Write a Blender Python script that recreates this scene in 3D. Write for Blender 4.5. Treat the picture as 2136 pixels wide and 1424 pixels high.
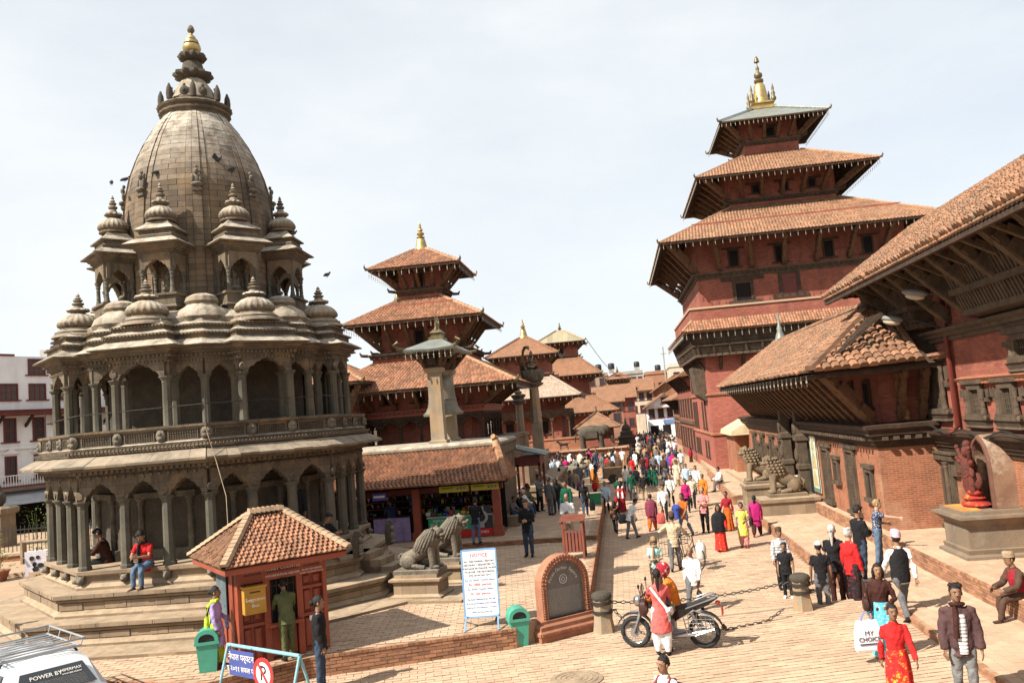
import bpy, math, random
import numpy as np
from mathutils import Vector, Matrix
random.seed(7)
rng = np.random.default_rng(7)
for o in list(bpy.data.objects): bpy.data.objects.remove(o)
SC = bpy.context.scene
COL = SC.collection
R = math.radians
PI = math.pi
# ------------------------------------------------------------ camera, sky, sun, exposure
EYE = 4.6
PITCH, YAW, ROLL = R(5.0918), R(6.8094), .083
fw = np.array([-math.sin(YAW)*math.cos(PITCH), math.cos(YAW)*math.cos(PITCH), math.sin(PITCH)])
rt = np.array([math.cos(YAW), math.sin(YAW), 0.])
up = np.cross(rt, fw)
cx_ = rt*math.cos(ROLL) - up*math.sin(ROLL)
cy_ = rt*math.sin(ROLL) + up*math.cos(ROLL)
cam = bpy.data.cameras.new('camera')
cam.sensor_width = 36.0; cam.lens = 36*1750/2136; cam.clip_start = .1; cam.clip_end = 3000
co = bpy.data.objects.new('camera', cam); COL.objects.link(co)
co.matrix_world = Matrix(((cx_[0], cy_[0], -fw[0], 0), (cx_[1], cy_[1], -fw[1], 0), (cx_[2], cy_[2], -fw[2], EYE), (0, 0, 0, 1)))
SC.camera = co
SUN_AZ, SUN_EL = 219, 44          # direction towards the sun: degrees counter-clockwise from +X, and elevation
w = bpy.data.worlds.new('World'); SC.world = w; w.use_nodes = True
wn = w.node_tree.nodes; wl = w.node_tree.links
bg = wn['Background']; bg.inputs[1].default_value = .082
sky = wn.new('ShaderNodeTexSky'); sky.sky_type = 'NISHITA'; sky.sun_disc = False
sky.sun_elevation = R(SUN_EL); sky.sun_rotation = R(90-SUN_AZ)
sky.air_density = 1.0; sky.dust_density = 3.0; sky.ozone_density = 1.0; sky.altitude = 1300
tc = wn.new('ShaderNodeTexCoord')
mp = wn.new('ShaderNodeMapping'); mp.inputs['Scale'].default_value = (1, 1, 2.6); mp.inputs['Location'].default_value = (.3, .1, .2)
nz = wn.new('ShaderNodeTexNoise'); nz.inputs['Scale'].default_value = 1.7; nz.inputs['Detail'].default_value = 7; nz.inputs['Roughness'].default_value = .55
cr = wn.new('ShaderNodeValToRGB'); cr.color_ramp.elements[0].position = .32; cr.color_ramp.elements[0].color = (.7, .7, .7, 1)
cr.color_ramp.elements[1].position = .66; cr.color_ramp.elements[1].color = (.99, .99, .99, 1)
mx = wn.new('ShaderNodeMix'); mx.data_type = 'RGBA'; mx.inputs[7].default_value = (5.95, 6.2, 6.3, 1)
wl.new(tc.outputs['Generated'], mp.inputs[0]); wl.new(mp.outputs[0], nz.inputs['Vector']); wl.new(nz.outputs['Fac'], cr.inputs[0])
wl.new(cr.outputs[0], mx.inputs[0]); wl.new(sky.outputs[0], mx.inputs[6]); wl.new(mx.outputs[2], bg.inputs[0])
sl = bpy.data.lights.new('sun', 'SUN'); sl.energy = 5.0; sl.angle = R(.6); sl.color = (1, .93, .82)
so = bpy.data.objects.new('sun', sl); COL.objects.link(so)
sd = Vector((math.cos(R(SUN_AZ))*math.cos(R(SUN_EL)), math.sin(R(SUN_AZ))*math.cos(R(SUN_EL)), math.sin(R(SUN_EL))))
so.rotation_euler = sd.to_track_quat('Z', 'Y').to_euler(); so.location = sd*200
SC.view_settings.view_transform = 'Standard'; SC.view_settings.look = 'None'; SC.view_settings.gamma = 1
SC.view_settings.use_curve_mapping = False; SC.view_settings.exposure = 1.0

# ------------------------------------------------------------ objects
def tag(o, label=None, cat=None, group=None, kind=None):
    if label: o['label'] = label
    if cat: o['category'] = cat
    if group: o['group'] = group
    if kind: o['kind'] = kind
    return o
def thing(name, label, cat, loc=(0, 0, 0), rz=0, group=None):
    o = bpy.data.objects.new(name, None); COL.objects.link(o)
    o.location = loc; o.rotation_euler = (0, 0, rz); o.empty_display_size = .2
    return tag(o, label, cat, group)
def copy_tree(o, parent=None):
    c = o.copy(); COL.objects.link(c); c.parent = parent
    for ch in list(o.children): copy_tree(ch, c)
    return c
def wm(o):
    m = np.eye(4)
    while o is not None:
        m = np.array(o.matrix_basis) @ m; o = o.parent
    return m
class MB:
    def __init__(s): s.v = []; s.f = []; s.m = []; s.n = 0
    def add(s, v, f, mi=0):
        v = np.asarray(v, float).reshape(-1, 3)
        n = s.n; s.v.append(v); s.n += len(v)
        s.f += [tuple(i+n for i in q) for q in f]; s.m += [mi]*len(f)
        return s
    def box(s, x0, x1, y0, y1, z0, z1, mi=0):
        return s.add([(x0, y0, z0), (x1, y0, z0), (x1, y1, z0), (x0, y1, z0), (x0, y0, z1), (x1, y0, z1), (x1, y1, z1), (x0, y1, z1)], BOXF, mi)
    def beam(s, p, q, w, h, upv=(0, 0, 1), mi=0, w2=None, h2=None):
        p = np.array(p, float); q = np.array(q, float); d = q-p; d /= np.linalg.norm(d)
        a = np.cross(d, upv); na = np.linalg.norm(a)
        a = a/na if na > 1e-6 else np.array([1., 0, 0]); b = np.cross(a, d)
        w2 = w if w2 is None else w2; h2 = h if h2 is None else h2
        c = []
        for o, ww, hh in ((p, w, h), (q, w2, h2)):
            c += [o-a*ww/2-b*hh/2, o+a*ww/2-b*hh/2, o+a*ww/2+b*hh/2, o-a*ww/2+b*hh/2]
        return s.add(c, [(0, 1, 5, 4), (1, 2, 6, 5), (2, 3, 7, 6), (3, 0, 4, 7), (3, 2, 1, 0), (4, 5, 6, 7)], mi)
    def loft(s, rings, cap=True, mi=0, closed=True):
        n = len(rings[0]); v = np.concatenate([np.asarray(r, float) for r in rings]); f = []
        for k in range(len(rings)-1):
            for i in range(n if closed else n-1):
                j = (i+1) % n; f.append((k*n+i, k*n+j, (k+1)*n+j, (k+1)*n+i))
        if cap: f.append(tuple(range(n-1, -1, -1))); f.append(tuple((len(rings)-1)*n+i for i in range(n)))
        return s.add(v, f, mi)
    def lathe(s, prof, n=16, c=(0, 0), a0=0, mod=None, cap=True, mi=0):
        a = a0+np.arange(n)*2*PI/n; rings = []
        for r, z in prof:
            rr = r*(mod(a, z) if mod else 1.0)
            rings.append(np.stack([c[0]+rr*np.cos(a), c[1]+rr*np.sin(a), np.full(n, z)], 1))
        return s.loft(rings, cap, mi)
    def prism(s, poly, z0, z1, mi=0):
        return s.loft([[(x, y, z0) for x, y in poly], [(x, y, z1) for x, y in poly]], True, mi)
    def mould(s, poly, prof, cap=True, mi=0):
        return s.loft([[(x, y, z) for x, y in offset(poly, d)] for d, z in prof], cap, mi)
    def tube(s, pts, rad, n=8, mi=0, cap=True):
        pts = np.asarray(pts, float); m = len(pts)
        rad = np.full(m, rad) if np.isscalar(rad) else np.asarray(rad, float)
        rings = []; ref = np.array([0, 0, 1.])
        for k in range(m):
            d = pts[min(k+1, m-1)]-pts[max(k-1, 0)]; d /= np.linalg.norm(d)+1e-9
            rf = ref if abs(d @ ref) < .95 else np.array([0, 1., 0])
            a = np.cross(rf, d); a /= np.linalg.norm(a); b = np.cross(d, a)
            t = np.arange(n)*2*PI/n
            rings.append(pts[k]+rad[k]*(np.outer(np.cos(t), a)+np.outer(np.sin(t), b)))
        return s.loft(rings, cap, mi)
    def ball(s, c, r, n=10, m=6, mi=0):
        r = np.array([r]*3 if np.isscalar(r) else r, float)
        rings = []; t = np.arange(n)*2*PI/n
        for k in range(m+1):
            p = -PI/2+PI*(k/m*.96+.02)
            rings.append(np.stack([c[0]+r[0]*math.cos(p)*np.cos(t), c[1]+r[1]*math.cos(p)*np.sin(t), np.full(n, c[2]+r[2]*math.sin(p))], 1))
        return s.loft(rings, True, mi)
    def plate(s, outline, o, u, v, th, mi=0):
        """flat outline (a, b) laid out along u, v from o, thickness th along u x v"""
        o, u, v = (np.array(t, float) for t in (o, u, v)); nn = np.cross(u, v); nn /= np.linalg.norm(nn)
        fr = [o+u*a+v*b+nn*th/2 for a, b in outline]; bk = [p-nn*th for p in fr]
        return s.loft([bk, fr], True, mi)
    def xf(s, M):
        M = np.asarray(M, float); s.v = [v @ M[:3, :3].T+M[:3, 3] for v in s.v]; return s
    def join(s, o, M=None):
        for v in [np.concatenate(o.v)] if o.v else []:
            if M is not None: v = v @ np.asarray(M)[:3, :3].T+np.asarray(M)[:3, 3]
            n = s.n; s.v.append(v); s.n += len(v); s.f += [tuple(i+n for i in q) for q in o.f]; s.m += o.m
        return s
    def mesh(s, name, mats, smooth=None):
        me = bpy.data.meshes.new(name)
        me.from_pydata(np.concatenate(s.v).tolist(), [], s.f)
        for m in (mats if isinstance(mats, (list, tuple)) else [mats]): me.materials.append(m)
        if any(s.m): me.polygons.foreach_set('material_index', s.m)
        if smooth is not None:
            me.polygons.foreach_set('use_smooth', [True]*len(me.polygons))
            me.set_sharp_from_angle(angle=R(smooth))
        me.update(); return me
    def build(s, name, mats, parent=None, smooth=None, kind=None, label=None):
        o = bpy.data.objects.new(name, s.mesh(name, mats, smooth)); COL.objects.link(o); o.parent = parent
        if kind: o['kind'] = kind
        if label: o['label'] = label
        return o
BOXF = [(3, 2, 1, 0), (4, 5, 6, 7), (0, 1, 5, 4), (1, 2, 6, 5), (2, 3, 7, 6), (3, 0, 4, 7)]
def offset(poly, d):
    if abs(d) < 1e-9: return poly
    n = len(poly); out = []
    for i in range(n):
        p0, p1, p2 = (np.array(poly[k % n], float) for k in (i-1, i, i+1))
        e1 = p1-p0; e2 = p2-p1; e1 /= np.linalg.norm(e1); e2 /= np.linalg.norm(e2)
        n1 = np.array([e1[1], -e1[0]]); n2 = np.array([e2[1], -e2[0]])
        b = n1+n2; b /= max(1e-6, 1+n1 @ n2)
        out.append(tuple(p1+b*d))
    return out
def rect(x0, x1, y0, y1): return [(x0, y0), (x1, y0), (x1, y1), (x0, y1)]
def sq(c, h): return rect(c[0]-h, c[0]+h, c[1]-h, c[1]+h)
def ngon(Rr, n=8, a0=0, c=(0, 0)): return [(c[0]+Rr*math.cos(a0+k*2*PI/n), c[1]+Rr*math.sin(a0+k*2*PI/n)) for k in range(n)]
def TR(p, rz=0, s=(1, 1, 1)):
    c, t = math.cos(rz), math.sin(rz)
    return np.array([[c*s[0], -t*s[1], 0, p[0]], [t*s[0], c*s[1], 0, p[1]], [0, 0, s[2], p[2]], [0, 0, 0, 1.]])
def FR(o, x, y, z):
    """frame matrix from origin and axes"""
    m = np.eye(4); m[:3, 0] = x; m[:3, 1] = y; m[:3, 2] = z; m[:3, 3] = o; return m
def unit(v): v = np.asarray(v, float); return v/np.linalg.norm(v)
def shown(P, N=None):
    """rank points: near, in the frame and facing the camera first"""
    d = P-np.array([0, 0, EYE]); dep = d @ fw
    u = d @ cx_/np.maximum(dep, .1)*1750; v = d @ cy_/np.maximum(dep, .1)*1750
    s = np.linalg.norm(d, axis=1)+1e4*((dep < .5) | (abs(u) > 1090) | (abs(v) > 735))
    if N is not None: s = s+5e3*((N*d).sum(1) > 0)
    return s
def pieces(name, tmpl, mats, material, parent, limit=300, facing=True, smooth=None):
    """countable pieces: the ones that show largest are objects sharing one mesh, the rest one joined part"""
    if not len(mats): return
    mats = np.asarray(mats); W = wm(parent) if parent is not None else np.eye(4)
    P = mats[:, :3, 3] @ W[:3, :3].T+W[:3, 3]; N = mats[:, :3, 2] @ W[:3, :3].T
    order = np.argsort(shown(P, N if facing else None), kind='stable')
    me = tmpl.mesh(name, material, smooth)
    for i in order[:limit]:
        o = bpy.data.objects.new(name, me); COL.objects.link(o); o.parent = parent; o.matrix_basis = Matrix(mats[i].tolist())
    rest = order[limit:]
    if len(rest):
        v = np.concatenate(tmpl.v); n = len(v); A = mats[rest]
        V = np.einsum('kij,nj->kni', A[:, :3, :3], v)+A[:, None, :3, 3]
        b = MB(); b.v = [V.reshape(-1, 3)]; F = tmpl.f
        b.f = [tuple(i+k*n for i in q) for k in range(len(rest)) for q in F]; b.m = [0]
        b.build(name, material, parent, smooth, 'stuff')
# ------------------------------------------------------------ materials
def wallgroup():
    g = bpy.data.node_groups.new('wall_coords', 'ShaderNodeTree')
    g.interface.new_socket('Vector', in_out='OUTPUT', socket_type='NodeSocketVector')
    N = g.nodes; L = g.links
    def mth(op, a, b=None):
        n = N.new('ShaderNodeMath'); n.operation = op
        for i, x in enumerate((a, b)):
            if x is None: continue
            if isinstance(x, (int, float)): n.inputs[i].default_value = x
            else: L.new(x, n.inputs[i])
        return n.outputs[0]
    ge = N.new('ShaderNodeNewGeometry'); sp = N.new('ShaderNodeSeparateXYZ'); sn = N.new('ShaderNodeSeparateXYZ')
    L.new(ge.outputs['Position'], sp.inputs[0]); L.new(ge.outputs['True Normal'], sn.inputs[0])
    x, y, z = sp.outputs; nx, ny, nz_ = sn.outputs
    h = mth('SQRT', mth('ADD', mth('MULTIPLY', nx, nx), mth('MULTIPLY', ny, ny)))
    hh = mth('MAXIMUM', h, .05)
    u = mth('DIVIDE', mth('SUBTRACT', mth('MULTIPLY', y, nx), mth('MULTIPLY', x, ny)), hh)
    v = mth('DIVIDE', z, mth('MAXIMUM', h, .3))
    fl = mth('GREATER_THAN', mth('ABSOLUTE', nz_), .96)
    def mixf(a, b):
        return mth('ADD', mth('MULTIPLY', a, mth('SUBTRACT', 1.0, fl)), mth('MULTIPLY', b, fl))
    cb = N.new('ShaderNodeCombineXYZ'); L.new(mixf(u, x), cb.inputs[0]); L.new(mixf(v, y), cb.inputs[1])
    go = N.new('NodeGroupOutput'); L.new(cb.outputs[0], go.inputs[0])
    return g
WALLG = wallgroup()
MATS = {}
def mat(name, col, col2=None, scale=2.5, rough=.85, bump=.25, bscale=30, island=0, brick=None, dust=None, metal=0, spots=None, spec=.3, bdist=.02, streak=None, coat=0, dlo=.05):
    """base colour mottled by noise; island = spread between separate pieces; brick = (length, height, mortar, size); dust = (colour, amount) lying on upward faces"""
    if name in MATS: return MATS[name]
    m = bpy.data.materials.new(name); m.use_nodes = True; MATS[name] = m
    N = m.node_tree.nodes; L = m.node_tree.links; b = N['Principled BSDF']
    b.inputs['Roughness'].default_value = rough; b.inputs['Metallic'].default_value = metal
    b.inputs['Specular IOR Level'].default_value = spec; b.inputs['Coat Weight'].default_value = coat
    c4 = lambda c: (c[0], c[1], c[2], 1)
    ge = N.new('ShaderNodeNewGeometry')
    def noise(s, det=5, rg=.6, vec=None):
        n = N.new('ShaderNodeTexNoise'); n.inputs['Scale'].default_value = s; n.inputs['Detail'].default_value = det; n.inputs['Roughness'].default_value = rg
        L.new(vec or ge.outputs['Position'], n.inputs['Vector']); return n.outputs['Fac']
    def ramp(x, a, bb):
        r = N.new('ShaderNodeMapRange'); r.inputs[1].default_value = a; r.inputs[2].default_value = bb; L.new(x, r.inputs[0]); return r.outputs[0]
    def mix(f, a, bb, mode='MIX'):
        n = N.new('ShaderNodeMix'); n.data_type = 'RGBA'; n.blend_type = mode
        for i, x in ((0, f), (6, a), (7, bb)):
            if isinstance(x, (int, float)): n.inputs[i].default_value = x
            elif isinstance(x, tuple): n.inputs[i].default_value = c4(x)
            else: L.new(x, n.inputs[i])
        return n.outputs[2]
    def scl(x, k):
        n = N.new('ShaderNodeMath'); n.operation = 'MULTIPLY'; L.new(x, n.inputs[0]); n.inputs[1].default_value = k; return n.outputs[0]
    col2 = col2 or tuple(c*.72 for c in col)
    c = mix(ramp(noise(scale), .35, .68), col, col2)
    height = noise(bscale, 4)
    if brick:
        wc = N.new('ShaderNodeGroup'); wc.node_tree = WALLG
        bt = N.new('ShaderNodeTexBrick'); L.new(wc.outputs[0], bt.inputs['Vector'])
        bt.inputs['Scale'].default_value = 1; bt.inputs['Brick Width'].default_value = brick[0]; bt.inputs['Row Height'].default_value = brick[1]
        bt.inputs['Mortar Size'].default_value = brick[3]; bt.inputs['Mortar Smooth'].default_value = .2
        bt.inputs['Color1'].default_value = (1.18, 1.18, 1.18, 1); bt.inputs['Color2'].default_value = (.78, .78, .78, 1); bt.inputs['Mortar'].default_value = (1, 1, 1, 1)
        c = mix(1.0, c, bt.outputs['Color'], 'MULTIPLY')
        c = mix(scl(bt.outputs['Fac'], .8), c, brick[2])
    if island:
        oi = N.new('ShaderNodeObjectInfo'); ad = N.new('ShaderNodeMath'); ad.operation = 'ADD'
        L.new(ge.outputs['Random Per Island'], ad.inputs[0]); L.new(oi.outputs['Random'], ad.inputs[1])
        fr = N.new('ShaderNodeMath'); fr.operation = 'FRACT'; L.new(ad.outputs[0], fr.inputs[0])
        mr = N.new('ShaderNodeMapRange'); mr.inputs[3].default_value = 1-island; mr.inputs[4].default_value = 1+island; L.new(fr.outputs[0], mr.inputs[0])
        cb = N.new('ShaderNodeCombineColor'); [L.new(mr.outputs[0], cb.inputs[i]) for i in range(3)]
        c = mix(1.0, c, cb.outputs[0], 'MULTIPLY')
    if streak:
        mpn = N.new('ShaderNodeMapping'); mpn.inputs['Scale'].default_value = (streak[2], streak[2], streak[2]*.12); L.new(ge.outputs['Position'], mpn.inputs[0])
        c = mix(scl(ramp(noise(1.0, 6, .65, mpn.outputs[0]), .5, .72), streak[1]), c, streak[0])
    if spots: c = mix(scl(ramp(noise(spots[2], 8, .7), .53, .66), spots[1]), c, spots[0])
    if dust:
        sx = N.new('ShaderNodeSeparateXYZ'); L.new(ge.outputs['Normal'], sx.inputs[0])
        n1 = N.new('ShaderNodeMath'); n1.operation = 'MULTIPLY'; L.new(ramp(sx.outputs[2], dlo, .7), n1.inputs[0]); L.new(ramp(noise(3.1, 8, .7), .3, .62), n1.inputs[1])
        c = mix(scl(n1.outputs[0], dust[1]), c, dust[0])
    L.new(c, b.inputs['Base Color'])
    if bump:
        bp = N.new('ShaderNodeBump'); bp.inputs['Strength'].default_value = bump; bp.inputs['Distance'].default_value = bdist
        if brick:
            mm = N.new('ShaderNodeMath'); mm.operation = 'SUBTRACT'; L.new(height, mm.inputs[0]); L.new(bt.outputs['Fac'], mm.inputs[1]); height = mm.outputs[0]
        L.new(height, bp.inputs['Height']); L.new(bp.outputs[0], b.inputs['Normal'])
    return m
def plain(name, col, rough=.6, metal=0, spec=.3, coat=0): return mat(name, col, tuple(x*.88 for x in col), 4, rough, .1, 60, metal=metal, spec=spec, coat=coat)
def cloth(name, col, pat=None):
    if name in MATS: return MATS[name]
    return mat(name, col, tuple(x*.7 for x in col), 6, .9, .9, 14, spec=.1, bdist=.03, spots=pat)
MO = (.36, .27, .2)
stone = mat('temple_stone', (.165, .127, .085), (.08, .066, .05), 1.6, .9, .5, 22, dust=((.47, .41, .33), .9), spots=((.24, .15, .075), .6, 1.1), streak=((.04, .036, .031), .85, 3.6), bdist=.03)
stonej = mat('jointed_temple_stone', (.15, .116, .078), (.066, .056, .044), 1.3, .9, .6, 20, brick=(.62, .21, (.05, .043, .033), .006), dust=((.47, .41, .33), .9), spots=((.25, .16, .08), .6, 1.3), streak=((.035, .032, .028), .85, 4), bdist=.025)
stoneblk = mat('dome_stone_block', (.15, .108, .07), (.085, .066, .048), 1.1, .9, .45, 18, island=.26, dust=((.56, .51, .43), 1.0), spots=((.25, .16, .085), .4, .7), streak=((.05, .044, .036), .7, 3.4), dlo=.16)
stonemort = mat('dome_joint', (.27, .22, .17), None, 5)
plinthst = mat('plinth_stone', (.25, .18, .115), (.17, .125, .085), 1.8, .9, .35, 18, brick=(.62, .5, (.12, .095, .065), .008), dust=((.37, .28, .19), .85), streak=((.12, .095, .07), .5, 2))
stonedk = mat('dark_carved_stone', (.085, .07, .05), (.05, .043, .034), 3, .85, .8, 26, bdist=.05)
eavest = mat('eave_stone', (.2, .15, .1), (.1, .082, .06), 1.5, .9, .5, 18, island=.22, dust=((.36, .3, .23), .6), streak=((.06, .05, .042), .6, 3))
stonegr = mat('grey_carved_stone', (.16, .135, .1), (.085, .073, .058), 3, .85, .9, 18, bdist=.05, dust=((.27, .23, .175), .5), streak=((.045, .04, .034), .7, 6))
colst = mat('column_stone', (.1, .09, .066), (.058, .054, .043), 2.2, .8, .3, 24, spots=((.15, .11, .07), .45, 1.5))
pillst = mat('pillar_stone', (.3, .235, .16), (.2, .165, .12), 1.4, .85, .35, 20, spots=((.36, .2, .08), .6, 1.2), streak=((.14, .12, .095), .5, 4))
brickred = mat('red_brick', (.28, .09, .06), (.2, .062, .043), .9, .9, .5, 60, brick=(.21, .062, (.2, .085, .055), .006), spots=((.33, .155, .1), .4, 1.3), bdist=.008, streak=((.1, .04, .03), .55, 1.4))
brickor = mat('orange_brick', (.31, .115, .06), (.21, .07, .042), .8, .9, .6, 60, brick=(.21, .06, (.36, .2, .11), .008), spots=((.38, .24, .15), .55, 1.1), bdist=.012, streak=((.13, .06, .04), .55, 1.6))
brickpink = mat('pink_brick', (.3, .092, .066), (.25, .075, .053), .7, .9, .4, 60, brick=(.22, .065, (.31, .125, .09), .005), bdist=.006)
brickwall = mat('ledge_brick', (.33, .17, .095), (.23, .115, .07), 2, .9, .5, 40, island=.3)
mortar = mat('mortar_bed', (.2, .135, .085), (.14, .1, .065), 3, .95, .4, 40)
paver = mat('paving_brick', (.47, .325, .22), (.38, .26, .175), .55, .9, .35, 40, island=.12, spots=((.31, .23, .16), .65, .45), streak=((.5, .37, .25), .5, .5))
paverbed = mat('paving_joint', (.35, .245, .16), (.28, .195, .125), 2, .95, .3, 40)
slabmat = mat('paving_slab', (.42, .3, .2), (.34, .24, .165), .7, .9, .3, 25, island=.1)
terrain = mat('terrain', (.3, .24, .17), None, .3, .95, .2)
tile = mat('clay_tile', (.3, .14, .078), (.2, .1, .06), 1.2, .85, .4, 30, island=.3, spots=((.16, .11, .075), .45, .9))
tilebr = mat('brown_clay_tile', (.265, .14, .078), (.185, .1, .06), 1.2, .85, .4, 30, island=.25, spots=((.33, .2, .12), .5, .6))
tilefar = mat('far_clay_tile', (.285, .14, .078), (.2, .105, .062), .8, .9, .7, 8, brick=(.17, .2, (.16, .08, .045), .02), bdist=.03)
tilemoss = mat('mossy_old_tile', (.26, .13, .074), (.15, .09, .056), 1.4, .9, .5, 26, island=.33, spots=((.15, .12, .085), .7, 1.0))
tilegrey = mat('bleached_tile', (.4, .31, .24), (.33, .24, .18), 1.5, .9, .4, 30, island=.12, brick=(.14, .3, (.27, .2, .15), .012))
ridge = mat('ridge_tile', (.38, .21, .12), (.27, .15, .085), 2, .9, .4, 20, island=.15)
wood = mat('dark_carved_wood', (.062, .036, .023), (.034, .021, .014), 3, .75, .8, 34, bdist=.04, streak=((.11, .075, .05), .4, 9))
woodgr = mat('weathered_grey_wood', (.1, .07, .046), (.05, .036, .025), 3, .85, .7, 30, bdist=.04, streak=((.17, .13, .09), .4, 10))
woodred = mat('red_painted_wood', (.27, .06, .03), (.2, .045, .024), 2.5, .5, .15, 20, spec=.4)
wooddkred = mat('maroon_painted_wood', (.13, .028, .02), None, 3, .5, .15)
struts = mat('painted_strut', (.13, .072, .035), (.06, .03, .02), 9, .8, .8, 30, bdist=.04, spots=((.2, .07, .03), .6, 6))
gold = mat('gilt_metal', (.5, .36, .14), (.3, .22, .1), 4, .45, .1, 20, metal=.75)
bronze = mat('old_bronze', (.2, .15, .075), (.1, .085, .05), 5, .45, .3, 25, metal=.6)
copper = mat('grey_copper_sheet', (.22, .23, .2), (.14, .155, .14), 2, .5, .15, 15, metal=.25)
white = mat('white_plaster', (.74, .74, .74), (.64, .64, .64), .8, .9, .1, 15, streak=((.45, .44, .42), .4, 1.5))
cream = mat('cream_plaster', (.52, .46, .36), (.42, .36, .28), .8, .9, .1, 15, streak=((.25, .22, .18), .4, 1.5))
grey = mat('grey_concrete', (.33, .31, .28), (.24, .225, .2), .9, .9, .2, 12)
black = plain('black_plastic', (.02, .02, .022), .5)
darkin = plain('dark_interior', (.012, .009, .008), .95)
iron = plain('dark_iron', (.05, .045, .04), .55, .5)
bellm = plain('small_brass', (.3, .27, .22), .4, .5)
glass = plain('dark_glass', (.03, .035, .04), .08, 0, .6)
winred = plain('window_maroon', (.14, .028, .024), .6)
curtain = plain('window_curtain', (.09, .07, .065), .8)
# ------------------------------------------------------------ ground, platforms, ledges
g = MB(); g.box(-400, 400, -60, 600, -1.2, -.26); g.build('terrain', terrain, None, kind='structure')
def slab(name, poly, z0, z1, m):
    b = MB(); b.prism(poly, z0, z1); return b.build(name, m, None, kind='structure')
STEP = [(-1.0, 18.35), (3.4, 19.35), (4.9, 19.6)]
PL = [(-45, 17.5), (-14, 15.6), (-9.5, 14.8), (-7.72, 14.38), (-6.24, 15.76), (-2.45, 17.12), (-1.1, 18.6), (-1.1, 27.9), (-45, 27.9)]
plaza = slab('plaza', [(-60, -20), (30, -20), (30, 19.6), (4.9, 19.6), (3.4, 19.35), (-1.0, 18.35), (-2.4, 17.4), (-60, 17.4)], -.3, -.009, paverbed)
street = slab('street', [(-1.15, 18.2), (4.95, 19.2), (5.9, 60), (7, 100), (7, 175), (-7, 175), (-8, 42.2), (-1.15, 42.2)], -.3, -.21, paverbed)
platform = slab('platform', PL, -.3, .39, paverbed)
platback = slab('shop_terrace', [(-45, 27.9), (-1.1, 27.9), (-1.1, 42.2), (-45, 42.2)], -.3, .54, paverbed)
lowledge = slab('low_ledge', [(5.25, 5), (7.2, 5), (7.2, 33.2), (4.87, 33.2), (4.87, 25), (4.95, 19.6), (5.22, 17.8)], -.3, .14, paverbed)
hiledge = slab('high_ledge', [(6.9, 4), (12, 4), (12, 33.1), (6.9, 33.1)], -.3, .54, paverbed)
farledge = slab('far_ledge', [(4.75, 39.5), (9, 39.5), (9, 100), (7.2, 100), (5.4, 56)], -.3, .2, paverbed)
entry = slab('entry_court', [(6.0, 33.1), (12, 33.1), (12, 52), (6.0, 52)], -.3, .35, paverbed)
TB = MB(); TB.box(-.5, .5, -.5, .5, -.5, .5)
def inside(poly, P):
    x, y = P[:, 0], P[:, 1]; c = np.zeros(len(P), bool); n = len(poly)
    for i in range(n):
        (x1, y1), (x2, y2) = poly[i], poly[(i+1) % n]
        if y1 == y2: continue
        c ^= ((y1 > y) != (y2 > y)) & (x < (x2-x1)*(y-y1)/(y2-y1)+x1)
    return c
PT = MB(); PT.loft([[(-.5, -.5, -.5), (.5, -.5, -.5), (.5, .5, -.5), (-.5, .5, -.5)], [(-.485, -.47, .5), (.485, -.47, .5), (.485, .47, .5), (-.485, .47, .5)]]); PT.f.pop(0); PT.f = [f for f in PT.f]; PT.m = [0]*len(PT.f)
def pave(parent, poly, z, bl, bw, rot, ybox, name='brick', m=None, limit=300, gap=.007, th=.05, jit=.004):
    x0, x1, y0, y1 = ybox; L = math.hypot(x1-x0, y1-y0); c = ((x0+x1)/2, (y0+y1)/2)
    nu = int(L/bl)+2; nv = int(L/bw)+2
    j, i = np.meshgrid(np.arange(-nv//2, nv//2), np.arange(-nu//2, nu//2))
    U = (i+.5*(j % 2))*bl; V = j*bw; U = U.ravel(); V = V.ravel(); cs, sn = math.cos(rot), math.sin(rot)
    P = np.stack([c[0]+U*cs-V*sn, c[1]+U*sn+V*cs], 1)
    k = (P[:, 0] > x0) & (P[:, 0] < x1) & (P[:, 1] > y0) & (P[:, 1] < y1)
    for du, dv in ((1, 1), (1, -1), (-1, 1), (-1, -1)):
        Q = P+np.array([du*bl/2*cs-dv*bw/2*sn, du*bl/2*sn+dv*bw/2*cs]); k &= inside(poly, Q)
    P = P[k]; P3 = np.column_stack([P, np.full(len(P), z)])
    s = shown(P3); P3 = P3[s < 9000]
    A = np.zeros((len(P3), 4, 4)); n = len(P3); t = rng.normal(0, .008, n); lx = (bl-gap); ly = (bw-gap)
    A[:, 0, 0] = np.cos(rot+t)*lx; A[:, 1, 0] = np.sin(rot+t)*lx; A[:, 0, 1] = -np.sin(rot+t)*ly; A[:, 1, 1] = np.cos(rot+t)*ly
    A[:, 2, 0] = rng.normal(0, jit*.6, n); A[:, 2, 1] = rng.normal(0, jit*.4, n); A[:, 2, 2] = th; A[:, 3, 3] = 1
    A[:, :3, 3] = P3; A[:, 2, 3] = z-th/2+rng.normal(0, jit*.35, n)
    pieces(name, PT, A, m or paver, parent, limit, facing=False)
pave(plaza, [(-60, -20), (30, -20), (30, 19.6), (4.9, 19.6), (3.4, 19.35), (-1.0, 18.35), (-2.4, 17.4), (-60, 17.4)], 0, .3, .15, R(14), (-12, 7, 9.5, 19.8))
pave(street, [(-1.15, 18.2), (4.95, 19.2), (5.9, 60), (-1.15, 60)], -.2, .32, .17, 0, (-1.2, 6, 18, 60))
pave(street, [(-1.15, 43), (5.9, 60), (6.5, 75), (-7.5, 75), (-7.5, 43)], -.2, .5, .3, 0, (-8, 7, 60, 76), limit=0)
pave(platform, PL, .4, .3, .16, R(8), (-16, -1.2, 9.5, 27.9))
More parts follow.
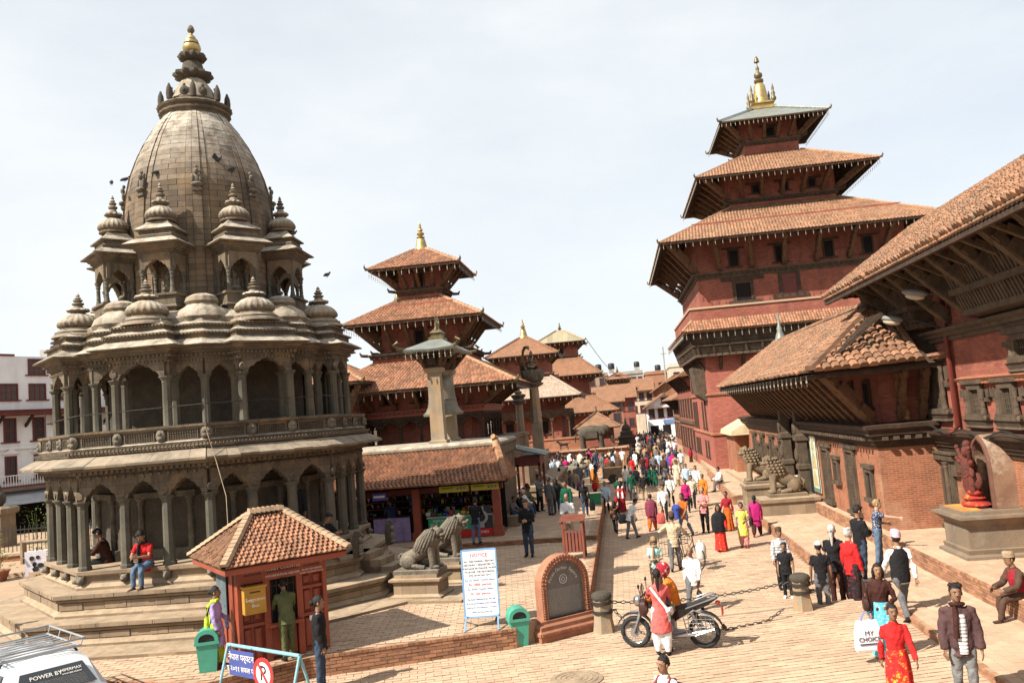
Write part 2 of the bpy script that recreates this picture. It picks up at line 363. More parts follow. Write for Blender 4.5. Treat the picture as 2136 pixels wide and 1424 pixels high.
pave(platback, [(-45, 27.9), (-1.1, 27.9), (-1.1, 42.2), (-45, 42.2)], .55, .3, .16, 0, (-10.5, -1.2, 27.9, 42.2))
pave(lowledge, [(5.25, 5), (7.2, 5), (7.2, 33.2), (4.87, 33.2), (4.87, 25), (4.95, 19.6), (5.22, 17.8)], .15, .34, .2, R(90), (4.7, 6.9, 8, 33.2))
pave(hiledge, [(6.9, 4), (12, 4), (12, 33.1), (6.9, 33.1)], .55, .3, .16, R(90), (6.9, 9, 10, 33.1))
pave(farledge, [(4.75, 39.5), (9, 39.5), (9, 100), (7.2, 100), (5.4, 56)], .222, .34, .2, R(90), (4.7, 7, 39.5, 75), limit=100)
pave(entry, [(6.0, 33.1), (12, 33.1), (12, 52), (6.0, 52)], .372, .34, .2, R(90), (6, 7.5, 33.1, 52), limit=100)
def brickface(parent, a, b, z0, z1, bl=.24, bh=.065, cap=True, m=None, limit=300, capw=.26, out=.02, name='brick'):
    """courses of separate bricks on the wall face from a to b, a row of headers on top"""
    a = np.array(a, float); b = np.array(b, float); d = b-a; Lw = np.linalg.norm(d); u = d/Lw; nn = np.array([u[1], -u[0]])
    rows = max(1, round((z1-z0)/bh)); h = (z1-z0)/rows; A = []
    for r in range(rows):
        top = cap and r == rows-1
        ln = .11 if top else bl; off = 0 if top else (bl/2)*(r % 2)
        k = -1
        while True:
            s0 = max(0, k*ln+off); s1 = min(Lw, (k+1)*ln+off); k += 1
            if s0 >= Lw: break
            if s1-s0 < .03: continue
            p = a+u*(s0+s1)/2+nn*(out-.06+(.012 if top else random.uniform(-.006, .006))); t = random.gauss(0, .01)
            uu = np.array([u[0]*math.cos(t)-u[1]*math.sin(t), u[0]*math.sin(t)+u[1]*math.cos(t)]); n2 = np.array([uu[1], -uu[0]])
            A.append(FR((p[0], p[1], z0+(r+.5)*h+random.uniform(-.002, .002)), (uu[0]*(s1-s0-.008), uu[1]*(s1-s0-.008), 0), (0, 0, h-.01), (n2[0]*.14, n2[1]*.14, 0)))
    pieces(name, TB, A, m or brickwall, parent, limit)
for i in range(1, 5): brickface(platform, PL[i], PL[i+1], 0 if i < 4 else -.2, .395, limit=110)
brickface(platform, (-1.1, 18.6), (-1.1, 27.9), -.2, .395, limit=80)
brickface(platback, (-10, 27.9), (-1.1, 27.9), .4, .545, limit=150, bh=.05)
brickface(platback, (-1.1, 27.9), (-1.1, 42.2), -.2, .545, limit=60)
def flip(parent, a, b, *k, **q): brickface(parent, b, a, *k, **q)
brickface(lowledge, (4.87, 33.2), (4.87, 25), -.2, .145, limit=100)
brickface(lowledge, (4.87, 25), (4.95, 19.6), -.2, .145, limit=150)
brickface(lowledge, (4.95, 19.6), (5.22, 17.8), -.02, .145, limit=20, bh=.05)
brickface(lowledge, (5.22, 17.8), (5.25, 8), -.02, .145, limit=60, bh=.05)
brickface(hiledge, (6.9, 33.1), (6.9, 8), .15, .545, limit=300)
brickface(farledge, (4.75, 39.5), (5.4, 56), -.2, .21, limit=60); brickface(farledge, (4.75, 39.5), (9, 39.5), -.2, .21, limit=0)
s = MB(); s.add([(-1.0, 18.3, .003), (3.4, 19.3, .003), (3.36, 19.42, .003), (-1.05, 18.42, .003)], [(0, 1, 2, 3)])
e = MB(); e.beam((-1.0, 18.33, -.1), (4.9, 19.62, -.1), .14, .21); e.build('step_edge', slabmat, plaza)
# granite strip along the platform top edge, drain covers
mh = thing('manhole_cover', 'round worn manhole cover in the brick paving at the bottom edge', 'manhole cover', (-1.15, 14.95, .004))
b = MB(); b.lathe([(.46, -.01), (.46, .012), (.42, .016)], 32); b.build('cover', mat('manhole', (.3, .22, .15), (.2, .15, .1), 8, .8, .6, 12), mh, 30)
for k in range(4):
    b = MB(); r0 = .1+k*.09; t = np.arange(33)*2*PI/32
    b.tube(np.stack([r0*np.cos(t), r0*np.sin(t), np.full(33, .018)], 1), .008, 4, cap=False); b.build('ring', MATS['manhole'], mh)
# ------------------------------------------------------------ octagonal stone temple
TC = (-11.3, 22.3)
temple = thing('stone_temple', 'octagonal grey stone temple with a tall ribbed dome and tiers of columned kiosks', 'temple', (TC[0], TC[1], 0))
CA = [R(-64.5+45*k) for k in range(8)]          # corner directions
FA = [R(-87+45*k) for k in range(8)]            # face directions
def octa(r): return [(r*math.cos(a), r*math.sin(a)) for a in CA]
AP = math.cos(PI/8)
STAIR = R(-9)                                    # the stair leaves the face that looks east
def plinth(r, z0, z1, name):
    b = MB(); f = z1-z0
    b.mould(octa(r), [(-.02, z0), (.03, z0), (.03, z0+.05), (-.04, z0+.09), (-.07, z0+.13), (-.1, z0+.15), (-.1, z1-.19), (-.05, z1-.17), (0, z1-.13), (-.03, z1-.11), (.03, z1-.09), (.03, z1), (-.9, z1)])
    return b.build(name, plinthst, temple)
ap = MB(); ap.prism(octa(6.55), -.02, .462); ap.build('apron_slab', plinthst, temple)
p1 = plinth(5.5, .46, .94, 'plinth_step'); p2 = plinth(4.78, .94, 1.44, 'plinth_step')
def stones(r, z0, z1, par, name='stone'):
    A = []
    for k in range(8):
        a, b_ = (np.array(octa(r)[i % 8]) for i in (k, k+1)); d = b_-a; L = np.linalg.norm(d); u = d/L; n = np.array([u[1], -u[0]]); x = .0
        while x < L-.1:
            w_ = min(random.uniform(.35, .75), L-x); q = a+u*(x+w_/2)+n*(-.06+random.uniform(-.008, .012)); x += w_
            A.append(FR((q[0], q[1], (z0+z1)/2), (u[0]*(w_-.012), u[1]*(w_-.012), 0), (0, 0, z1-z0-.012), (n[0]*.14, n[1]*.14, 0)))
    pieces(name, TB, A, plinthst, par, 120)
stones(5.5-.085, .46+.15, .94-.19, p1); stones(4.78-.085, .94+.15, 1.44-.19, p2); stones(5.5+.035, .94-.09, .94, p1); stones(4.78+.035, 1.44-.09, 1.44, p2)
b = MB(); b.mould(octa(4.2), [(0, 1.43), (.06, 1.44), (.06, 1.5), (-.02, 1.55), (-.06, 1.58), (-.06, 1.72), (0, 1.75), (.04, 1.78), (.04, 1.86), (-1, 1.865)]); base = b.build('column_terrace', plinthst, temple)
hd = MB(); hd.ball((0, 0, 0), (.1, .09, .1), 8, 5); hd.ball((0, -.08, -.02), (.06, .05, .05), 6, 4); hd.ball((.07, 0, .08), .04, 6, 4); hd.ball((-.07, 0, .08), .04, 6, 4)
A = []
for k in range(8):
    for t in (-1, -.33, .33, 1):
        a = FA[k]; n = np.array([math.cos(a), math.sin(a), 0]); u = np.array([-n[1], n[0], 0]); q = n*4.2*AP+u*t*1.55
        A.append(FR((q[0], q[1], 1.66), u, -n, (0, 0, 1)))
pieces('lion_head', hd, A, stonegr, base, 40, facing=False, smooth=60)
def column(h, r, n=8, fancy=False):
    b = MB()
    if fancy:
        b.lathe([(r*1.5, 0), (r*1.5, .05), (r*1.2, .07), (r*1.25, .12), (r, .15), (r, h*.3), (r*1.15, h*.32), (r, h*.34), (r*.95, h*.62), (r*1.12, h*.64), (r*.9, h*.67), (r*.9, h-.18), (r*1.3, h-.13), (r*1.05, h-.1), (r*1.7, h-.03), (r*1.7, h)], 10)
    else:
        b.lathe([(r*1.2, 0), (r*1.2, .06), (r, .1), (r*.92, h-.16), (r*1.02, h-.14), (r*.95, h-.11), (r*1.25, h-.07), (r*1.25, h-.05), (r*1.55, h-.03), (r*1.55, h)], n, a0=PI/8)
    return b
def instances(name, mb, mats, material, par, smooth=None):
    me = mb.mesh(name, material, smooth); out = []
    for m in mats:
        o = bpy.data.objects.new(name, me); COL.objects.link(o); o.parent = par; o.matrix_basis = Matrix(np.asarray(m).tolist()); out.append(o)
    return out
def arch_outline(w_, h, spring, apex, cap=.13):
    """panel above two columns with a cusped arch cut out; origin at the left column axis"""
    W = w_-2*cap; pts = [(0, 0), (cap, 0)]
    prof = [(0, 0), (.04, .25), (.1, .42), (.14, .4), (.2, .6), (.27, .76), (.31, .73), (.38, .9), (.46, .97), (.5, 1.06)]
    pts += [(cap+t*W, z*apex) for t, z in prof] + [(cap+(1-t)*W, z*apex) for t, z in prof[::-1][1:]]
    return pts+[(w_-cap, 0), (w_, 0), (w_, h), (0, h)]
def seg_panel(p, q, z, h, apex, th, name, par, m=stonej, cap=.13, roundels=True):
    p = np.array([p[0], p[1], z], float); q = np.array([q[0], q[1], z], float); L = np.linalg.norm(q-p); u = (q-p)/L
    b = MB(); b.plate(arch_outline(L, h, 0, apex, cap), p, u, (0, 0, 1), th)
    n = np.array([u[1], -u[0], 0])
    if roundels:
        for t, zz, rr in ((0.0, .13, .1), (.5, apex+.1, .07)):
            c = p+u*L*t+n*(th/2)+np.array([0, 0, zz]); tt = np.arange(12)*2*PI/12
            ring = [c+rr*(math.cos(x)*u+math.sin(x)*np.array([0, 0, 1]))-n*.02 for x in tt]; ring2 = [c+rr*.85*(math.cos(x)*u+math.sin(x)*np.array([0, 0, 1]))+n*.03 for x in tt]
            b.loft([ring, ring2])
    b.build(name, m, par)
# ground tier: three bays on each side
CR = 4.02; cols = []; Z0, ZC = 1.865, 3.45
pts = octa(CR)
for k in range(8):
    p, q = np.array(pts[k]), np.array(pts[(k+1) % 8])
    for i in range(3):
        c0 = p+(q-p)*i/3; c1 = p+(q-p)*(i+1)/3
        cols.append(TR((c0[0], c0[1], Z0), CA[k] if i == 0 else FA[(k+1) % 8]))
        seg_panel(c0, c1, ZC, .62, .38, .24, 'arch_panel', temple)
instances('column', column(ZC-Z0, .13), cols, colst, temple, 30)
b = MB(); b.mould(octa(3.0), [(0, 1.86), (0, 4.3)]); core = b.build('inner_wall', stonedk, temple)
b = MB()
for k in range(8):
    a = FA[k]; n = np.array([math.cos(a), math.sin(a), 0]); u = np.array([-n[1], n[0], 0]); o = n*3.0*AP
    for s_ in (-.62, .62): b.join(column(1.5, .07, 8, True), FR(o+u*s_+n*.04+np.array([0, 0, 1.87]), u, n, (0, 0, 1)))
    b.beam(o-u*.8+n*.05+np.array([0, 0, 3.42]), o+u*.8+n*.05+np.array([0, 0, 3.42]), .16, .14)
    b.beam(o-u*.95+n*.03+np.array([0, 0, 2.0]), o+u*.95+n*.03+np.array([0, 0, 2.0]), .14, .25)
b.build('niche_frame', stonegr, temple, 30)
b = MB(); b.mould(octa(CR), [(.1, 3.99), (.12, 4.0), (.12, 4.05), (.2, 4.07), (.2, 4.13), (.27, 4.14), (.3, 4.2), (.42, 4.215), (.62, 4.22), (.64, 4.25), (.45, 4.36), (.3, 4.44), (.24, 4.45), (.24, 4.49), (.33, 4.5), (.33, 4.55), (.2, 4.57), (.2, 4.62), (-1.2, 4.63)])
corn = b.build('cornice', stonej, temple)
def dentils(poly, d, z, sz, par, step=.14, name='dentil', lim=200):
    pl = offset(poly, d); A = []
    for i in range(len(pl)):
        p, q = np.array(pl[i]), np.array(pl[(i+1) % len(pl)]); L = np.linalg.norm(q-p); u = (q-p)/L; n = np.array([u[1], -u[0]])
        k = int(L/step)
        for j in range(k):
            c = p+u*(j+.5)*L/k
            A.append(FR((c[0], c[1], z), (u[0]*sz, u[1]*sz, 0), (n[0]*sz, n[1]*sz, 0), (0, 0, sz)))
    pieces(name, TB, A, stone, par, lim, facing=False)
dentils(octa(CR), .22, 4.1, .07, corn, .13); dentils(octa(CR), .34, 4.575, .05, corn, .09, 'bead', 0); dentils(octa(CR), .125, 3.97, .06, corn, .2, 'bead', 0)
# roofing stones on the sloping cornice
def eavestones(poly, d0, z0, d1, z1, par, lim):
    a0, a1 = offset(poly, d0), offset(poly, d1); n = len(poly); out = []
    for i in range(n):
        p, q, s_, t_ = (np.array(v) for v in (a0[i], a0[(i+1) % n], a1[(i+1) % n], a1[i])); L = np.linalg.norm(q-p); x = 0
        while x < L-.05:
            w_ = min(random.uniform(.3, .6), L-x); m0 = x/L; m1 = (x+w_)/L; x += w_
            c = [p+(q-p)*m0, p+(q-p)*m1, t_+(s_-t_)*m1, t_+(s_-t_)*m0]; e = random.uniform(-.012, .012)
            out.append(([(c[0][0], c[0][1], z0+e), (c[1][0], c[1][1], z0+e), (c[2][0], c[2][1], z1+e*.5), (c[3][0], c[3][1], z1+e*.5)]))
    W = wm(par); P = np.array([np.mean(o, 0) for o in out]); order = np.argsort(shown(P @ W[:3, :3].T+W[:3, 3], (P-np.array([0, 0, 9]))*np.array([1, 1, 0])), kind='stable')
    rest = MB()
    for r_, i in enumerate(order):
        c = np.array(out[i]); m_ = c.mean(0); c = m_+(c-m_)*np.array([.985, .985, 1]); lo = c-np.array([0, 0, .055])
        b = MB() if r_ < lim else rest
        b.loft([lo, c])
        if r_ < lim: b.build('roof_stone', eavest, par)
    if rest.n: rest.build('roof_stone', eavest, par, kind='stuff')
eavestones(octa(CR), .68, 4.275, .3, 4.47, corn, 60)
# balustrade with pierced panels and carved medallions
BR = 4.22
b = MB(); b.mould(octa(BR), [(.05, 4.6), (.07, 4.66), (.02, 4.68), (-.03, 4.7), (-.03, 4.93), (.02, 4.95), (.05, 4.97), (.07, 5.0), (.07, 5.05), (-.16, 5.05), (-.16, 4.6)], cap=False); bal = b.build('balustrade', stonej, temple)
b = MB(); b.prism(octa(BR-.1), 4.5, 4.63); b.build('upper_terrace', plinthst, temple)
A = []; Bm = []; md = MB(); md.ball((0, 0, 0), (.12, .055, .16), 10, 6); md.ball((0, .05, .05), (.05, .04, .06), 6, 4); md.ball((0, .05, -.05), (.07, .04, .06), 6, 4)
pn = MB(); W_, H_ = .64, .2
pn.add([(-W_/2, .0, -H_/2), (W_/2, 0, -H_/2), (W_/2, 0, H_/2), (-W_/2, 0, H_/2)], [(0, 1, 2, 3)])
pn2 = MB()
for i in range(11):
    for j in range(3):
        x = -.3+i*.06; z = -.06+j*.06
        pn2.lathe([(.02, 0), (.02, .03)], 5, (x, z), PI/2)
pn2.xf(np.array([[1, 0, 0, 0], [0, 0, 1, 0], [0, 1, 0, 0], [0, 0, 0, 1.]]))
fr = MB(); fr.box(-.34, .34, .0, .03, .1, .125); fr.box(-.34, .34, .0, .03, -.125, -.1); fr.box(-.365, -.34, 0, .03, -.125, .125); fr.box(.34, .365, 0, .03, -.125, .125)
for k in range(8):
    a = FA[k]; n = np.array([math.cos(a), math.sin(a), 0]); u = np.array([-n[1], n[0], 0]); o = n*(BR-.03)*AP+np.array([0, 0, 4.815])
    for t in (-1, 0, 1): A.append(FR(o+u*t*1.05+n*.006, u, n, (0, 0, 1)))
    for t in (-.5, .5, -1.52, 1.52): Bm.append(FR(o+u*t*1.05+n*.05, u, n, (0, 0, 1)))
instances('medallion', md, Bm, stonegr, bal, 60); instances('panel_frame', fr, A, stone, bal); [tag(o, kind='stuff') for o in instances('pierced_hole', pn2, A, stonedk, bal)]
# second tier: a columned pavilion on each side, columns in the recesses
PA, PW, RA = 3.72, .62, 3.28
plan = []
for k in range(8):
    a = FA[k]; n = np.array([math.cos(a), math.sin(a)]); u = np.array([-n[1], n[0]])
    for ap_, t in ((RA, -PW), (PA, -PW), (PA, PW), (RA, PW)): plan.append(tuple(n*ap_+u*t))
    c = CA[(k+1) % 8] if False else a+PI/8
    plan.append((RA/AP*math.cos(c), RA/AP*math.sin(c)))
Z2, ZC2, ZT2 = 4.63, 6.22, 6.62
cols = []; n_ = len(plan)
for i in range(n_):
    p, q = plan[i], plan[(i+1) % n_]
    a = math.atan2(p[1], p[0])
    cols.append(TR((p[0], p[1], Z2), a))
    L = math.dist(p, q)
    seg_panel(p, q, ZC2, ZT2-ZC2, .33 if L > .9 else .24, .17, 'arch_panel', temple, cap=.12 if L > .6 else .1, roundels=L > .9)
instances('column', column(ZC2-Z2, .108), cols, colst, temple, 30)
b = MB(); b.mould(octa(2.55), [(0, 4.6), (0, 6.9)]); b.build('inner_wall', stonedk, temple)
b = MB(); b.mould(plan, [(.07, 6.6), (.09, 6.62), (.09, 6.66), (.13, 6.68), (.13, 6.74), (.17, 6.76), (.17, 6.8), (.24, 6.82), (.27, 6.88), (.42, 6.9), (.44, 6.93), (.3, 7.02), (.16, 7.09), (.14, 7.1), (.14, 7.2), (.19, 7.21), (.19, 7.25), (.1, 7.29), (.02, 7.34), (.02, 7.42), (.06, 7.43), (.06, 7.47), (-.05, 7.51), (-.1, 7.55), (-.12, 7.6), (-.2, 7.66), (-.4, 7.72)])
c2 = b.build('cornice', stonej, temple); dentils(plan, .15, 6.71, .055, c2, .1, lim=150); [dentils(plan, d, z, .045, c2, .085, 'bead', 0) for d, z in ((.195, 7.23), (.065, 7.45), (.1, 6.58))]
b = MB(); b.lathe([(3.3, 7.5), (3.28, 7.66), (3.0, 7.82), (2.6, 7.98), (2.3, 8.06), (2.1, 8.1), (1.9, 8.5)], 48); b.build('shoulder_roof', stone, temple, 35)
for k in range(8):                                # humps between the kiosks
    b = MB(); a = CA[k]; c = (2.75*math.cos(a), 2.75*math.sin(a)); b.lathe([(.62, 7.5), (.68, 7.68), (.6, 7.86), (.4, 7.98), (.36, 8.02), (.4, 8.1), (.36, 8.22), (.2, 8.3)], 48, c, mod=lambda t, z: 1+.03*np.cos(t*12))
    b.build('roof_hump', stone, temple, 40)
# ribbed domes on the pavilions
def ribbed(a, z): return 1+.035*np.cos(a*20)
def cupola(rd, ribs=True, H=.46, F=.52):
    b = MB(); f = ribbed if ribs else None; q = H/.64
    b.lathe([(rd*1.08, 0), (rd*1.08, .05*q), (rd*.98, .07*q), (rd*.98, .12*q)], 28)
    b.lathe([(r_*rd, z*q) for r_, z in ((.98, .11), (1.1, .15), (1.14, .22), (1.1, .31), (.98, .42), (.76, .53), (.5, .6), (.36, .64))], 80, mod=f)
    p = F/.64; g = lambda L_: [(r_*rd, H+(z-.64)*p) for r_, z in L_]
    b.lathe(g([(.36, .62), (.36, .66), (.54, .69), (.62, .73), (.54, .78), (.34, .8)]), 40, mod=lambda a, z: 1+.1*np.cos(a*10))
    b.lathe(g([(.32, .79), (.28, .86), (.2, .88), (.34, .92), (.34, .96), (.16, .99), (.27, 1.03), (.27, 1.07), (.12, 1.09), (.2, 1.13), (.08, 1.17), (.13, 1.2), (.03, 1.28)]), 14)
    return b
me = cupola(.43).mesh('cupola', stone, 45)
for k in range(8):
    a = FA[k]; o = bpy.data.objects.new('cupola', me); COL.objects.link(o); o.parent = temple; o.location = (3.28*math.cos(a), 3.28*math.sin(a), 7.68); o.rotation_euler = (0, 0, a)
    b = MB(); b.lathe([(.64, 7.5), (.62, 7.56), (.56, 7.58), (.56, 7.64), (.5, 7.66), (.48, 7.7)], 28, (3.28*math.cos(a), 3.28*math.sin(a))); b.build('cupola_base', stone, temple, 40)
# dome
prof = [(2.0, 8.0), (2.02, 9.6), (2.0, 10.4), (1.96, 11.0), (1.9, 11.5), (1.79, 12.0), (1.62, 12.5), (1.4, 13.0), (1.17, 13.4), (.93, 13.75), (.86, 13.82)]
pz = [p[1] for p in prof]; pr = [p[0] for p in prof]
def dr(z): return float(np.interp(z, pz, pr))
def bandmod(a):
    t = (np.asarray(a)-CA[0]) % (PI/4); t = np.minimum(t, PI/4-t)      # distance from a rib
    return np.where(t < .06, 1.03, np.where(t < .15, 1.012, 1.0))
b = MB(); b.lathe([(r_-.05, z) for r_, z in prof], 96, mod=lambda a, z: bandmod(a)); dome = b.build('dome', stonemort, temple)
A = []; outp = []
z = 8.45; row = 0
while z < 13.75:
    h = .155 if z < 12.6 else .13; seams = []
    for k in range(8):
        a0 = CA[k]
        for lo, hi in ((-.15, -.06), (-.06, .06), (.06, .15)): seams.append((a0+lo, a0+hi))
        lo, hi = a0+.15, a0+PI/4-.15; nb = max(1, int((hi-lo)*dr(z)/.42)); off = .5 if row % 2 else 0
        ed = [lo]+[lo+(hi-lo)*(j+off+random.uniform(-.08, .08))/nb for j in range(0 if off else 1, nb)]+[hi]
        seams += [(ed[j], ed[j+1]) for j in range(len(ed)-1) if ed[j+1]-ed[j] > .02]
    for lo, hi in seams:
        m_ = float(bandmod((lo+hi)/2)); e = random.uniform(-.004, .006); outp.append((lo+.0035, hi-.0035, z+.004, z+h-.004, m_, e))
    z += h; row += 1
P = np.array([[dr(o[2])*math.cos((o[0]+o[1])/2), dr(o[2])*math.sin((o[0]+o[1])/2), o[2]] for o in outp])
order = np.argsort(shown(P+np.array([TC[0], TC[1], 0]), P*np.array([1, 1, 0])), kind='stable'); rest = MB()
for r_, i in enumerate(order):
    lo, hi, za, zb, m_, e = outp[i]; b = MB() if r_ < 300 else rest; an = np.linspace(lo, hi, 3)
    ra, rb = dr(za)*m_+e, dr(zb)*m_+e
    fa = [(ra*math.cos(x), ra*math.sin(x), za) for x in an]; fb = [(rb*math.cos(x), rb*math.sin(x), zb) for x in an]
    ia = [((ra-.06)*math.cos(x), (ra-.06)*math.sin(x), za) for x in (lo, hi)]; ib = [((rb-.06)*math.cos(x), (rb-.06)*math.sin(x), zb) for x in (lo, hi)]
    b.add(fa+fb+ia+ib, [(0, 1, 4, 3), (1, 2, 5, 4), (6, 0, 3, 8), (2, 7, 9, 5), (3, 4, 5, 9, 8), (6, 7, 2, 1, 0)])
    if r_ < 300: b.build('stone_block', stoneblk, dome)
rest.build('stone_block', stoneblk, dome, kind='stuff')
fig = MB(); fig.ball((0, 0, 0), (.11, .07, .17), 8, 6); fig.ball((0, .04, .22), (.07, .06, .09), 8, 6); fig.ball((0, 0, .34), (.05, .05, .06), 6, 4); fig.ball((.1, .04, .04), (.04, .04, .12), 6, 4); fig.ball((-.1, .04, .04), (.04, .04, .12), 6, 4); fig.ball((0, .08, -.13), (.16, .1, .07), 8, 5); fig.box(-.13, .13, -.03, .12, -.3, -.24); fig.box(-.09, .09, -.03, .09, -.24, -.18)
A = [FR((dr(11.45)*1.02*math.cos(a), dr(11.45)*1.02*math.sin(a), 11.5), (-math.sin(a), math.cos(a), 0), (math.cos(a), math.sin(a), -.1), (0, 0, 1)) for a in CA]
instances('figure', fig, A, stonegr, dome, 60)
b = MB(); b.lathe([(.86, 13.78), (.9, 13.8), (.9, 13.86), (.98, 13.9), (.98, 13.95), (.9, 13.97), (.92, 14.02), (1.0, 14.05), (1.03, 14.1), (.98, 14.13), (.8, 14.18), (.76, 14.22), (.76, 14.3), (.7, 14.3), (.6, 14.5), (.5, 14.72), (.36, 14.92), (.3, 15.0)], 48, mod=lambda a, z: 1+.012*np.cos(a*24))
b.build('dome_collar', stone, temple, 35)
rd = MB(); rd.ball((0, 0, 0), (.13, .04, .15), 12, 6); rd.ball((0, .03, 0), (.07, .04, .08), 8, 5); rd.ball((0, 0, .17), (.05, .03, .06), 6, 4)
A = []
for k in range(8):
    a = CA[0]+k*PI/4+PI/8
    A.append(FR((.66*math.cos(a), .66*math.sin(a), 14.48), (-math.sin(a), math.cos(a), 0), (math.cos(a), math.sin(a), .35), (0, 0, 1)))
instances('roundel', rd, A, stonedk, temple, 60)
A = [FR((.9*math.cos(a), .9*math.sin(a), 14.2), (-math.sin(a), math.cos(a), 0), (math.cos(a), math.sin(a), 0), (0, 0, 1)) for a in CA]
lf = MB(); lf.lathe([(.08, 0), (.09, .15), (.075, .3), (.02, .45)], 8); instances('leaf_acroter', lf, A, stonedk, temple, 50)
lob = lambda a, z: 1+.1*np.cos(a*12)
b = MB(); b.lathe([(.3, 14.98), (.34, 15.02), (.46, 15.06), (.52, 15.12), (.5, 15.2), (.4, 15.24)], 60, mod=lob)
b.lathe([(.36, 15.22), (.3, 15.36), (.27, 15.5), (.2, 15.56), (.2, 15.6)], 24); b.lathe([(.22, 15.58), (.33, 15.62), (.38, 15.7), (.32, 15.8), (.2, 15.84)], 60, mod=lob); b.build('lotus_collar', stonedk, temple, 45)
b = MB(); b.lathe([(.14, 15.82), (.23, 15.88), (.26, 15.97), (.24, 16.06), (.18, 16.1)], 24); b.lathe([(.2, 16.13), (.19, 16.22), (.12, 16.24)], 20); b.lathe([(.13, 16.27), (.11, 16.34), (.06, 16.38), (.04, 16.44)], 16); b.build('gilt_pinnacle', gold, temple, 40)
b = MB(); b.lathe([(.21, 16.1), (.22, 16.115), (.21, 16.13)], 20); b.lathe([(.15, 16.24), (.155, 16.255), (.14, 16.27)], 20); b.lathe([(.04, 16.43), (.1, 16.5), (.1, 16.56), (.07, 16.64), (.01, 16.7)], 14); b.build('pinnacle_bead', stonegr, temple, 50)
# kiosks round the dome
kio = None
def kiosk_parts(root, a):
    n = np.array([math.cos(a), math.sin(a), 0]); u = np.array([-n[1], n[0], 0]); M0 = FR(n*2.32, u, n, (0, 0, 1))
    hw, hd_ = .46, .42; pl = [(-hw, -hd_), (hw, -hd_), (hw, hd_), (-hw, hd_)]
    b = MB(); b.mould(pl, [(0, 7.6), (0, 8.0), (.06, 8.02), (.06, 8.06), (.02, 8.08), (.02, 8.3), (.08, 8.33), (.08, 8.38), (-.3, 8.385)]); b.xf(M0); b.build('kiosk_base', stone, root)
    Z, ZC3 = 8.385, 9.02; c = [(-.38, .36), (.38, .36), (-.38, -.3), (.38, -.3)]
    instances('kiosk_column', column(ZC3-Z, .05, fancy=True), [M0 @ TR((x, y, Z)) for x, y in c], colst, root, 40)
    b = MB()
    for p, q in (((.38, .36), (-.38, .36)), ((.38, -.3), (.38, .36)), ((-.38, .36), (-.38, -.3))):
        L = math.dist(p, q); uu = np.array([(q[0]-p[0])/L, (q[1]-p[1])/L, 0]); b.plate(arch_outline(L, .42, 0, .24, .09), (p[0], p[1], ZC3), uu, (0, 0, 1), .13)
    b.xf(M0); b.build('kiosk_arch', stone, root)
    b = MB(); b.mould([(-.4, -.35), (.4, -.35), (.4, .38), (-.4, .38)], [(.05, 9.42), (.08, 9.44), (.08, 9.48), (.12, 9.5), (.12, 9.54), (.16, 9.56), (.19, 9.61), (.3, 9.63), (.32, 9.66), (.2, 9.75), (.09, 9.81), (.06, 9.82), (.06, 9.9), (.02, 9.92), (.02, 10.0), (.1, 10.02), (.11, 10.05), (.03, 10.12), (-.06, 10.18), (-.12, 10.27), (-.17, 10.29), (-.2, 10.36)]); b.xf(M0); b.build('kiosk_roof', stonej, root)
    b = cupola(.34, True, .42, .62); b.xf(M0 @ TR((0, 0.02, 10.3))); b.build('kiosk_dome', stone, root, 45)
    b = MB(); b.join(fig, TR((0, -.2, 8.7), 0, (.9, .9, .9))); b.xf(M0); b.build('idol', stonegr, root, 60)
for a in FA: kiosk_parts(temple, a)
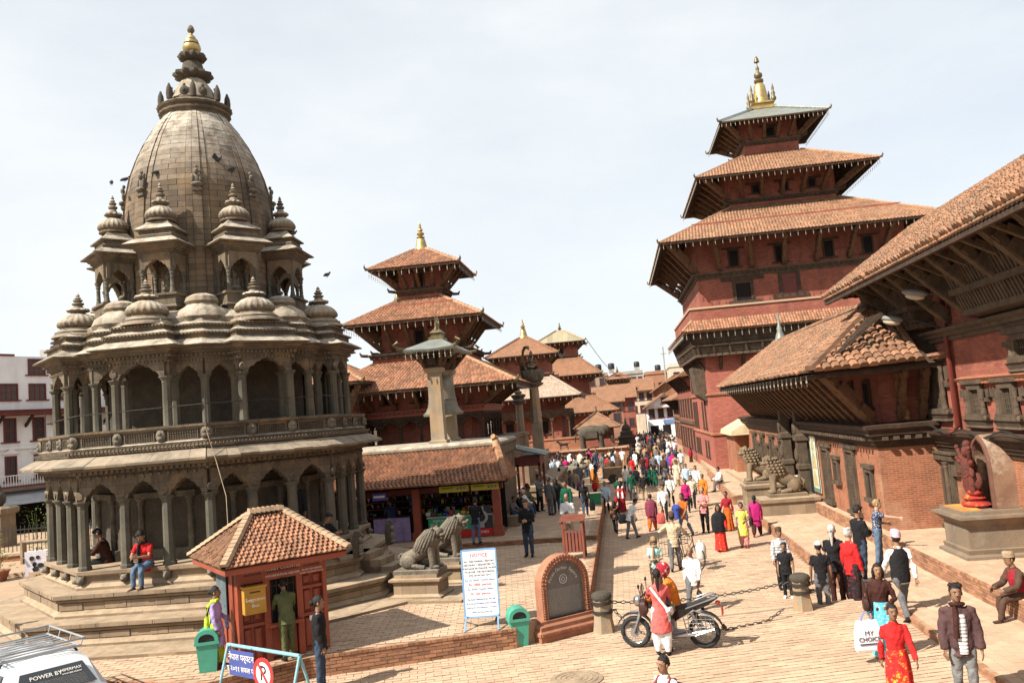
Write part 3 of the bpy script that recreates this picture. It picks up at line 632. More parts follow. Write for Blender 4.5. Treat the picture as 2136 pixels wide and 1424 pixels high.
# east stair between lion pedestals
b = MB()
for i, (x, z) in enumerate(((6.3, .62), (6.0, .78), (5.7, .94), (5.4, 1.1), (5.1, 1.27), (4.8, 1.44))): b.box(3.6, x, -.42, .42, .4, z)
b.xf(TR((0, 0, 0), STAIR)); b.build('stair', plinthst, temple)
b = MB(); b.box(4.4, 7.6, -1.5, 1.5, .38, .458); b.xf(TR((0, 0, 0), STAIR)); b.build('apron_slab', plinthst, temple)
for s_ in (-1, 1):
    b = MB(); b.mould(rect(5.75, 6.9, min(s_*.44, s_*1.16), max(s_*.44, s_*1.16)), [(.1, .458), (.1, .5), (.03, .53), (0, .55), (0, .8), (.05, .83), (.09, .86), (.09, .91), (-.02, .92), (-.02, 1.0), (-.2, 1.0)])
    b.xf(TR((0, 0, 0), STAIR)); b.build('lion_pedestal', plinthst, temple)
def stone_lion(name, label, loc, rz, m, s=1.0, curly=False, group=None):
    t = thing(name, label, 'statue', loc, rz, group)
    b = MB()                                       # seated: rump on the ground, front legs upright; looks along +X
    b.tube([(-.5, 0, .2), (-.42, 0, .32), (-.1, 0, .48), (.2, 0, .72), (.34, 0, .86)], [.2, .25, .25, .27, .2], 12)
    for y in (-.17, .17):
        b.tube([(.33, y, .75), (.38, y, .5), (.4, y, .22), (.4, y, .06)], [.14, .105, .09, .1], 10); b.ball((.47, y, .06), (.15, .1, .075), 8, 5)
        b.ball((-.32, y*1.15, .26), (.25, .12, .25), 12, 7); b.tube([(-.2, y*1.3, .12), (.05, y*1.35, .07), (.18, y*1.35, .06)], [.1, .085, .075], 8)
    b.tube([(-.58, 0, .1), (-.7, .08, .2), (-.72, .1, .42), (-.62, .06, .52)], [.06, .05, .06, .03], 7)
    b.build('body', m, t, 60)
    b = MB(); b.tube([(.1, 0, .62), (.25, 0, .9), (.38, 0, 1.1), (.42, 0, 1.28)], [.27, .31, .3, .2], 14)
    if curly:
        for zz, rr in ((.72, .3), (.83, .33), (.94, .34), (1.05, .33), (1.16, .3), (1.27, .24)):
            for k in range(11):
                an = PI*.28+k*PI*1.44/10; b.ball((.2+(zz-.72)*.36+rr*math.cos(an), rr*math.sin(an), zz), .062, 6, 4)
    else:
        for k in range(17):
            an = PI*.28+k*PI*1.44/16; b.tube([(.4+.2*math.cos(an), .2*math.sin(an), 1.3), (.28+.32*math.cos(an), .32*math.sin(an), 1.0), (.12+.33*math.cos(an), .33*math.sin(an), .64)], [.035, .05, .03], 6)
    b.build('mane', m, t, 60)
    b = MB(); b.ball((.5, 0, 1.2), (.2, .19, .2), 12, 8); b.ball((.66, 0, 1.13), (.14, .13, .08), 10, 6); b.ball((.64, 0, 1.03), (.11, .1, .05), 8, 5); b.ball((.77, 0, 1.18), (.045, .06, .045), 6, 4)
    for y in (-.1, .1): b.ball((.64, y, 1.26), .05, 7, 5); b.ball((.45, y*1.9, 1.34), (.05, .06, .08), 6, 4); b.ball((.6, y, 1.32), (.08, .05, .03), 6, 4)
    b.build('head', m, t, 60)
    b = MB(); b.mould(rect(-.75, .62, -.36, .36), [(0, -.14), (0, -.02), (-.03, .01)]); b.build('base_slab', m, t)
    t.scale = (s, s, s); return t
def stairpos(x, y, z): c, s_ = math.cos(STAIR), math.sin(STAIR); return (TC[0]+x*c-y*s_, TC[1]+x*s_+y*c, z)
stone_lion('lion_statue', 'stone lion sitting on the nearer pedestal beside the octagonal temple stair', stairpos(6.38, -.8, 1.1), STAIR, stonegr, .86).scale = (.86, .86, .7)
stone_lion('lion_statue', 'dark stone lion on the farther pedestal, half hidden behind the first lion', stairpos(6.38, .8, 1.1), STAIR, stonegr, .9).scale = (.9, .9, .76)
# two small carved guardians on the stair cheeks
for i, (x, y, lb) in enumerate(((4.75, -.95, 'small upright carved stone slab on the temple terrace behind the seated men'), (4.75, .95, 'small dark guardian slab at the far side of the temple stair'))):
    t = thing('guardian_stone', lb, 'statue', stairpos(x, y, 1.44), STAIR)
    b = MB(); b.plate([(-.14, 0), (.14, 0), (.17, .35), (.12, .55), (0, .64), (-.12, .55), (-.17, .35)], (0, 0, 0), (0, 1, 0), (0, 0, 1), .12); b.build('slab', stonedk, t)
    b = MB(); b.ball((.08, 0, .2), (.07, .09, .15), 8, 5); b.ball((.09, 0, .42), (.06, .07, .08), 8, 5); b.ball((.1, 0, .08), (.08, .12, .06), 8, 4); b.build('figure', stonegr, t, 60)
# wire strung round the upper columns and the lamp cord
t = thing('wire', 'thin grey wire strung round the upper columns of the stone temple', 'wire', (TC[0], TC[1], 0))
b = MB(); pp = []
for k in range(-3, 4): a = CA[0]+k*PI/4; pp.append((4.1*math.cos(a), 4.1*math.sin(a), 5.5+.04*k))
b.tube(pp, .012, 5); b.build('strand', iron, t)
for k in (-2, 0, 2):
    a = CA[0]+k*PI/4; b = MB(); b.tube([(4.1*math.cos(a), 4.1*math.sin(a), 5.0), (4.1*math.cos(a), 4.1*math.sin(a), 5.7)], .016, 6); b.build('stake', iron, t)
t = thing('cord', 'thin pale cord hanging from the temple balcony to the ticket booth roof', 'cord', (0, 0, 0))
b = MB(); b.tube([(-9.5, 18.45, 5.0), (-9.1, 18.1, 4.2), (-8.6, 17.5, 3.4), (-8.35, 17.0, 2.85)], .008, 5); b.build('strand', plinthst, t)
# ------------------------------------------------------------ tiled roofs
TILE = MB(); TILE.add([(-.5, -.5, .1), (0, -.5, 1), (.5, -.5, .1), (-.5, .5, -.6), (0, .5, .3), (.5, .5, -.6), (-.5, -.5, -.5), (.5, -.5, -.5)], [(0, 1, 4, 3), (1, 2, 5, 4), (6, 7, 2, 1, 0), (6, 0, 3), (2, 7, 5)])
def tilefield(par, A, B, Ct, D, w_, ex, m, limit=0, th=.05, jit=.012, name='roof_tile', tmpl=None, miss=0):
    """rows of tiles on the roof plane A B (eave, left to right seen from outside) C D (top)"""
    A, B, Ct, D = (np.array(p, float) for p in (A, B, Ct, D)); u = unit(B-A); n = unit(np.cross(u, D-A))
    if n[2] < 0: n = -n
    s = np.cross(n, u); S = (D-A) @ s; rows = max(1, int(round(S/ex))); ex = S/rows; out = []
    l1, r0, r1 = (D-A) @ u, (B-A) @ u, (Ct-A) @ u
    for r in range(rows):
        v = (r+.5)*ex; f = v/S; a = l1*f; b_ = r0+(r1-r0)*f; k = max(1, int(round((b_-a)/w_)))
        x = a+(np.arange(k)+.5)*(b_-a)/k
        for xx in x:
            if miss and random.random() < miss: continue
            t = random.gauss(0, jit*2); lift = random.gauss(0, jit)
            uu = u*math.cos(t)+s*math.sin(t); ss = -u*math.sin(t)+s*math.cos(t); ss = unit(ss+n*(.05+lift)); nn = np.cross(uu, ss)
            out.append(FR(A+u*(xx+random.gauss(0, jit*.3))+s*(v+random.gauss(0, jit*.6))+n*th*.4, uu*(b_-a)/k*.98, ss*ex*1.3, nn*th))
    pieces(name, tmpl or TILE, out, m, par, limit)
def hipline(par, p, q, w_=.2, h=.14, ln=.3, m=None, name='ridge_tile'):
    p, q = np.array(p, float), np.array(q, float); L = np.linalg.norm(q-p); d = (q-p)/L; k = max(2, int(L/ln)); u = unit(np.cross(d, (0, 0, 1))) if abs(d[2]) < .99 else np.array([1., 0, 0]); n = np.cross(u, d)
    t = MB(); t.add([(-.5, -.5, -.2), (-.3, -.5, .45), (.3, -.5, .45), (.5, -.5, -.2), (-.5, .5, -.4), (-.3, .5, .3), (.3, .5, .3), (.5, .5, -.4)], [(0, 1, 5, 4), (1, 2, 6, 5), (2, 3, 7, 6), (3, 2, 1, 0), (4, 5, 6, 7)])
    pieces(name, t, [FR(p+d*(i+.5)*L/k+n*.03, u*w_, d*L/k*1.15, n*h) for i in range(k)], m or ridge, par, 60, facing=False)
def bells(par, A, B, dz=.0, step=.35, sz=1.0):
    A, B = np.array(A, float), np.array(B, float); L = np.linalg.norm(B-A); k = int(L/step); b = MB()
    for i in range(k):
        p = A+(B-A)*(i+.5)/k; b.beam(p, p-np.array([0, 0, .12*sz]), .012, .012); b.lathe([(.03*sz, p[2]-.12*sz-.07*sz), (.022*sz, p[2]-.12*sz)], 5, (p[0], p[1])); b.plate([(0, 0), (.03*sz, -.05*sz), (0, -.1*sz), (-.03*sz, -.05*sz)], p-np.array([0, 0, .2*sz]), unit(B-A), (0, 0, 1), .006)
    if b.n: b.build('eave_bell', bellm, par, kind='stuff')
ST = MB(); ST.beam((0, 0, 0), (0, 1, 0), 1, 1); ST.beam((0, .08, .2), (0, .3, .2), 1.5, 1.3); ST.beam((0, .36, .35), (0, .72, .35), 1.35, 1.5); ST.beam((0, .8, .2), (0, .9, .2), 1.6, 1.2)
def strutmat(p, q, w_):
    p, q = np.array(p, float), np.array(q, float); d = q-p; u = unit(np.cross(d, (0, 0, 1))); return FR(p, u*w_, d, unit(np.cross(u, d))*w_)
def spire(par, z, kind='bell', s=1.0, c=(0, 0)):
    b = MB()
    if kind == 'bell': b.lathe([(.42*s, z), (.4*s, z+.05*s), (.36*s, z+.1*s), (.3*s, z+.35*s), (.24*s, z+.65*s), (.2*s, z+.72*s), (.16*s, z+.76*s)], 20, c); z0 = z+.76*s
    else: z0 = z
    b.build('gilt_bell', gold, par, 50) if kind == 'bell' else None
    b = MB(); b.lathe([(.2*s, z0), (.25*s, z0+.03*s), (.12*s, z0+.08*s), (.1*s, z0+.13*s), (.2*s, z0+.18*s), (.22*s, z0+.26*s), (.1*s, z0+.34*s), (.08*s, z0+.38*s), (.15*s, z0+.43*s), (.14*s, z0+.5*s), (.06*s, z0+.55*s), (.09*s, z0+.6*s), (.05*s, z0+.66*s), (.07*s, z0+.7*s), (.02*s, z0+.9*s)], 14, c); b.build('pinnacle', bronze if kind != 'bell' else gold, par, 50)
def roof(par, wh, e, ez, t, tz, tmat=tile, tw=.15, ex=.2, faces='SEW', limit=150, wz=None, rafter=True, slabm=None, strut_n=4, sz0=None, ncorner=True, geo=True, horn=True, bell=True, bstep=.4, c=(0, 0), sw=.13):
    """hipped roof round a square wall of half-width wh, eave half-width e at ez, top half-width t at tz"""
    sl = (tz-ez)/(e-t); zu = ez+(e-wh)*sl-.16
    E = lambda h, z: [(c[0]-h, c[1]-h, z), (c[0]+h, c[1]-h, z), (c[0]+h, c[1]+h, z), (c[0]-h, c[1]+h, z)]
    b = MB(); b.loft([E(wh-.02, zu), E(e-.04, ez-.14)], False); b.loft([E(e-.04, ez-.14), E(e, ez-.11), E(e, ez-.02)], False); b.build('eave_board', wood, par)
    b = MB(); b.loft([E(e, ez-.02), E(t, tz-.02)], False); b.loft([E(t, tz-.02), E(t-.05, tz+.03)], True); b.build('roof', slabm or tilefar, par)
    crn = E(e+.02, ez+.02); top = E(t, tz+.02)
    for i, f in enumerate('SENW'):
        if geo and f in faces: tilefield(par, crn[i], crn[(i+1) % 4], top[(i+1) % 4], top[i], tw, ex, tmat, limit if f == 'S' else 0)
        hipline(par, crn[i], top[i], m=ridge if geo else (slabm or ridge))
        if rafter and f != 'N':
            d = [(0, -1), (1, 0), (0, 1), (-1, 0)][i]; uu = (-d[1], d[0]); rb = MB(); k = int(2*e/.36)
            for j in range(k):
                x = -e+(j+.5)*2*e/k; x0 = max(-wh, min(wh, x))
                rb.beam((c[0]+d[0]*wh+uu[0]*x0, c[1]+d[1]*wh+uu[1]*x0, zu-.03), (c[0]+d[0]*(e-.1)+uu[0]*x, c[1]+d[1]*(e-.1)+uu[1]*x, ez-.16), .09, .08)
            rb.build('rafter', wood, par, kind='stuff')
        if bell and f != 'N': bells(par, np.array(crn[i])-[0, 0, .15], np.array(crn[(i+1) % 4])-[0, 0, .15], step=bstep)
    if horn:
        b = MB()
        for i in range(4):
            p = np.array(crn[i]); d = unit(p-np.array([c[0], c[1], p[2]])); h_ = MB(); h_.tube([p-d*.2, p+d*.12, p+d*.2+np.array([0, 0, .14]), p+d*.16+np.array([0, 0, .26])], [.09, .08, .05, .015], 6); h_.build('eave_horn', bronze, par)
    if strut_n:
        z0 = sz0 if sz0 is not None else zu-1.0; A = []; r = .86
        for i, f in enumerate('SENW'):
            if f == 'N': continue
            d = np.array([(0, -1), (1, 0), (0, 1), (-1, 0)][i]); uu = np.array([-d[1], d[0]])
            for j in range(strut_n):
                x = (-1+2*(j+.5)/strut_n)*wh*.92; p = d*wh+uu*x; q = d*(wh+(e-wh)*.72)+uu*x*(1+.35*(e-wh)/wh*.72)
                A.append(strutmat((c[0]+p[0], c[1]+p[1], z0), (c[0]+q[0], c[1]+q[1], ez+(e-wh)*sl*.28-.24), sw))
            k = np.array(E(wh, z0)[i]); q = np.array(E(wh+(e-wh)*.8, ez+(e-wh)*sl*.2-.22)[i]); A.append(strutmat(k, q, sw*1.3))
        instances('strut', ST, A, struts, par)
def walltier(par, wh, z0, z1, m=brickred, corn=None, c=(0, 0)):
    b = MB(); b.prism(sq(c, wh), z0, z1); b.build('wall', m, par)
    if corn:
        b = MB(); b.mould(sq(c, wh), [(.02, corn-.22), (.08, corn-.2), (.08, corn-.12), (.16, corn-.1), (.16, corn-.04), (.26, corn-.02), (.28, corn+.04), (.02, corn+.06)]); b.build('cornice', woodgr, par)
        t = MB(); A = []
        for i in range(4):
            d = np.array([(0, -1), (1, 0), (0, 1), (-1, 0)][i]); uu = np.array([-d[1], d[0]]); k = int(2*wh/.3)
            for j in range(k):
                x = -wh+(j+.5)*2*wh/k; p = np.array(c)+d*(wh+.09)+uu*x; A.append(FR((p[0], p[1], corn-.15), (uu[0]*.1, uu[1]*.1, 0), (d[0]*.16, d[1]*.16, 0), (0, 0, .1)))
        pieces('beam_end', TB, A, wood, par, 0)
        for i in range(4):
            p = np.array(sq(c, wh+.2)[i]); d = unit(p-np.array(c)); q = p+d*.35
            t.tube([(p[0], p[1], corn), (q[0], q[1], corn+.02), (q[0]+d[0]*.1, q[1]+d[1]*.1, corn+.18)], [.09, .08, .03], 6)
            tt = t; t = MB(); tt.build('cornice_horn', wood, par)
def window(par, o, u, w_, h, d=.06, fw_=.1, m=None, lattice=False, ears=True, pane=None, label=None, ear=.35, sill=True, mull=0):
    """carved wooden window: opening, frame, long lintel and sill; o = bottom centre on the wall, u = rightwards"""
    m = m or wood; o = np.array(o, float); u = unit(u); n = np.array([u[1], -u[0], 0]); M0 = FR(o, u, -n, (0, 0, 1))
    b = MB(); b.box(-w_/2-fw_, -w_/2, -d, .05, 0, h); b.box(w_/2, w_/2+fw_, -d, .05, 0, h); b.box(-w_/2-fw_*1.001, w_/2+fw_*1.001, -d*1.02, .05, h, h+fw_)
    if sill: b.box(-w_/2-fw_-ear*.5, w_/2+fw_+ear*.5, -d*1.5, .05, -fw_, -.001)
    if ears: b.box(-w_/2-fw_-ear, w_/2+fw_+ear, -d*1.4, .05, h+fw_+.001, h+fw_*2)
    b.xf(M0); f = b.build('window', m, par, label=label)
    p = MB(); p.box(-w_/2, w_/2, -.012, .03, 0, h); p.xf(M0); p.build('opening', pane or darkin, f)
    if lattice or mull:
        l = MB()
        k = max(2, int(w_/.1)) if lattice else mull+1
        for i in range(1, k): x = -w_/2+i*w_/k; l.box(x-.015, x+.015, -.035, -.013, 0, h)
        k = max(2, int(h/.12)) if lattice else 2
        for i in range(1, k): z = i*h/k; l.box(-w_/2, w_/2, -.03, -.0131, z-.014, z+.014)
        l.xf(M0); l.build('lattice' if lattice else 'glazing_bar', m, f)
    return f
def arcade(par, p, q, n, z0, h, m=wood, th=.16, post=.11, ap=.34, panel=.9):
    """carved posts with cusped wooden arches between p and q"""
    p, q = np.array(p, float), np.array(q, float); L = np.linalg.norm(q-p); u = (q-p)/L; A = []
    cb = column(h, post*.7, fancy=True)
    for i in range(n+1): c = p+u*L*i/n; A.append(TR((c[0], c[1], z0), math.atan2(u[1], u[0])))
    instances('post', cb, A, m, par, 40)
    for i in range(n):
        c = p+u*L*i/n; b = MB(); b.plate(arch_outline(L/n, panel, 0, ap, post), (c[0], c[1], z0+h-ap*.9), (u[0], u[1], 0), (0, 0, 1), th)
        nn = np.array([u[1], -u[0], 0]); k = 9
        for j in range(k):                               # scalloped carving along the arch
            a = PI*j/(k-1); x = L/n/2-(L/n/2-post*.8)*math.cos(a); z = z0+h-ap*.9+ap*1.15*math.sin(a)+.05
            b.ball(np.array([c[0], c[1], 0])+np.array([u[0], u[1], 0])*x+nn*th*.5+np.array([0, 0, z]), (.07, .07, .05), 6, 4)
        b.build('arch', m, par)
# ------------------------------------------------------------ three-tiered red pagoda left of the street
PC = (-10.05, 45.3)
pg = thing('pagoda_temple', 'three-tiered pagoda with orange tiled roofs and a gilt bell finial behind the shop', 'temple', (PC[0], PC[1], 0))
b = MB()
for h, z0, z1 in ((6.6, -.3, 1.3), (5.6, 1.3, 2.5), (4.6, 2.5, 3.65)): b.mould(sq((0, 0), h), [(0, z0), (0, z1-.2), (.06, z1-.18), (.06, z1), (-.9, z1)])
b.build('stepped_base', plinthst, pg)
walltier(pg, 2.5, 3.6, 8.3, corn=8.35)
b = MB(); b.mould(sq((0, 0), 3.3), [(-.3, 5.02), (.02, 5.04), (.02, 5.16), (.1, 5.18), (.1, 5.28), (.2, 5.3), (.2, 5.36), (.05, 5.38), (-.9, 5.4)]); b.build('arcade_cornice', woodred, pg)
pieces('beam_end', TB, [FR((x, -3.38, 5.23), (.12, 0, 0), (0, .1, 0), (0, 0, .1)) for x in np.arange(-3.2, 3.3, .24)], woodgr, pg, 30)
walltier(pg, 3.25, 5.35, 6.9, corn=None)
for a_, b_ in (((-3.2, -3.2), (3.2, -3.2)), ((3.2, -3.2), (3.2, 3.2)), ((-3.2, 3.2), (-3.2, -3.2))): arcade(pg, a_, b_, 6, 3.65, 1.1)
roof(pg, 3.3, 5.3, 6.35, 2.07, 8.1, tw=.17, ex=.24, limit=250, strut_n=5, sz0=5.4)
walltier(pg, 2.05, 8.0, 11.0, corn=8.45)
roof(pg, 2.05, 3.62, 9.95, 1.01, 11.45, tw=.17, ex=.24, limit=120, strut_n=4, sz0=8.55)
walltier(pg, 1.15, 11.3, 13.6, corn=11.8)
roof(pg, 1.15, 2.44, 12.95, .35, 14.2, tw=.17, ex=.24, limit=100, strut_n=3, sz0=11.9)
spire(pg, 14.15, s=1.0)
for x in (-1.6, 0, 1.6): window(pg, (x, -3.25, 5.75), (1, 0, 0), .4, .6)
for x in (0,): window(pg, (x, -2.05, 8.8), (1, 0, 0), .4, .7); window(pg, (x, -1.15, 12.0), (1, 0, 0), .4, .7)
window(pg, (3.25, 0, 5.75), (0, 1, 0), .4, .6)
# the two pagodas farther up the street
def farpagoda(name, label, c, base, tiers, top, sp, rz=0, arc=None, tm=tilefar, walls=brickred, topm=None):
    t = thing(name, label, 'temple', (c[0], c[1], 0), rz)
    b = MB()
    for h, z0, z1 in base: b.mould(sq((0, 0), h), [(0, z0), (0, z1-.15), (.08, z1-.13), (.08, z1), (-.8, z1)])
    b.build('stepped_base', brickor, t)
    for i, (wh, z0, e, ez, th_, tz, mm) in enumerate(tiers):
        walltier(t, wh, z0, ez+.5, walls, corn=z0+.45 if i else None)
        roof(t, wh, e, ez, th_, tz, geo=False, slabm=mm, rafter=True, strut_n=4, sz0=ez-.75, bell=i != 9, bstep=.5, sw=.18)
        if i: window(t, (0, -wh, z0+.7), (1, 0, 0), .5, .7)
        else:
            for x in (-wh*.5, wh*.5): window(t, (x, -wh, z0+.5), (1, 0, 0), .6, 1.1)
    spire(t, tiers[-1][5], 'bell' if sp else 'x', 1.1)
    return t
vp = farpagoda('pagoda_temple', 'two-tiered pagoda with a bleached lower roof behind the statue columns', (-8.4, 80), [(6.3, -.3, 1.4), (5.0, 1.4, 2.35)],
    [(3.2, 2.3, 5.2, 6.1, 2.4, 8.1, tilegrey), (2.35, 7.8, 3.4, 10.15, .4, 12.0, tilefar)], 0, True)
for a_, b_ in (((-3.9, -3.9), (3.9, -3.9)), ((3.9, -3.9), (3.9, 3.9))): arcade(vp, a_, b_, 5, 2.35, 2.0, woodgr, ap=.45, panel=1.0)
bp_ = farpagoda('pagoda_temple', 'three-tiered pagoda with a pale gilded top roof farthest up the street', (-6.1, 100), [(6.0, -.3, .9)],
    [(4.4, .9, 6.1, 4.45, 3.3, 6.3, tilefar), (3.0, 6.0, 4.6, 8.75, 2.0, 10.9, tilefar), (1.9, 10.6, 2.95, 12.75, .45, 14.3, mat('pale_gilt_sheet', (.36, .3, .19), (.3, .25, .17), 1, .4, .2, 10, brick=(.6, 4, (.3, .24, .14), .03), metal=.3))], 0, False)
# behind the stone temple: a low tiled roof and a stone shikhara
t = thing('tiled_house', 'low tiled roof seen just behind the stone temple at its right edge', 'house', (-14.6, 41.5, 0))
walltier(t, 1.6, .5, 6.6); roof(t, 1.6, 2.6, 6.9, .3, 8.2, tw=.2, ex=.26, limit=40, strut_n=3, sz0=5.6, bell=False)
t = thing('stone_shikhara', 'small pale stone temple top between the pagoda roofs and the stone temple', 'temple', (-15.9, 62, 0))
b = MB()
for h, z0, z1 in ((2.2, -.3, 6), (1.6, 6, 9), (1.3, 9, 10)): b.mould(sq((0, 0), h), [(0, z0), (0, z1-.3), (.2, z1-.25), (.2, z1-.1), (-.3, z1)])
b.build('tower', stone, t); b = MB(); b.lathe([(1.1, 10), (1.0, 11.2), (.6, 12.4), (.5, 12.6)], 16); b.build('spire', stonegr, t, 40); b = MB(); b.lathe([(.3, 12.5), (.5, 12.8), (.5, 13.3), (.2, 13.7), (.35, 14.0), (.2, 14.4), (.1, 14.8), (.02, 15.3)], 12); b.build('pinnacle', bronze, t, 50)
# ------------------------------------------------------------ palace tower on the right
tw = thing('palace_tower', 'tall four-roofed red brick palace tower with a gilt top on the right', 'tower', (12.3, 61.2, 0))
W_ = 6.5
walltier(tw, W_, -.3, 9.7, brickpink)
walltier(tw, W_, 9.7, 16.0, brickred)
b = MB()
for z in (2.44, 4.97): b.mould(sq((0, 0), W_), [(.003, z-.12), (.1, z-.08), (.1, z+.02), (.003, z+.06)], cap=False)
b.build('string_course', brickor, tw)
sg = lambda o: sq((0, 0), W_+o)
b = MB(); b.loft([[(x, y, 7.35) for x, y in sg(.54)], [(x, y, 7.5) for x, y in sg(.56)], [(x, y, 9.0) for x, y in sg(.98)]], False); b.loft([[(x, y, 7.35) for x, y in sg(0)], [(x, y, 7.35) for x, y in sg(.54)]], False); b.build('gallery', woodgr, tw)
g2 = MB()
for i, d in ((0, (0, -1)), (3, (-1, 0))):
    uu = (-d[1], d[0])
    for z, o, s_ in ((7.42, .6, .16), (8.05, .76, .1), (8.9, 1.0, .1)):
        h = W_+o; a, c = (d[0]*h-uu[0]*h, d[1]*h-uu[1]*h, z), (d[0]*h+uu[0]*h, d[1]*h+uu[1]*h, z); g = MB(); g.beam(a, c, .12, s_); g.build('gallery_rail', woodgr, tw)
    A = []
    for j in range(15):
        x = -W_-.4+j*(2*W_+.8)/14; A.append(strutmat((d[0]*(W_+.58)+uu[0]*x, d[1]*(W_+.58)+uu[1]*x, 7.45), (d[0]*(W_+1.02)+uu[0]*x*1.05, d[1]*(W_+1.02)+uu[1]*x*1.05, 8.95), .12))
    instances('gallery_post', ST, A, wood, tw)
    lt = MB()
    for j in range(9):
        z = 7.62+j*.15; o = W_+.545+(z-7.45)*.285+.02; lt.beam((d[0]*o-uu[0]*o, d[1]*o-uu[1]*o, z), (d[0]*o+uu[0]*o, d[1]*o+uu[1]*o, z), .03, .03)
    lt.build('lattice', wood, tw, kind='stuff')
    A = [strutmat((d[0]*W_+uu[0]*x, d[1]*W_+uu[1]*x, 6.5), (d[0]*(W_+.5)+uu[0]*x, d[1]*(W_+.5)+uu[1]*x, 7.3), .14) for x in np.arange(-5.6, 6, 1.4)]
    instances('bracket', ST, A, wood, tw)
E_ = lambda h, z: [(-h, -h, z), (h, -h, z), (h, h, z), (-h, h, z)]
b = MB(); b.loft([E_(W_+.6, 9.0), E_(W_+1.35, 8.86), E_(W_+1.35, 8.95), E_(W_+.7, 9.62)], False); b.build('skirt_roof', tilebr, tw)
c0, c1 = E_(W_+1.38, 8.98), E_(W_+.7, 9.65)
tilefield(tw, c0[0], c0[1], c1[1], c1[0], .18, .22, tile, 80); tilefield(tw, c0[3], c0[0], c1[0], c1[3], .18, .22, tile, 40)
for i in (0, 1): hipline(tw, c0[i], c1[i])
bells(tw, np.array(c0[0])-[0, 0, .15], np.array(c0[1])-[0, 0, .15], step=.42, sz=1.3); bells(tw, np.array(c0[3])-[0, 0, .15], np.array(c0[0])-[0, 0, .15], step=.42, sz=1.3)
b = MB(); b.mould(sq((0, 0), W_), [(.45, 9.55), (.72, 9.6), (.72, 10.4), (.0, 10.405)], cap=False); b.build('parapet', brickred, tw)
b = MB(); b.mould(sq((0, 0), W_), [(.6, 10.36), (.8, 10.36), (.8, 10.48), (0, 10.49)], cap=False); b.build('parapet_coping', slabmat, tw)
b = MB(); b.mould(sq((0, 0), W_), [(.02, 12.3), (.1, 12.32), (.1, 12.45), (.2, 12.47), (.2, 12.58), (.32, 12.6), (.34, 12.68), (.02, 12.72)], cap=False); b.build('cornice', woodgr, tw)
pieces('beam_end', TB, [FR((x, -W_-.14, 12.5), (.14, 0, 0), (0, .2, 0), (0, 0, .12)) for x in np.arange(-6.4, 6.5, .34)]+[FR((-W_-.14, x, 12.5), (0, .14, 0), (-.2, 0, 0), (0, 0, .12)) for x in np.arange(-6.4, 6.5, .34)], wood, tw, 60)
roof(tw, W_, 8.8, 14.55, 3.63, 17.4, tmat=tilebr, tw=.2, ex=.26, faces='SW', limit=200, strut_n=6, sz0=12.75, bstep=.45, sw=.2)
walltier(tw, 3.5, 17.2, 20.4, corn=17.9)
roof(tw, 3.5, 5.81, 19.2, 1.94, 21.4, tmat=tilebr, tw=.2, ex=.26, faces='SW', limit=120, strut_n=5, sz0=18.0, bstep=.4, sw=.18)
walltier(tw, 1.85, 21.2, 24.3, corn=22.3)
roof(tw, 1.85, 3.63, 23.5, .65, 25.1, geo=False, slabm=copper, strut_n=4, sz0=22.4, bstep=.3, sw=.16)
window(tw, (0, -1.85, 22.6), (1, 0, 0), .45, .6)
for x in (-1.7, 0.2, 2.0): window(tw, (x, -3.5, 18.3), (1, 0, 0), .4, .5)
for x in (-4.1, -1.2, 1.8, 4.2): window(tw, (x, -W_, 13.0), (1, 0, 0), .5, 1.0)
window(tw, (-3.7, -W_, 10.75), (1, 0, 0), .9, 1.1, fw_=.2, ear=.7); window(tw, (-.8, -W_, 10.9), (1, 0, 0), .9, 1.3, fw_=.22, ear=.9, pane=wooddkred)
b = MB(); b.mould(sq((0, 0), .62), [(.25, 25.0), (.25, 25.2), (.05, 25.25), (.05, 25.4), (.2, 25.45), (.2, 25.55), (-.1, 25.6)]); b.build('gilt_base', gold, tw)
b = MB(); b.lathe([(.6, 25.55), (.55, 25.7), (.48, 26.3), (.4, 26.9), (.3, 27.1), (.2, 27.15)], 20); b.build('gilt_bell', gold, tw, 50)
b = MB(); b.lathe([(.2, 27.1), (.34, 27.25), (.34, 27.4), (.16, 27.5), (.3, 27.65), (.3, 27.85), (.12, 28.0), (.1, 28.15), (.14, 28.25), (.04, 28.5), (.03, 28.8)], 14); b.lathe([(.2, 28.75), (.14, 29.0), (.04, 29.2)], 12); b.build('pinnacle', bronze, tw, 50)
for x, y in ((-.75, -.75), (.75, -.75), (-.75, .75), (.75, .75)):
    b = MB(); b.lathe([(.16, 25.55), (.2, 25.7), (.1, 25.9), (.15, 26.05), (.06, 26.25), (.1, 26.4), (.02, 26.8)], 10, (x, y)); b.build('small_pinnacle', bronze, tw, 50)
for y, z in ((-2.5, 5.4), (1.2, 5.4)):                 # west front: tall narrow windows
    pass
for y0 in (5.2, 3.9, 2.6, -1.5, -3.2):
    window(tw, (-W_, y0, 5.35), (0, -1, 0), .35, 1.5, ears=False); window(tw, (-W_, y0, 2.75), (0, -1, 0), .35, 1.7, ears=False); window(tw, (-W_, y0, .8), (0, -1, 0), .35, 1.0, ears=False)
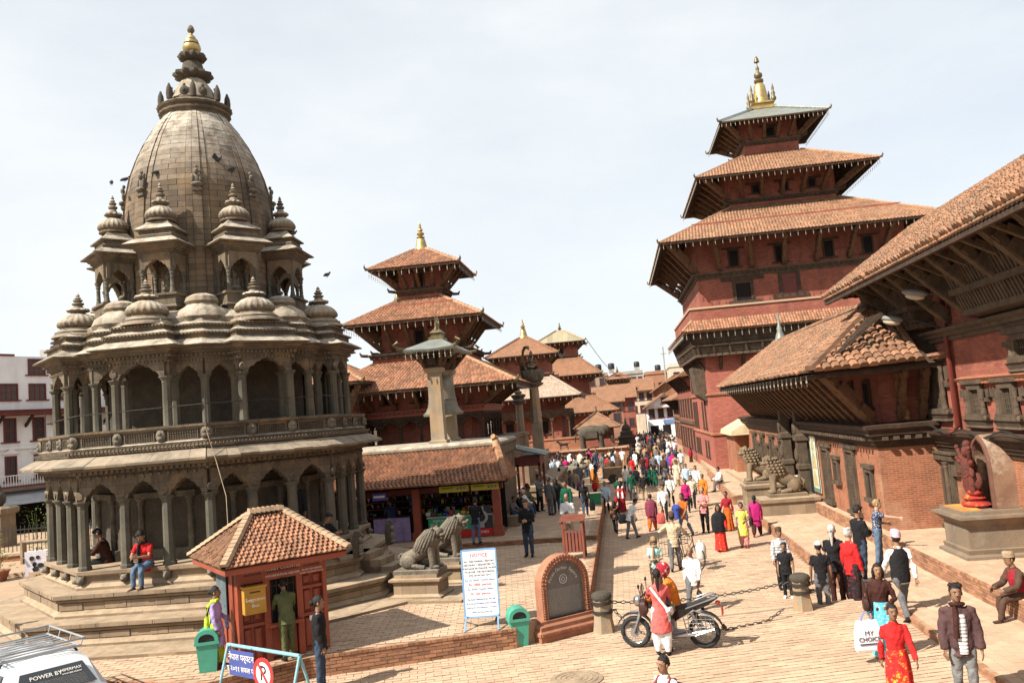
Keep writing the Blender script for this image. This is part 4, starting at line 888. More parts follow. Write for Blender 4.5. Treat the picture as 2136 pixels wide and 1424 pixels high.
# ------------------------------------------------------------ near palace range on the right
pa = thing('palace_building', 'near red brick palace wing with carved windows under a deep tiled eave', 'building', (8.8, 26.6, 0))
def L(p): return (p[0]-8.8, p[1]-26.6, p[2])
def lbox(b, x0, x1, y0, y1, z0, z1): b.box(x0-8.8, x1-8.8, y0-26.6, y1-26.6, z0, z1)
b = MB(); lbox(b, 8.8, 14, 2, 26.8, 3.2, 8.2); b.build('wall', brickred, pa)
b = MB(); lbox(b, 8.8, 14, 2, 26.8, .4, 3.2); b.build('wall', brickor, pa)
def moulding(name, x, y0, y1, prof, m, par=pa):
    """moulded band on a wall that faces west"""
    b = MB(); rings = []
    for y in (y0, y1): rings.append([L((x-d, y, z)) for d, z in prof])
    b.loft(rings); b.build(name, m, par)
B0 = [(0, 2.72), (.06, 2.72), (.06, 2.8), (.12, 2.82), (.12, 2.9), (.18, 2.92), (.18, 3.0), (.26, 3.04), (.26, 3.12), (.36, 3.16), (.38, 3.22), (0, 3.3)]
moulding('carved_band', 8.8, 2, 26.7, B0, wood)
B1 = [(0, 5.62), (.1, 5.64), (.1, 5.74), (.18, 5.76), (.18, 5.84), (.28, 5.88), (.28, 5.96), (0, 6.0)]
moulding('carved_band', 8.8, 2, 26.7, B1, woodgr)
moulding('brick_ledge', 8.8, 14, 22.9, [(0, 4.5), (.14, 4.52), (.2, 4.6), (0, 4.66)], brickor)
b = MB()
for i in range(48): b.box(-.16, -.0, 22.7-26.6-i*.18, 22.79-26.6-i*.18, 4.46, 4.515)
b.build('brick_corbel', brickor, pa, kind='stuff')
WU = (0, -1, 0)                                       # rightwards along a wall that faces west
def carved_window(y, z, w_, h, ear=.35, big=False):
    f = window(pa, L((8.8, y, z)), WU, w_, h, d=.12, fw_=.14, m=woodgr, lattice=True, ear=ear)
    o = np.array(L((8.8, y, z)))
    for s_ in (-1, 1):                                # turned side posts, lion brackets and stepped ears
        b = MB(); yy = -s_*(w_/2+.2); b.join(column(h, .05, fancy=True), TR(o+np.array([-.1, yy, 0])))
        b.box(o[0]-.1, o[0], o[1]+yy-s_*.3-.12, o[1]+yy-s_*.3+.12, o[2]+h*.68, o[2]+h); b.ball(o+np.array([-.12, yy*1.2, -.1]), (.06, .07, .08), 7, 5)
        b.box(o[0]-.09, o[0], o[1]+yy-s_*.16-.1, o[1]+yy-s_*.16+.1, o[2]+h*.5, o[2]+h*.66)
        b.build('carved_jamb', woodgr, f, 50)
    b = MB(); b.mould(rect(o[0]-.12, o[0], o[1]-w_/2-.35, o[1]+w_/2+.35), [(0, z-.36), (.03, z-.33), (0, z-.28), (.05, z-.16), (.08, z-.14)]); b.build('carved_sill', woodgr, f)
    if big:
        b = MB(); b.box(o[0]-.34, o[0], o[1]-w_/2-.75, o[1]+w_/2+.75, z+h+.28, z+h+.36); b.box(o[0]-.28, o[0], o[1]-w_/2-.65, o[1]+w_/2+.65, z+h+.2, z+h+.28); b.build('canopy', brickor, f)
    return f
carved_window(24.6, 3.85, .95, 1.15, .45, True)
carved_window(22.0, 3.72, .5, .6, .25); carved_window(20.3, 3.72, .5, .6, .25); carved_window(18.4, 3.72, .5, .6, .25)
carved_window(19.3, 5.0, .5, .35, .3)
# door
dr_ = MB(); o = np.array(L((8.8, 24.8, .58)))
dr_.box(o[0]-.16, o[0]+.05, o[1]-.75, o[1]-.5, .58, 2.45); dr_.box(o[0]-.16, o[0]+.05, o[1]+.5, o[1]+.75, .58, 2.45); dr_.box(o[0]-.2, o[0]+.05, o[1]-1.1, o[1]+1.1, 2.45, 2.62); dr_.box(o[0]-.24, o[0]+.05, o[1]-1.2, o[1]+1.2, 2.62, 2.68)
dr_.box(o[0]-.2, o[0]+.05, o[1]-.85, o[1]+.85, .5, .66)
for s_ in (-1, 1): dr_.box(o[0]-.12, o[0]+.05, o[1]+s_*.95-.17, o[1]+s_*.95+.17, 2.05, 2.45); dr_.join(column(1.8, .07, fancy=True), TR((o[0]-.19, o[1]+s_*.63, .62)))
d = dr_.build('door', woodgr, pa, 40)
b = MB(); [b.box(o[0]-.05, o[0]+.02, o[1]-.5+i*.25+.008, o[1]-.25+i*.25-.008, .66, 2.45) for i in range(4)]; b.build('door_leaf', woodgr, d)
b = MB(); b.box(o[0]-.06, o[0]+.02, o[1]-.02, o[1]+.02, .66, 2.45); b.build('door_post', wood, d)
# upper storey: projecting latticed bay, struts, eave
def bay(y0, y1, z0, z1, proj, m=wood):
    b = MB(); a0, a1 = L((8.8, y0, z0)), L((8.8, y1, z0))
    b.loft([[L((8.8, y0, z0)), L((8.8-.1, y0, z0)), L((8.8-.1, y1, z0)), L((8.8, y1, z0))], [L((8.8, y0, z0+.2)), L((8.8-.45, y0, z0+.2)), L((8.8-.45, y1, z0+.2)), L((8.8, y1, z0+.2))], [L((8.8, y0, z1)), L((8.8-proj, y0, z1)), L((8.8-proj, y1, z1)), L((8.8, y1, z1))]])
    f = b.build('bay_window', m, pa)
    n = int((y1-y0)/.16); A = [strutmat(L((8.8-.47, y0+(i+.5)*(y1-y0)/n, z0+.22)), L((8.8-proj-.02, y0+(i+.5)*(y1-y0)/n, z1)), .05) for i in range(n)]
    instances('lattice_bar', ST, A, woodgr, f)
    r_ = MB()
    for z, pr_ in ((z0+.2, .5), ((z0+z1)/2, (.45+proj)/2+.06), (z1, proj+.06)): r_.box(-pr_, 0, y0-.1-26.6, y1+.1-26.6, z-.07, z+.07)
    r_.build('bay_rail', woodgr, f)
bay(24.2, 26.4, 5.95, 7.35, .85); bay(17.4, 21.0, 5.95, 7.35, .9); bay(12, 15.4, 5.95, 7.35, .9)
EX, EZ = 6.9, 7.52
b = MB(); b.loft([[L((8.8, y, 8.7)), L((EX, y, EZ-.1)), L((EX, y, EZ+.02)), L((9.3, y, 9.2)), L((12.0, y, 7.4))] for y in (2, 27.9)]); b.build('roof', wood, pa)
A = L((EX-.02, 28.1, EZ+.05)); Bq = L((EX-.02, 9, EZ+.05)); tilefield(pa, A, Bq, L((9.3, 9, 9.25)), L((9.3, 26.6, 9.25)), .17, .2, tilemoss, 300, th=.09, jit=.03, miss=.01)
tilefield(pa, L((12, 28.1, 7.5)), L((EX, 28.1, EZ)), L((9.3, 26.6, 9.22)), L((9.35, 26.6, 9.22)), .17, .2, tilemoss, 0, th=.08)
hipline(pa, L((EX, 28.1, EZ+.06)), L((9.3, 26.6, 9.27)), m=tilemoss, name='hip_tile'); hipline(pa, L((9.3, 26.6, 9.27)), L((9.3, 9, 9.27)), m=tilemoss)
b = MB(); b.beam(L((EX+.05, 28.0, EZ-.14)), L((EX+.05, 9, EZ-.14)), .1, .12); b.build('eave_beam', wood, pa)
A = [FR(L((EX+.0, 27.9-i*.17, EZ-.02)), (0, .12, 0), (.2, 0, .1), (0, 0, .09)) for i in range(110)]
td = MB(); td.ball((0, 0, 0), (.5, .35, .5), 7, 5); pieces('eave_drip', td, A, tilemoss, pa, 120, facing=False, smooth=60)
rf = MB()
for i in range(95): y = 27.7-i*.2; rf.beam(L((8.8, y, 8.5)), L((EX+.05, y, EZ-.13)), .08, .09)
rf.build('rafter', wood, pa, kind='stuff')
A = []
for i in range(9):
    y = 26.0-i*1.45; A.append(strutmat(L((8.75, y, 6.15)), L((7.35, y-.1, 7.5)), .2))
    A.append(strutmat(L((8.45, y-.5, 6.9)), L((7.2, y-.6, 7.55)), .1))
instances('strut', ST, A, woodgr, pa)
b = MB(); b.beam(L((7.6, 27.5, 7.62)), L((7.6, 9, 7.62)), .14, .16); b.build('purlin', wood, pa)
b = MB(); b.tube([L((8.68, 23.2, 7.4)), L((8.68, 23.2, 3.4)), L((8.4, 23.15, 3.2))], .075, 8); b.build('drain_pipe', wooddkred, pa, 50)
# cables sagging along the band
b = MB(); t_ = np.linspace(0, 1, 30); b.tube([L((8.38, 26.6-12*t, 3.3+.09*math.cos(t*34)+.04*math.sin(t*11))) for t in t_], .022, 5); b.build('cable', iron, pa)
# street lamps fixed to the wall
for i, (y, z, lb) in enumerate(((23.6, 6.15, 'grey street lamp on a short arm low under the palace eave'), (21.6, 6.6, 'larger grey street lamp higher under the palace eave, nearer the photo edge'))):
    t = thing('street_lamp', lb, 'street lamp', (8.75, y, z), 0, 'street lamps on the palace wall')
    b = MB(); b.tube([(0, 0, -.25), (-.1, .05, -.1), (-.5, .3, .12), (-.75, .45, .2)], .03, 7); b.build('arm', iron, t, 50)
    b = MB(); b.ball((0, 0, 0), (.32, .14, .1), 14, 8); b.xf(np.array(Matrix.Translation((-1.05, .62, .26)) @ Matrix.Rotation(R(150), 4, 'Z') @ Matrix.Rotation(R(-14), 4, 'Y'))); b.build('lamp_head', mat('lamp_grey', (.2, .19, .17), None, 4, .5, .05), t, 60)
    b = MB(); b.ball((0, 0, -.05), (.24, .11, .09), 12, 6); b.xf(np.array(Matrix.Translation((-1.05, .62, .22)) @ Matrix.Rotation(R(150), 4, 'Z') @ Matrix.Rotation(R(-14), 4, 'Y'))); b.build('lens', mat('lamp_lens', (.45, .38, .28), None, 4, .2, 0, spec=.5), t, 60)
# ------------------------------------------------------------ projecting entrance range
en = thing('entrance_range', 'projecting palace entrance with slanted struts and a hipped old tile roof', 'building', (7.15, 25.0, 0))
def Q(p): return (p[0]-7.15, p[1]-25.0, p[2])
def qbox(b, x0, x1, y0, y1, z0, z1): b.box(x0-7.15, x1-7.15, y0-25, y1-25, z0, z1)
b = MB(); qbox(b, 7.15, 8.82, 25, 33.6, .4, 2.95); qbox(b, 8.3, 10.5, 33.6, 37.6, .3, 4.6); b.build('wall', brickor, en)
b = MB(); qbox(b, 7.15, 10.5, 37.6, 49.5, .25, 2.95); b.build('wall', brickor, en)
b = MB(); qbox(b, 7.45, 8.82, 25.3, 49.3, 3.3, 5.9); b.build('upper_wall', brickred, en)
PR = [(0, 2.85), (.05, 2.86), (.05, 2.94), (.12, 2.96), (.12, 3.04), (.2, 3.08), (.2, 3.18), (.28, 3.22), (.28, 3.34), (.38, 3.4), (.4, 3.5), (-.3, 3.56)]
b = MB(); b.mould([Q((7.15, 25, 0))[:2], Q((8.9, 25, 0))[:2], Q((8.9, 33.8, 0))[:2], Q((7.15, 33.8, 0))[:2]], PR); b.build('carved_band', wood, en)
b = MB(); b.mould([Q((7.15, 37.5, 0))[:2], Q((8.9, 37.5, 0))[:2], Q((8.9, 49.5, 0))[:2], Q((7.15, 49.5, 0))[:2]], PR); b.build('carved_band', wood, en)
pieces('beam_end', TB, [FR(Q((6.88, 25.3+i*.3, 3.13)), (0, .14, 0), (-.16, 0, 0), (0, 0, .1)) for i in range(28)]+[FR(Q((7.3+i*.3, 24.76, 3.13)), (.14, 0, 0), (0, .16, 0), (0, 0, .1)) for i in range(5)], woodgr, en, 40)
# roof: long west slope, south slope with a hip
e0, e1, h0, h1 = Q((5.3, 23.85, 5.12)), Q((5.3, 45.8, 5.2)), Q((8.1, 26.65, 7.15)), Q((8.1, 44.0, 7.15)); s1 = Q((8.3, 23.85, 5.2)); s2 = Q((8.3, 26.65, 7.15))
b = MB(); b.add([e0, e1, h1, h0, s1, s2, Q((8.85, 44, 7.1)), Q((8.85, 45.8, 5.2))], [(0, 3, 2, 1), (0, 4, 5, 3), (1, 2, 6, 7)]); b.add([Q((5.33, 23.9, 5.04)), Q((5.33, 45.7, 5.12)), Q((8.8, 45.7, 7.0)), Q((8.8, 26, 7.0)), Q((8.8, 23.9, 5.12))], [(0, 1, 2, 3), (0, 3, 4)]); b.build('roof', wood, en)
up_ = lambda p, d=.04: (p[0], p[1], p[2]+d)
tilefield(en, up_(e1), up_(e0), up_(h0), up_(h1), .2, .22, tilemoss, 300, th=.08, jit=.03)
TL = MB(); TL.add([(-.5, -.5, .2), (-.25, -.5, .9), (.25, -.5, .9), (.5, -.5, .2), (-.5, .5, -.5), (-.25, .5, .3), (.25, .5, .3), (.5, .5, -.5), (-.5, -.5, -.6), (.5, -.5, -.6)], [(0, 1, 5, 4), (1, 2, 6, 5), (2, 3, 7, 6), (8, 9, 3, 2, 1, 0), (8, 0, 4), (3, 9, 7)])
tilefield(en, up_(e0), up_(s1), up_(s2), up_(h0), .24, .25, tilemoss, 300, th=.1, jit=.02, tmpl=TL)
hipline(en, up_(e0, .09), up_(h0, .09), .32, .22, .42, m=tilemoss, name='hip_tile'); hipline(en, up_(h0, .06), up_(h1, .06), .24, .16, .35, m=tilemoss)
rf = MB()
for i in range(70): y = 24.3+i*.31; rf.beam(Q((7.5, y, 6.6)), Q((5.42, y, 5.03)), .1, .1)
rf.build('rafter', wood, en, kind='stuff')
A = []
for i in range(24): y = 25.4+i*.9; A.append(strutmat(Q((7.05, y, 3.6)), Q((5.75, y-.35, 5.08)), .13))
A += [strutmat(Q((7.1, 25.0, 3.6)), Q((5.7, 24.25, 5.08)), .2), strutmat(Q((7.9, 25.15, 3.6)), Q((7.9, 24.3, 5.1)), .14), strutmat(Q((8.5, 25.15, 3.6)), Q((8.5, 24.3, 5.1)), .14)]
instances('strut', ST, A, struts, en)
b = MB(); b.beam(Q((5.5, 24.0, 5.0)), Q((5.5, 45.6, 5.07)), .13, .14); b.beam(Q((5.5, 24.05, 5.0)), Q((8.8, 24.05, 5.05)), .13, .14); b.build('eave_beam', wood, en)
bells(en, Q((5.32, 24.2, 5.05)), Q((5.32, 45.5, 5.1)), step=.7, sz=1.1)
b = MB(); b.box(.75, .98, .08, .26, 3.58, 5.2); b.build('painted_post', mat('painted_post', (.3, .14, .06), (.09, .05, .03), 9, .7, .4, spots=((.4, .3, .1), .7, 8)), en)
b = MB(); b.lathe([(.25, 6.95), (.28, 7.1), (.2, 7.2), (.26, 7.45), (.3, 7.6), (.2, 7.8), (.1, 7.85), (.22, 8.0), (.22, 8.15), (.05, 8.4)], 14, Q((8.1, 27.5, 0))[:2]); b.build('roof_finial', stonegr, en, 50)
b = MB(); b.lathe([(.3, 6.9), (.34, 7.1), (.25, 7.3), (.2, 7.5), (.12, 7.7), (.14, 7.8), (.06, 8.0), (.05, 8.6)], 14, Q((8.2, 42.5, 0))[:2]); b.build('roof_finial', copper, en, 50)
# openings along the west front
def wwin(y, z, w_, h, **k): return window(en, Q((7.15, y, z)), WU, w_, h, d=.1, fw_=.12, m=woodgr, **k)
wwin(26.05, 1.35, .5, .75, ear=.12); wwin(27.95, .75, .75, 1.85, lattice=True, ear=.3); wwin(29.8, 1.55, .42, .6, ear=.15); wwin(31.2, .75, .8, 1.75, lattice=True, ear=.3)
for y in (39.4, 41.8, 44.4, 46.9): wwin(y, .7, .7, 1.8, ear=.3)
for y in (40.6, 43.2, 45.7): wwin(y, 1.3, .4, .7, ear=.12)
for y in np.arange(26.4, 48, 1.8): window(en, Q((7.45, y, 4.0)), WU, .5, .7, m=wood, ears=False)
t = thing('painted_banner', 'tall narrow white and gold painted banner hanging beside the palace entrance', 'banner', (7.1, 32.9, .85))
b = MB(); b.box(-.02, .02, -.5, .5, 0, 2.15); b.build('cloth', mat('banner_paint', (.62, .58, .48), (.45, .42, .34), 5, .8, .1, spots=((.5, .3, .06), .8, 4)), t)
b = MB()
for z, h, w_ in ((.25, .6, .3), (.9, .75, .34), (1.6, .4, .26)):
    b.plate([(-w_, 0), (w_, 0), (w_*.7, h*.6), (0, h), (-w_*.7, h*.6)], (-.03, 0, z), (0, -1, 0), (0, 0, 1), .02)
b.build('painted_figure', mat('banner_gold', (.5, .33, .08), (.2, .3, .3), 6, .8, .1), t)
b = MB(); b.box(-.03, -.005, -.5, -.44, 0, 2.15); b.box(-.03, -.005, .44, .5, 0, 2.15); b.box(-.03, -.005, -.44, .44, 0, .16); b.build('painted_border', mat('banner_border', (.12, .2, .16), None, 5, .8, .1), t)
# carved gate: piers and a tall figure post
for y in (34.2, 37.2):
    b = MB(); b.mould(rect(6.75-7.15, 7.1-7.15, y-.22-25, y+.22-25), [(.06, .4), (.06, .7), (0, .75), (0, 1.6), (.05, 1.65), (.05, 1.8), (0, 1.85), (0, 2.7), (.06, 2.75), (.06, 2.95), (0, 3.0), (0, 4.3), (.15, 4.4), (.25, 4.6)])
    for z in (1.2, 2.2, 3.2): b.ball((-.42-.0, y-25, z), (.1, .18, .28), 8, 6)
    b.build('carved_pier', woodgr, en)
b = MB(); qbox(b, 6.7, 7.2, 33.9, 37.5, 4.5, 4.8); b.build('gate_lintel', woodgr, en)
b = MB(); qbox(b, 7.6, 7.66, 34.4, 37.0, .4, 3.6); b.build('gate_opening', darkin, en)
# stair and lion plinths before the gate
b = MB()
for x, z in ((4.9, .02), (5.35, .24), (5.8, .46), (6.25, .68)): b.box(x, 7.3, 32.9, 39.3, -.25, z)
st = b.build('entrance_stair', plinthst, None, kind='structure')
for y, z in ((33.2, .76), (36.9, .95)):
    b = MB(); b.mould(rect(4.95, 7.0, y-.7, y+.7), [(.06, -.25), (.06, -.1), (0, -.05), (0, z-.2), (.07, z-.14), (.07, z-.02), (-.2, z)]); b.build('plinth', plinthst, st)
sand = mat('tan_carved_stone', (.2, .145, .09), (.12, .09, .06), 2.5, .9, .5, 22, bdist=.03)
stone_lion('lion_statue', 'curly-maned stone lion sitting before the palace entrance, the nearer of the pair', (5.95, 33.25, .88), PI, sand, 1.02, True, 'palace entrance lions')
stone_lion('lion_statue', 'curly-maned stone lion of the palace entrance, the farther one, mouth outlined against brick', (5.65, 36.9, 1.05), PI, sand, 1.05, True, 'palace entrance lions')
t = thing('tray_table', 'small white table top seen between the legs of the nearer palace lion', 'table', (6.6, 34.6, .68)); b = MB(); b.box(-.25, .25, -.4, .4, .62, .66); b.build('table_top', white, t); 
for x, y in ((-.2, -.3), (.2, -.3), (-.2, .3), (.2, .3)): b = MB(); b.beam((x, y, 0), (x*.6, y*.6, .62), .03, .03); b.build('leg', iron, t)
# shrine with a stone deity before the wall
sh = thing('stone_shrine', 'stone pedestal shrine with a dark deity smeared with red powder under an arched slab', 'shrine', (8.05, 21.1, .55))
b = MB(); b.mould(rect(-.5, .72, -.72, .68), [(.14, -.02), (.14, .06), (.04, .1), (.06, .2), (0, .22), (0, .72), (.05, .76), (.12, .84), (.2, .9), (.2, .96), (.05, .97), (.05, 1.05), (-.3, 1.055)]); b.build('pedestal', mat('shrine_stone', (.21, .155, .105), (.13, .1, .072), 2, .85, .4, 18, streak=((.1, .085, .07), .6, 3), spots=((.3, .26, .2), .4, 2)), sh)
og = [(-.54, 0), (-.54, .8)]+[(-.54*math.cos(a)**.8, .8+.8*math.sin(a)) for a in np.linspace(.15, 1.4, 7)]+[(0, 1.66)]
og = og+[(-x, z) for x, z in og[::-1][1:]]
inn = [(x*.74, z*.93) for x, z in og]
b = MB(); k = len(og)
fr_ = lambda pl, x: [(x, -a, 1.06+z) for a, z in pl]
b.loft([fr_(og, .75), fr_(og, .26), fr_(inn, .26), fr_(inn, .5)], False, closed=True); b.f.append(tuple(b.n-k+i for i in range(k))); b.m.append(0); b.build('arch_slab', mat('shrine_plaster', (.24, .15, .095), (.16, .085, .055), 2.2, .9, .5, 14, spots=((.42, .35, .27), .7, 1.7)), sh)
b = MB(); b.loft([fr_([(x*1.0, z*1.0) for x, z in og], .255), fr_([(x*.95, z*.98) for x, z in og], .2), fr_([(x*.8, z*.945) for x, z in og], .2), fr_(inn, .255)], False); b.build('arch_border', mat('shrine_border', (.13, .06, .04), None, 4), sh)
redp = mat('red_powder', (.32, .025, .02), (.2, .02, .02), 6, .9, .5, 20, spots=((.55, .3, .05), .7, 5))
b = MB(); b.ball((-.2, 0, 1.12), (.36, .44, .1), 14, 6); b.ball((-.2, .06, 1.27), (.3, .33, .1), 14, 6); b.ball((-.22, -.04, 1.4), (.2, .26, .09), 12, 5); b.xf(TR((.2, 0, 0), 0, (.85, .9, 1))); b.build('powdered_base', redp, sh, 60)
b = MB(); b.box(-.5, -.1, -.6, .56, 1.045, 1.075); b.build('vermilion_cloth', mat('vermilion_powder', (.5, .14, .05), (.5, .3, .06), 3, .9, .4, 20), sh)
dk = mat('dark_deity_stone', (.07, .03, .022), (.16, .03, .02), 5, .75, .9, 20, bdist=.06)
b = MB(); b.tube([(-.35, .05, 1.4), (-.37, .06, 1.75), (-.36, .02, 2.0), (-.36, 0, 2.2)], [.13, .16, .19, .12], 12); b.ball((-.38, 0, 2.36), (.12, .11, .15), 10, 7); b.ball((-.36, 0, 2.52), (.1, .1, .1), 8, 5)
for y in (-.13, .12): b.tube([(-.37, y, 1.75), (-.42, y*1.3, 1.55), (-.38, y*1.2, 1.38)], [.1, .08, .07], 8)
for y0, y1, z1 in ((-.18, -.4, 2.1), (.18, .4, 2.15), (-.18, -.36, 1.8), (.18, .36, 1.82), (-.15, -.34, 2.42), (.15, .34, 2.42)): b.tube([(-.38, y0, 2.12), (-.42, (y0+y1)/2, (2.1+z1)/2-.05), (-.45, y1, z1)], [.07, .06, .05], 7); b.ball((-.46, y1, z1+.03), .06, 6, 4)
b.ball((-.3, .2, 1.7), (.12, .26, .24), 10, 6); b.ball((-.3, -.2, 1.68), (.1, .22, .22), 10, 6); b.xf(TR((.34, 0, 0))); b.build('deity', dk, sh, 60)
# ------------------------------------------------------------ farther along the palace front
t = thing('brick_hut', 'low brick hut with a cream tarpaulin roof beside the palace entrance', 'hut', (7.0, 51.0, 0))
b = MB(); b.box(-.55, 1.8, -1.3, 2.6, .1, 2.55); b.build('wall', brickor, t)
b = MB(); b.loft([[(-.85, y, 2.5), (-.8, y, 2.75), (.5, y, 3.4), (1.8, y, 2.7), (1.8, y, 2.5)] for y in (-2.1, -.5, 1.0, 2.9)]); b.build('tarpaulin', mat('cream_tarp', (.56, .47, .3), (.42, .33, .2), 1.5, .9, .5, 6, bdist=.06), t)
def longhouse(name, label, x, y0, y1, zw, ze, ex_, n, m=brickred, zr=2.0, dep=6, cat='building', group=None, bands=(2.9,), tm=None, rows=((.7, 1.5), (3.4, 1.3))):
    t = thing(name, label, cat, (x, y0, 0), 0, group)
    b = MB(); b.box(0, dep, 0, y1-y0, -.3, zw); b.build('wall', m, t)
    b = MB(); b.loft([[(dep, y, ze+.3), (-ex_, y, ze-.1), (-ex_, y, ze+.02), (dep*.5, y, ze+zr), (dep+.5, y, ze)] for y in (-.5, y1-y0+.4)]); b.build('roof', tm or tilefar, t)
    for z in bands: b = MB(); b.box(-.15, 0, 0, y1-y0, z-.12, z+.12); b.build('string_course', woodgr, t)
    for z, h in rows:
        for i in range(n): window(t, (0, (i+.5)*(y1-y0)/n, z), WU, min(.9, (y1-y0)/n*.45), h, m=wood, ear=.15)
    A = [strutmat((0, (i+.5)*(y1-y0)/n/1.0, ze-1.2), (-ex_*.85, (i+.5)*(y1-y0)/n, ze-.1), .16) for i in range(n)]
    instances('strut', ST, A, wood, t); return t
longhouse('palace_wing', 'dark-timbered brick palace wing beyond the tower, seen edge on', 5.85, 67.9, 84, 6.6, 6.75, 1.0, 6)
longhouse('palace_wing', 'farther palace wing with a low tiled eave next to the white gabled house', 6.6, 84.3, 104, 5.0, 5.0, 1.3, 7, brickor)
b = MB(); pb = thing('bay_gallery', 'carved wooden balcony hanging from the tower corner over the street', 'balcony', (5.8, 57.2, 4.6))
b.loft([[(0, -1.2, 0), (-.15, -1.2, 0), (-.15, 1.2, 0), (0, 1.2, 0)], [(0, -1.2, .4), (-.6, -1.2, .4), (-.6, 1.2, .4), (0, 1.2, .4)], [(0, -1.2, 2.0), (-.8, -1.2, 2.2), (-.8, 1.2, 2.2), (0, 1.2, 2.0)]]); b.build('gallery_body', woodgr, pb)
# ------------------------------------------------------------ lettering
def text(par, s, o, u, v, size, m, name='lettering', align='CENTER', th=.004, spacing=1.0):
    """flat lettering laid out along u, upright along v, standing just proud of o"""
    c = bpy.data.curves.new(name, 'FONT'); c.body = s; c.size = size; c.align_x = align; c.align_y = 'CENTER'; c.resolution_u = 2; c.space_character = spacing; c.extrude = th/2
    t = bpy.data.objects.new(name, c); me = bpy.data.meshes.new_from_object(t); bpy.data.objects.remove(t); me.name = name
    me.materials.clear(); me.materials.append(m); ob = bpy.data.objects.new(name, me); COL.objects.link(ob); ob.parent = par
    u, v = unit(u), unit(v); ob.matrix_basis = Matrix(FR(np.array(o, float), u, v, np.cross(u, v)).tolist()); return ob
inkw = plain('white_lettering', (.75, .73, .68), .7); inkb = plain('blue_lettering', (.05, .12, .35), .7); inkr = plain('red_lettering', (.5, .03, .03), .7); inkk = plain('black_lettering', (.02, .02, .02), .7)
# ------------------------------------------------------------ bell platform with the great bell
bp = thing('bell_platform', 'old stone platform behind the souvenir shop that carries the great bell', 'platform', (-4.66, 31.4, 0))
b = MB(); b.box(-9, 0, .1, 5.0, -.2, 3.2); b.build('wall', mat('old_timber_stone', (.17, .12, .08), (.1, .075, .055), 1.5, .9, .5, 14, brick=(.5, .9, (.07, .055, .04), .012), streak=((.26, .2, .14), .6, 3)), bp)
pieces('stone', TB, [FR((-8.6+i*.62, .1, 3.36), (.6, 0, 0), (0, .3, 0), (0, 0, .28)) for i in range(14)]+[FR((-.02, .3+i*.6, 3.36), (0, .58, 0), (-.3, 0, 0), (0, 0, .28)) for i in range(8)], stone, bp, 30)
b = MB(); b.mould(rect(-9, 0, .0, 5.0), [(-.02, 3.48), (.1, 3.5), (.16, 3.62), (.14, 3.7), (.02, 3.78), (-.3, 3.8)]); b.build('coping', stone, bp)
t = thing('bell_pavilion', 'great bronze bell between two square stone pillars under a little metal roof', 'bell', (-7.05, 33.6, 3.78))
for i, y in enumerate((-1.15, 1.15)):
    b = MB(); b.mould(sq((0, y), .27), [(.08, 0), (.08, .12), (0, .16), (-.03, 2.75), (.05, 2.8), (.1, 2.95), (.02, 3.0)]); b.build('pillar', pillst, t)
    b = MB(); b.mould(sq((0, y), .3), [(0, 3.0), (.1, 3.1), (.14, 3.3), (.1, 3.35)]); b.build('capital', wood, t)
b = MB(); b.box(-.16, .16, -1.7, 1.7, 3.1, 3.4); b.box(-.7, .7, -1.35, -1.15, 3.35, 3.5); b.box(-.7, .7, 1.0, 1.25, 3.35, 3.5); b.build('beam', wood, t)
A = []
for y0 in (-1.42, 0, 1.42):
    for x in (-1, 1): A.append(strutmat((x*.25, y0, 3.0), (x*.85, y0, 3.62), .1))
for x in (-.3, .3): A.append(strutmat((x, -1.45, 3.0), (x*1.6, -1.9, 3.6), .1))
instances('strut', ST, A, struts, t)
RR = lambda hx, hy, z, lift=0: [(-hx, -hy, z+lift), (0, -hy, z), (hx, -hy, z+lift), (hx, 0, z), (hx, hy, z+lift), (0, hy, z), (-hx, hy, z+lift), (-hx, 0, z)]
b = MB(); b.loft([RR(.5, 1.3, 3.55), RR(1.02, 2.05, 3.58, .05), RR(1.05, 2.08, 3.66, .06), RR(.62, 1.2, 3.95), RR(.2, .35, 4.2)]); b.build('roof', copper, t)
for sx in (-1, 1):
    for sy in (-1, 1): b = MB(); b.tube([(sx*.85, sy*1.85, 3.72), (sx*1.15, sy*2.15, 3.76), (sx*1.28, sy*2.26, 3.92), (sx*1.16, sy*2.18, 4.03), (sx*1.1, sy*2.12, 3.95)], [.05, .07, .07, .05, .02], 7); b.build('roof_scroll', bronze, t, 60)
b = MB(); b.mould(rect(-.2, .2, -.35, .35), [(.1, 4.15), (.1, 4.25), (0, 4.3), (0, 4.4), (.06, 4.45), (-.08, 4.6)]); b.build('roof_crest', bronze, t)
for y in (-.25, 0, .25): b = MB(); b.lathe([(.09, 4.5), (.1, 4.6), (.04, 4.7), (.06, 4.78), (.015, 4.95), (.012, 5.2)], 8, (0, y)); b.build('pinnacle', bronze, t, 50)
b = MB(); b.lathe([(.8, 1.1), (.82, 1.18), (.72, 1.26), (.62, 1.45), (.55, 1.75), (.52, 2.1), (.48, 2.4), (.38, 2.6), (.18, 2.7), (.08, 2.9)], 28); b.lathe([(.56, 1.68), (.59, 1.72), (.55, 1.76)], 28); b.build('bell', mat('bell_bronze', (.2, .17, .12), (.13, .12, .1), 3, .5, .3, 20, metal=.4), t, 50)
bells(t, (-1.0, -2.05, 3.6), (1.0, -2.05, 3.6), step=.22)
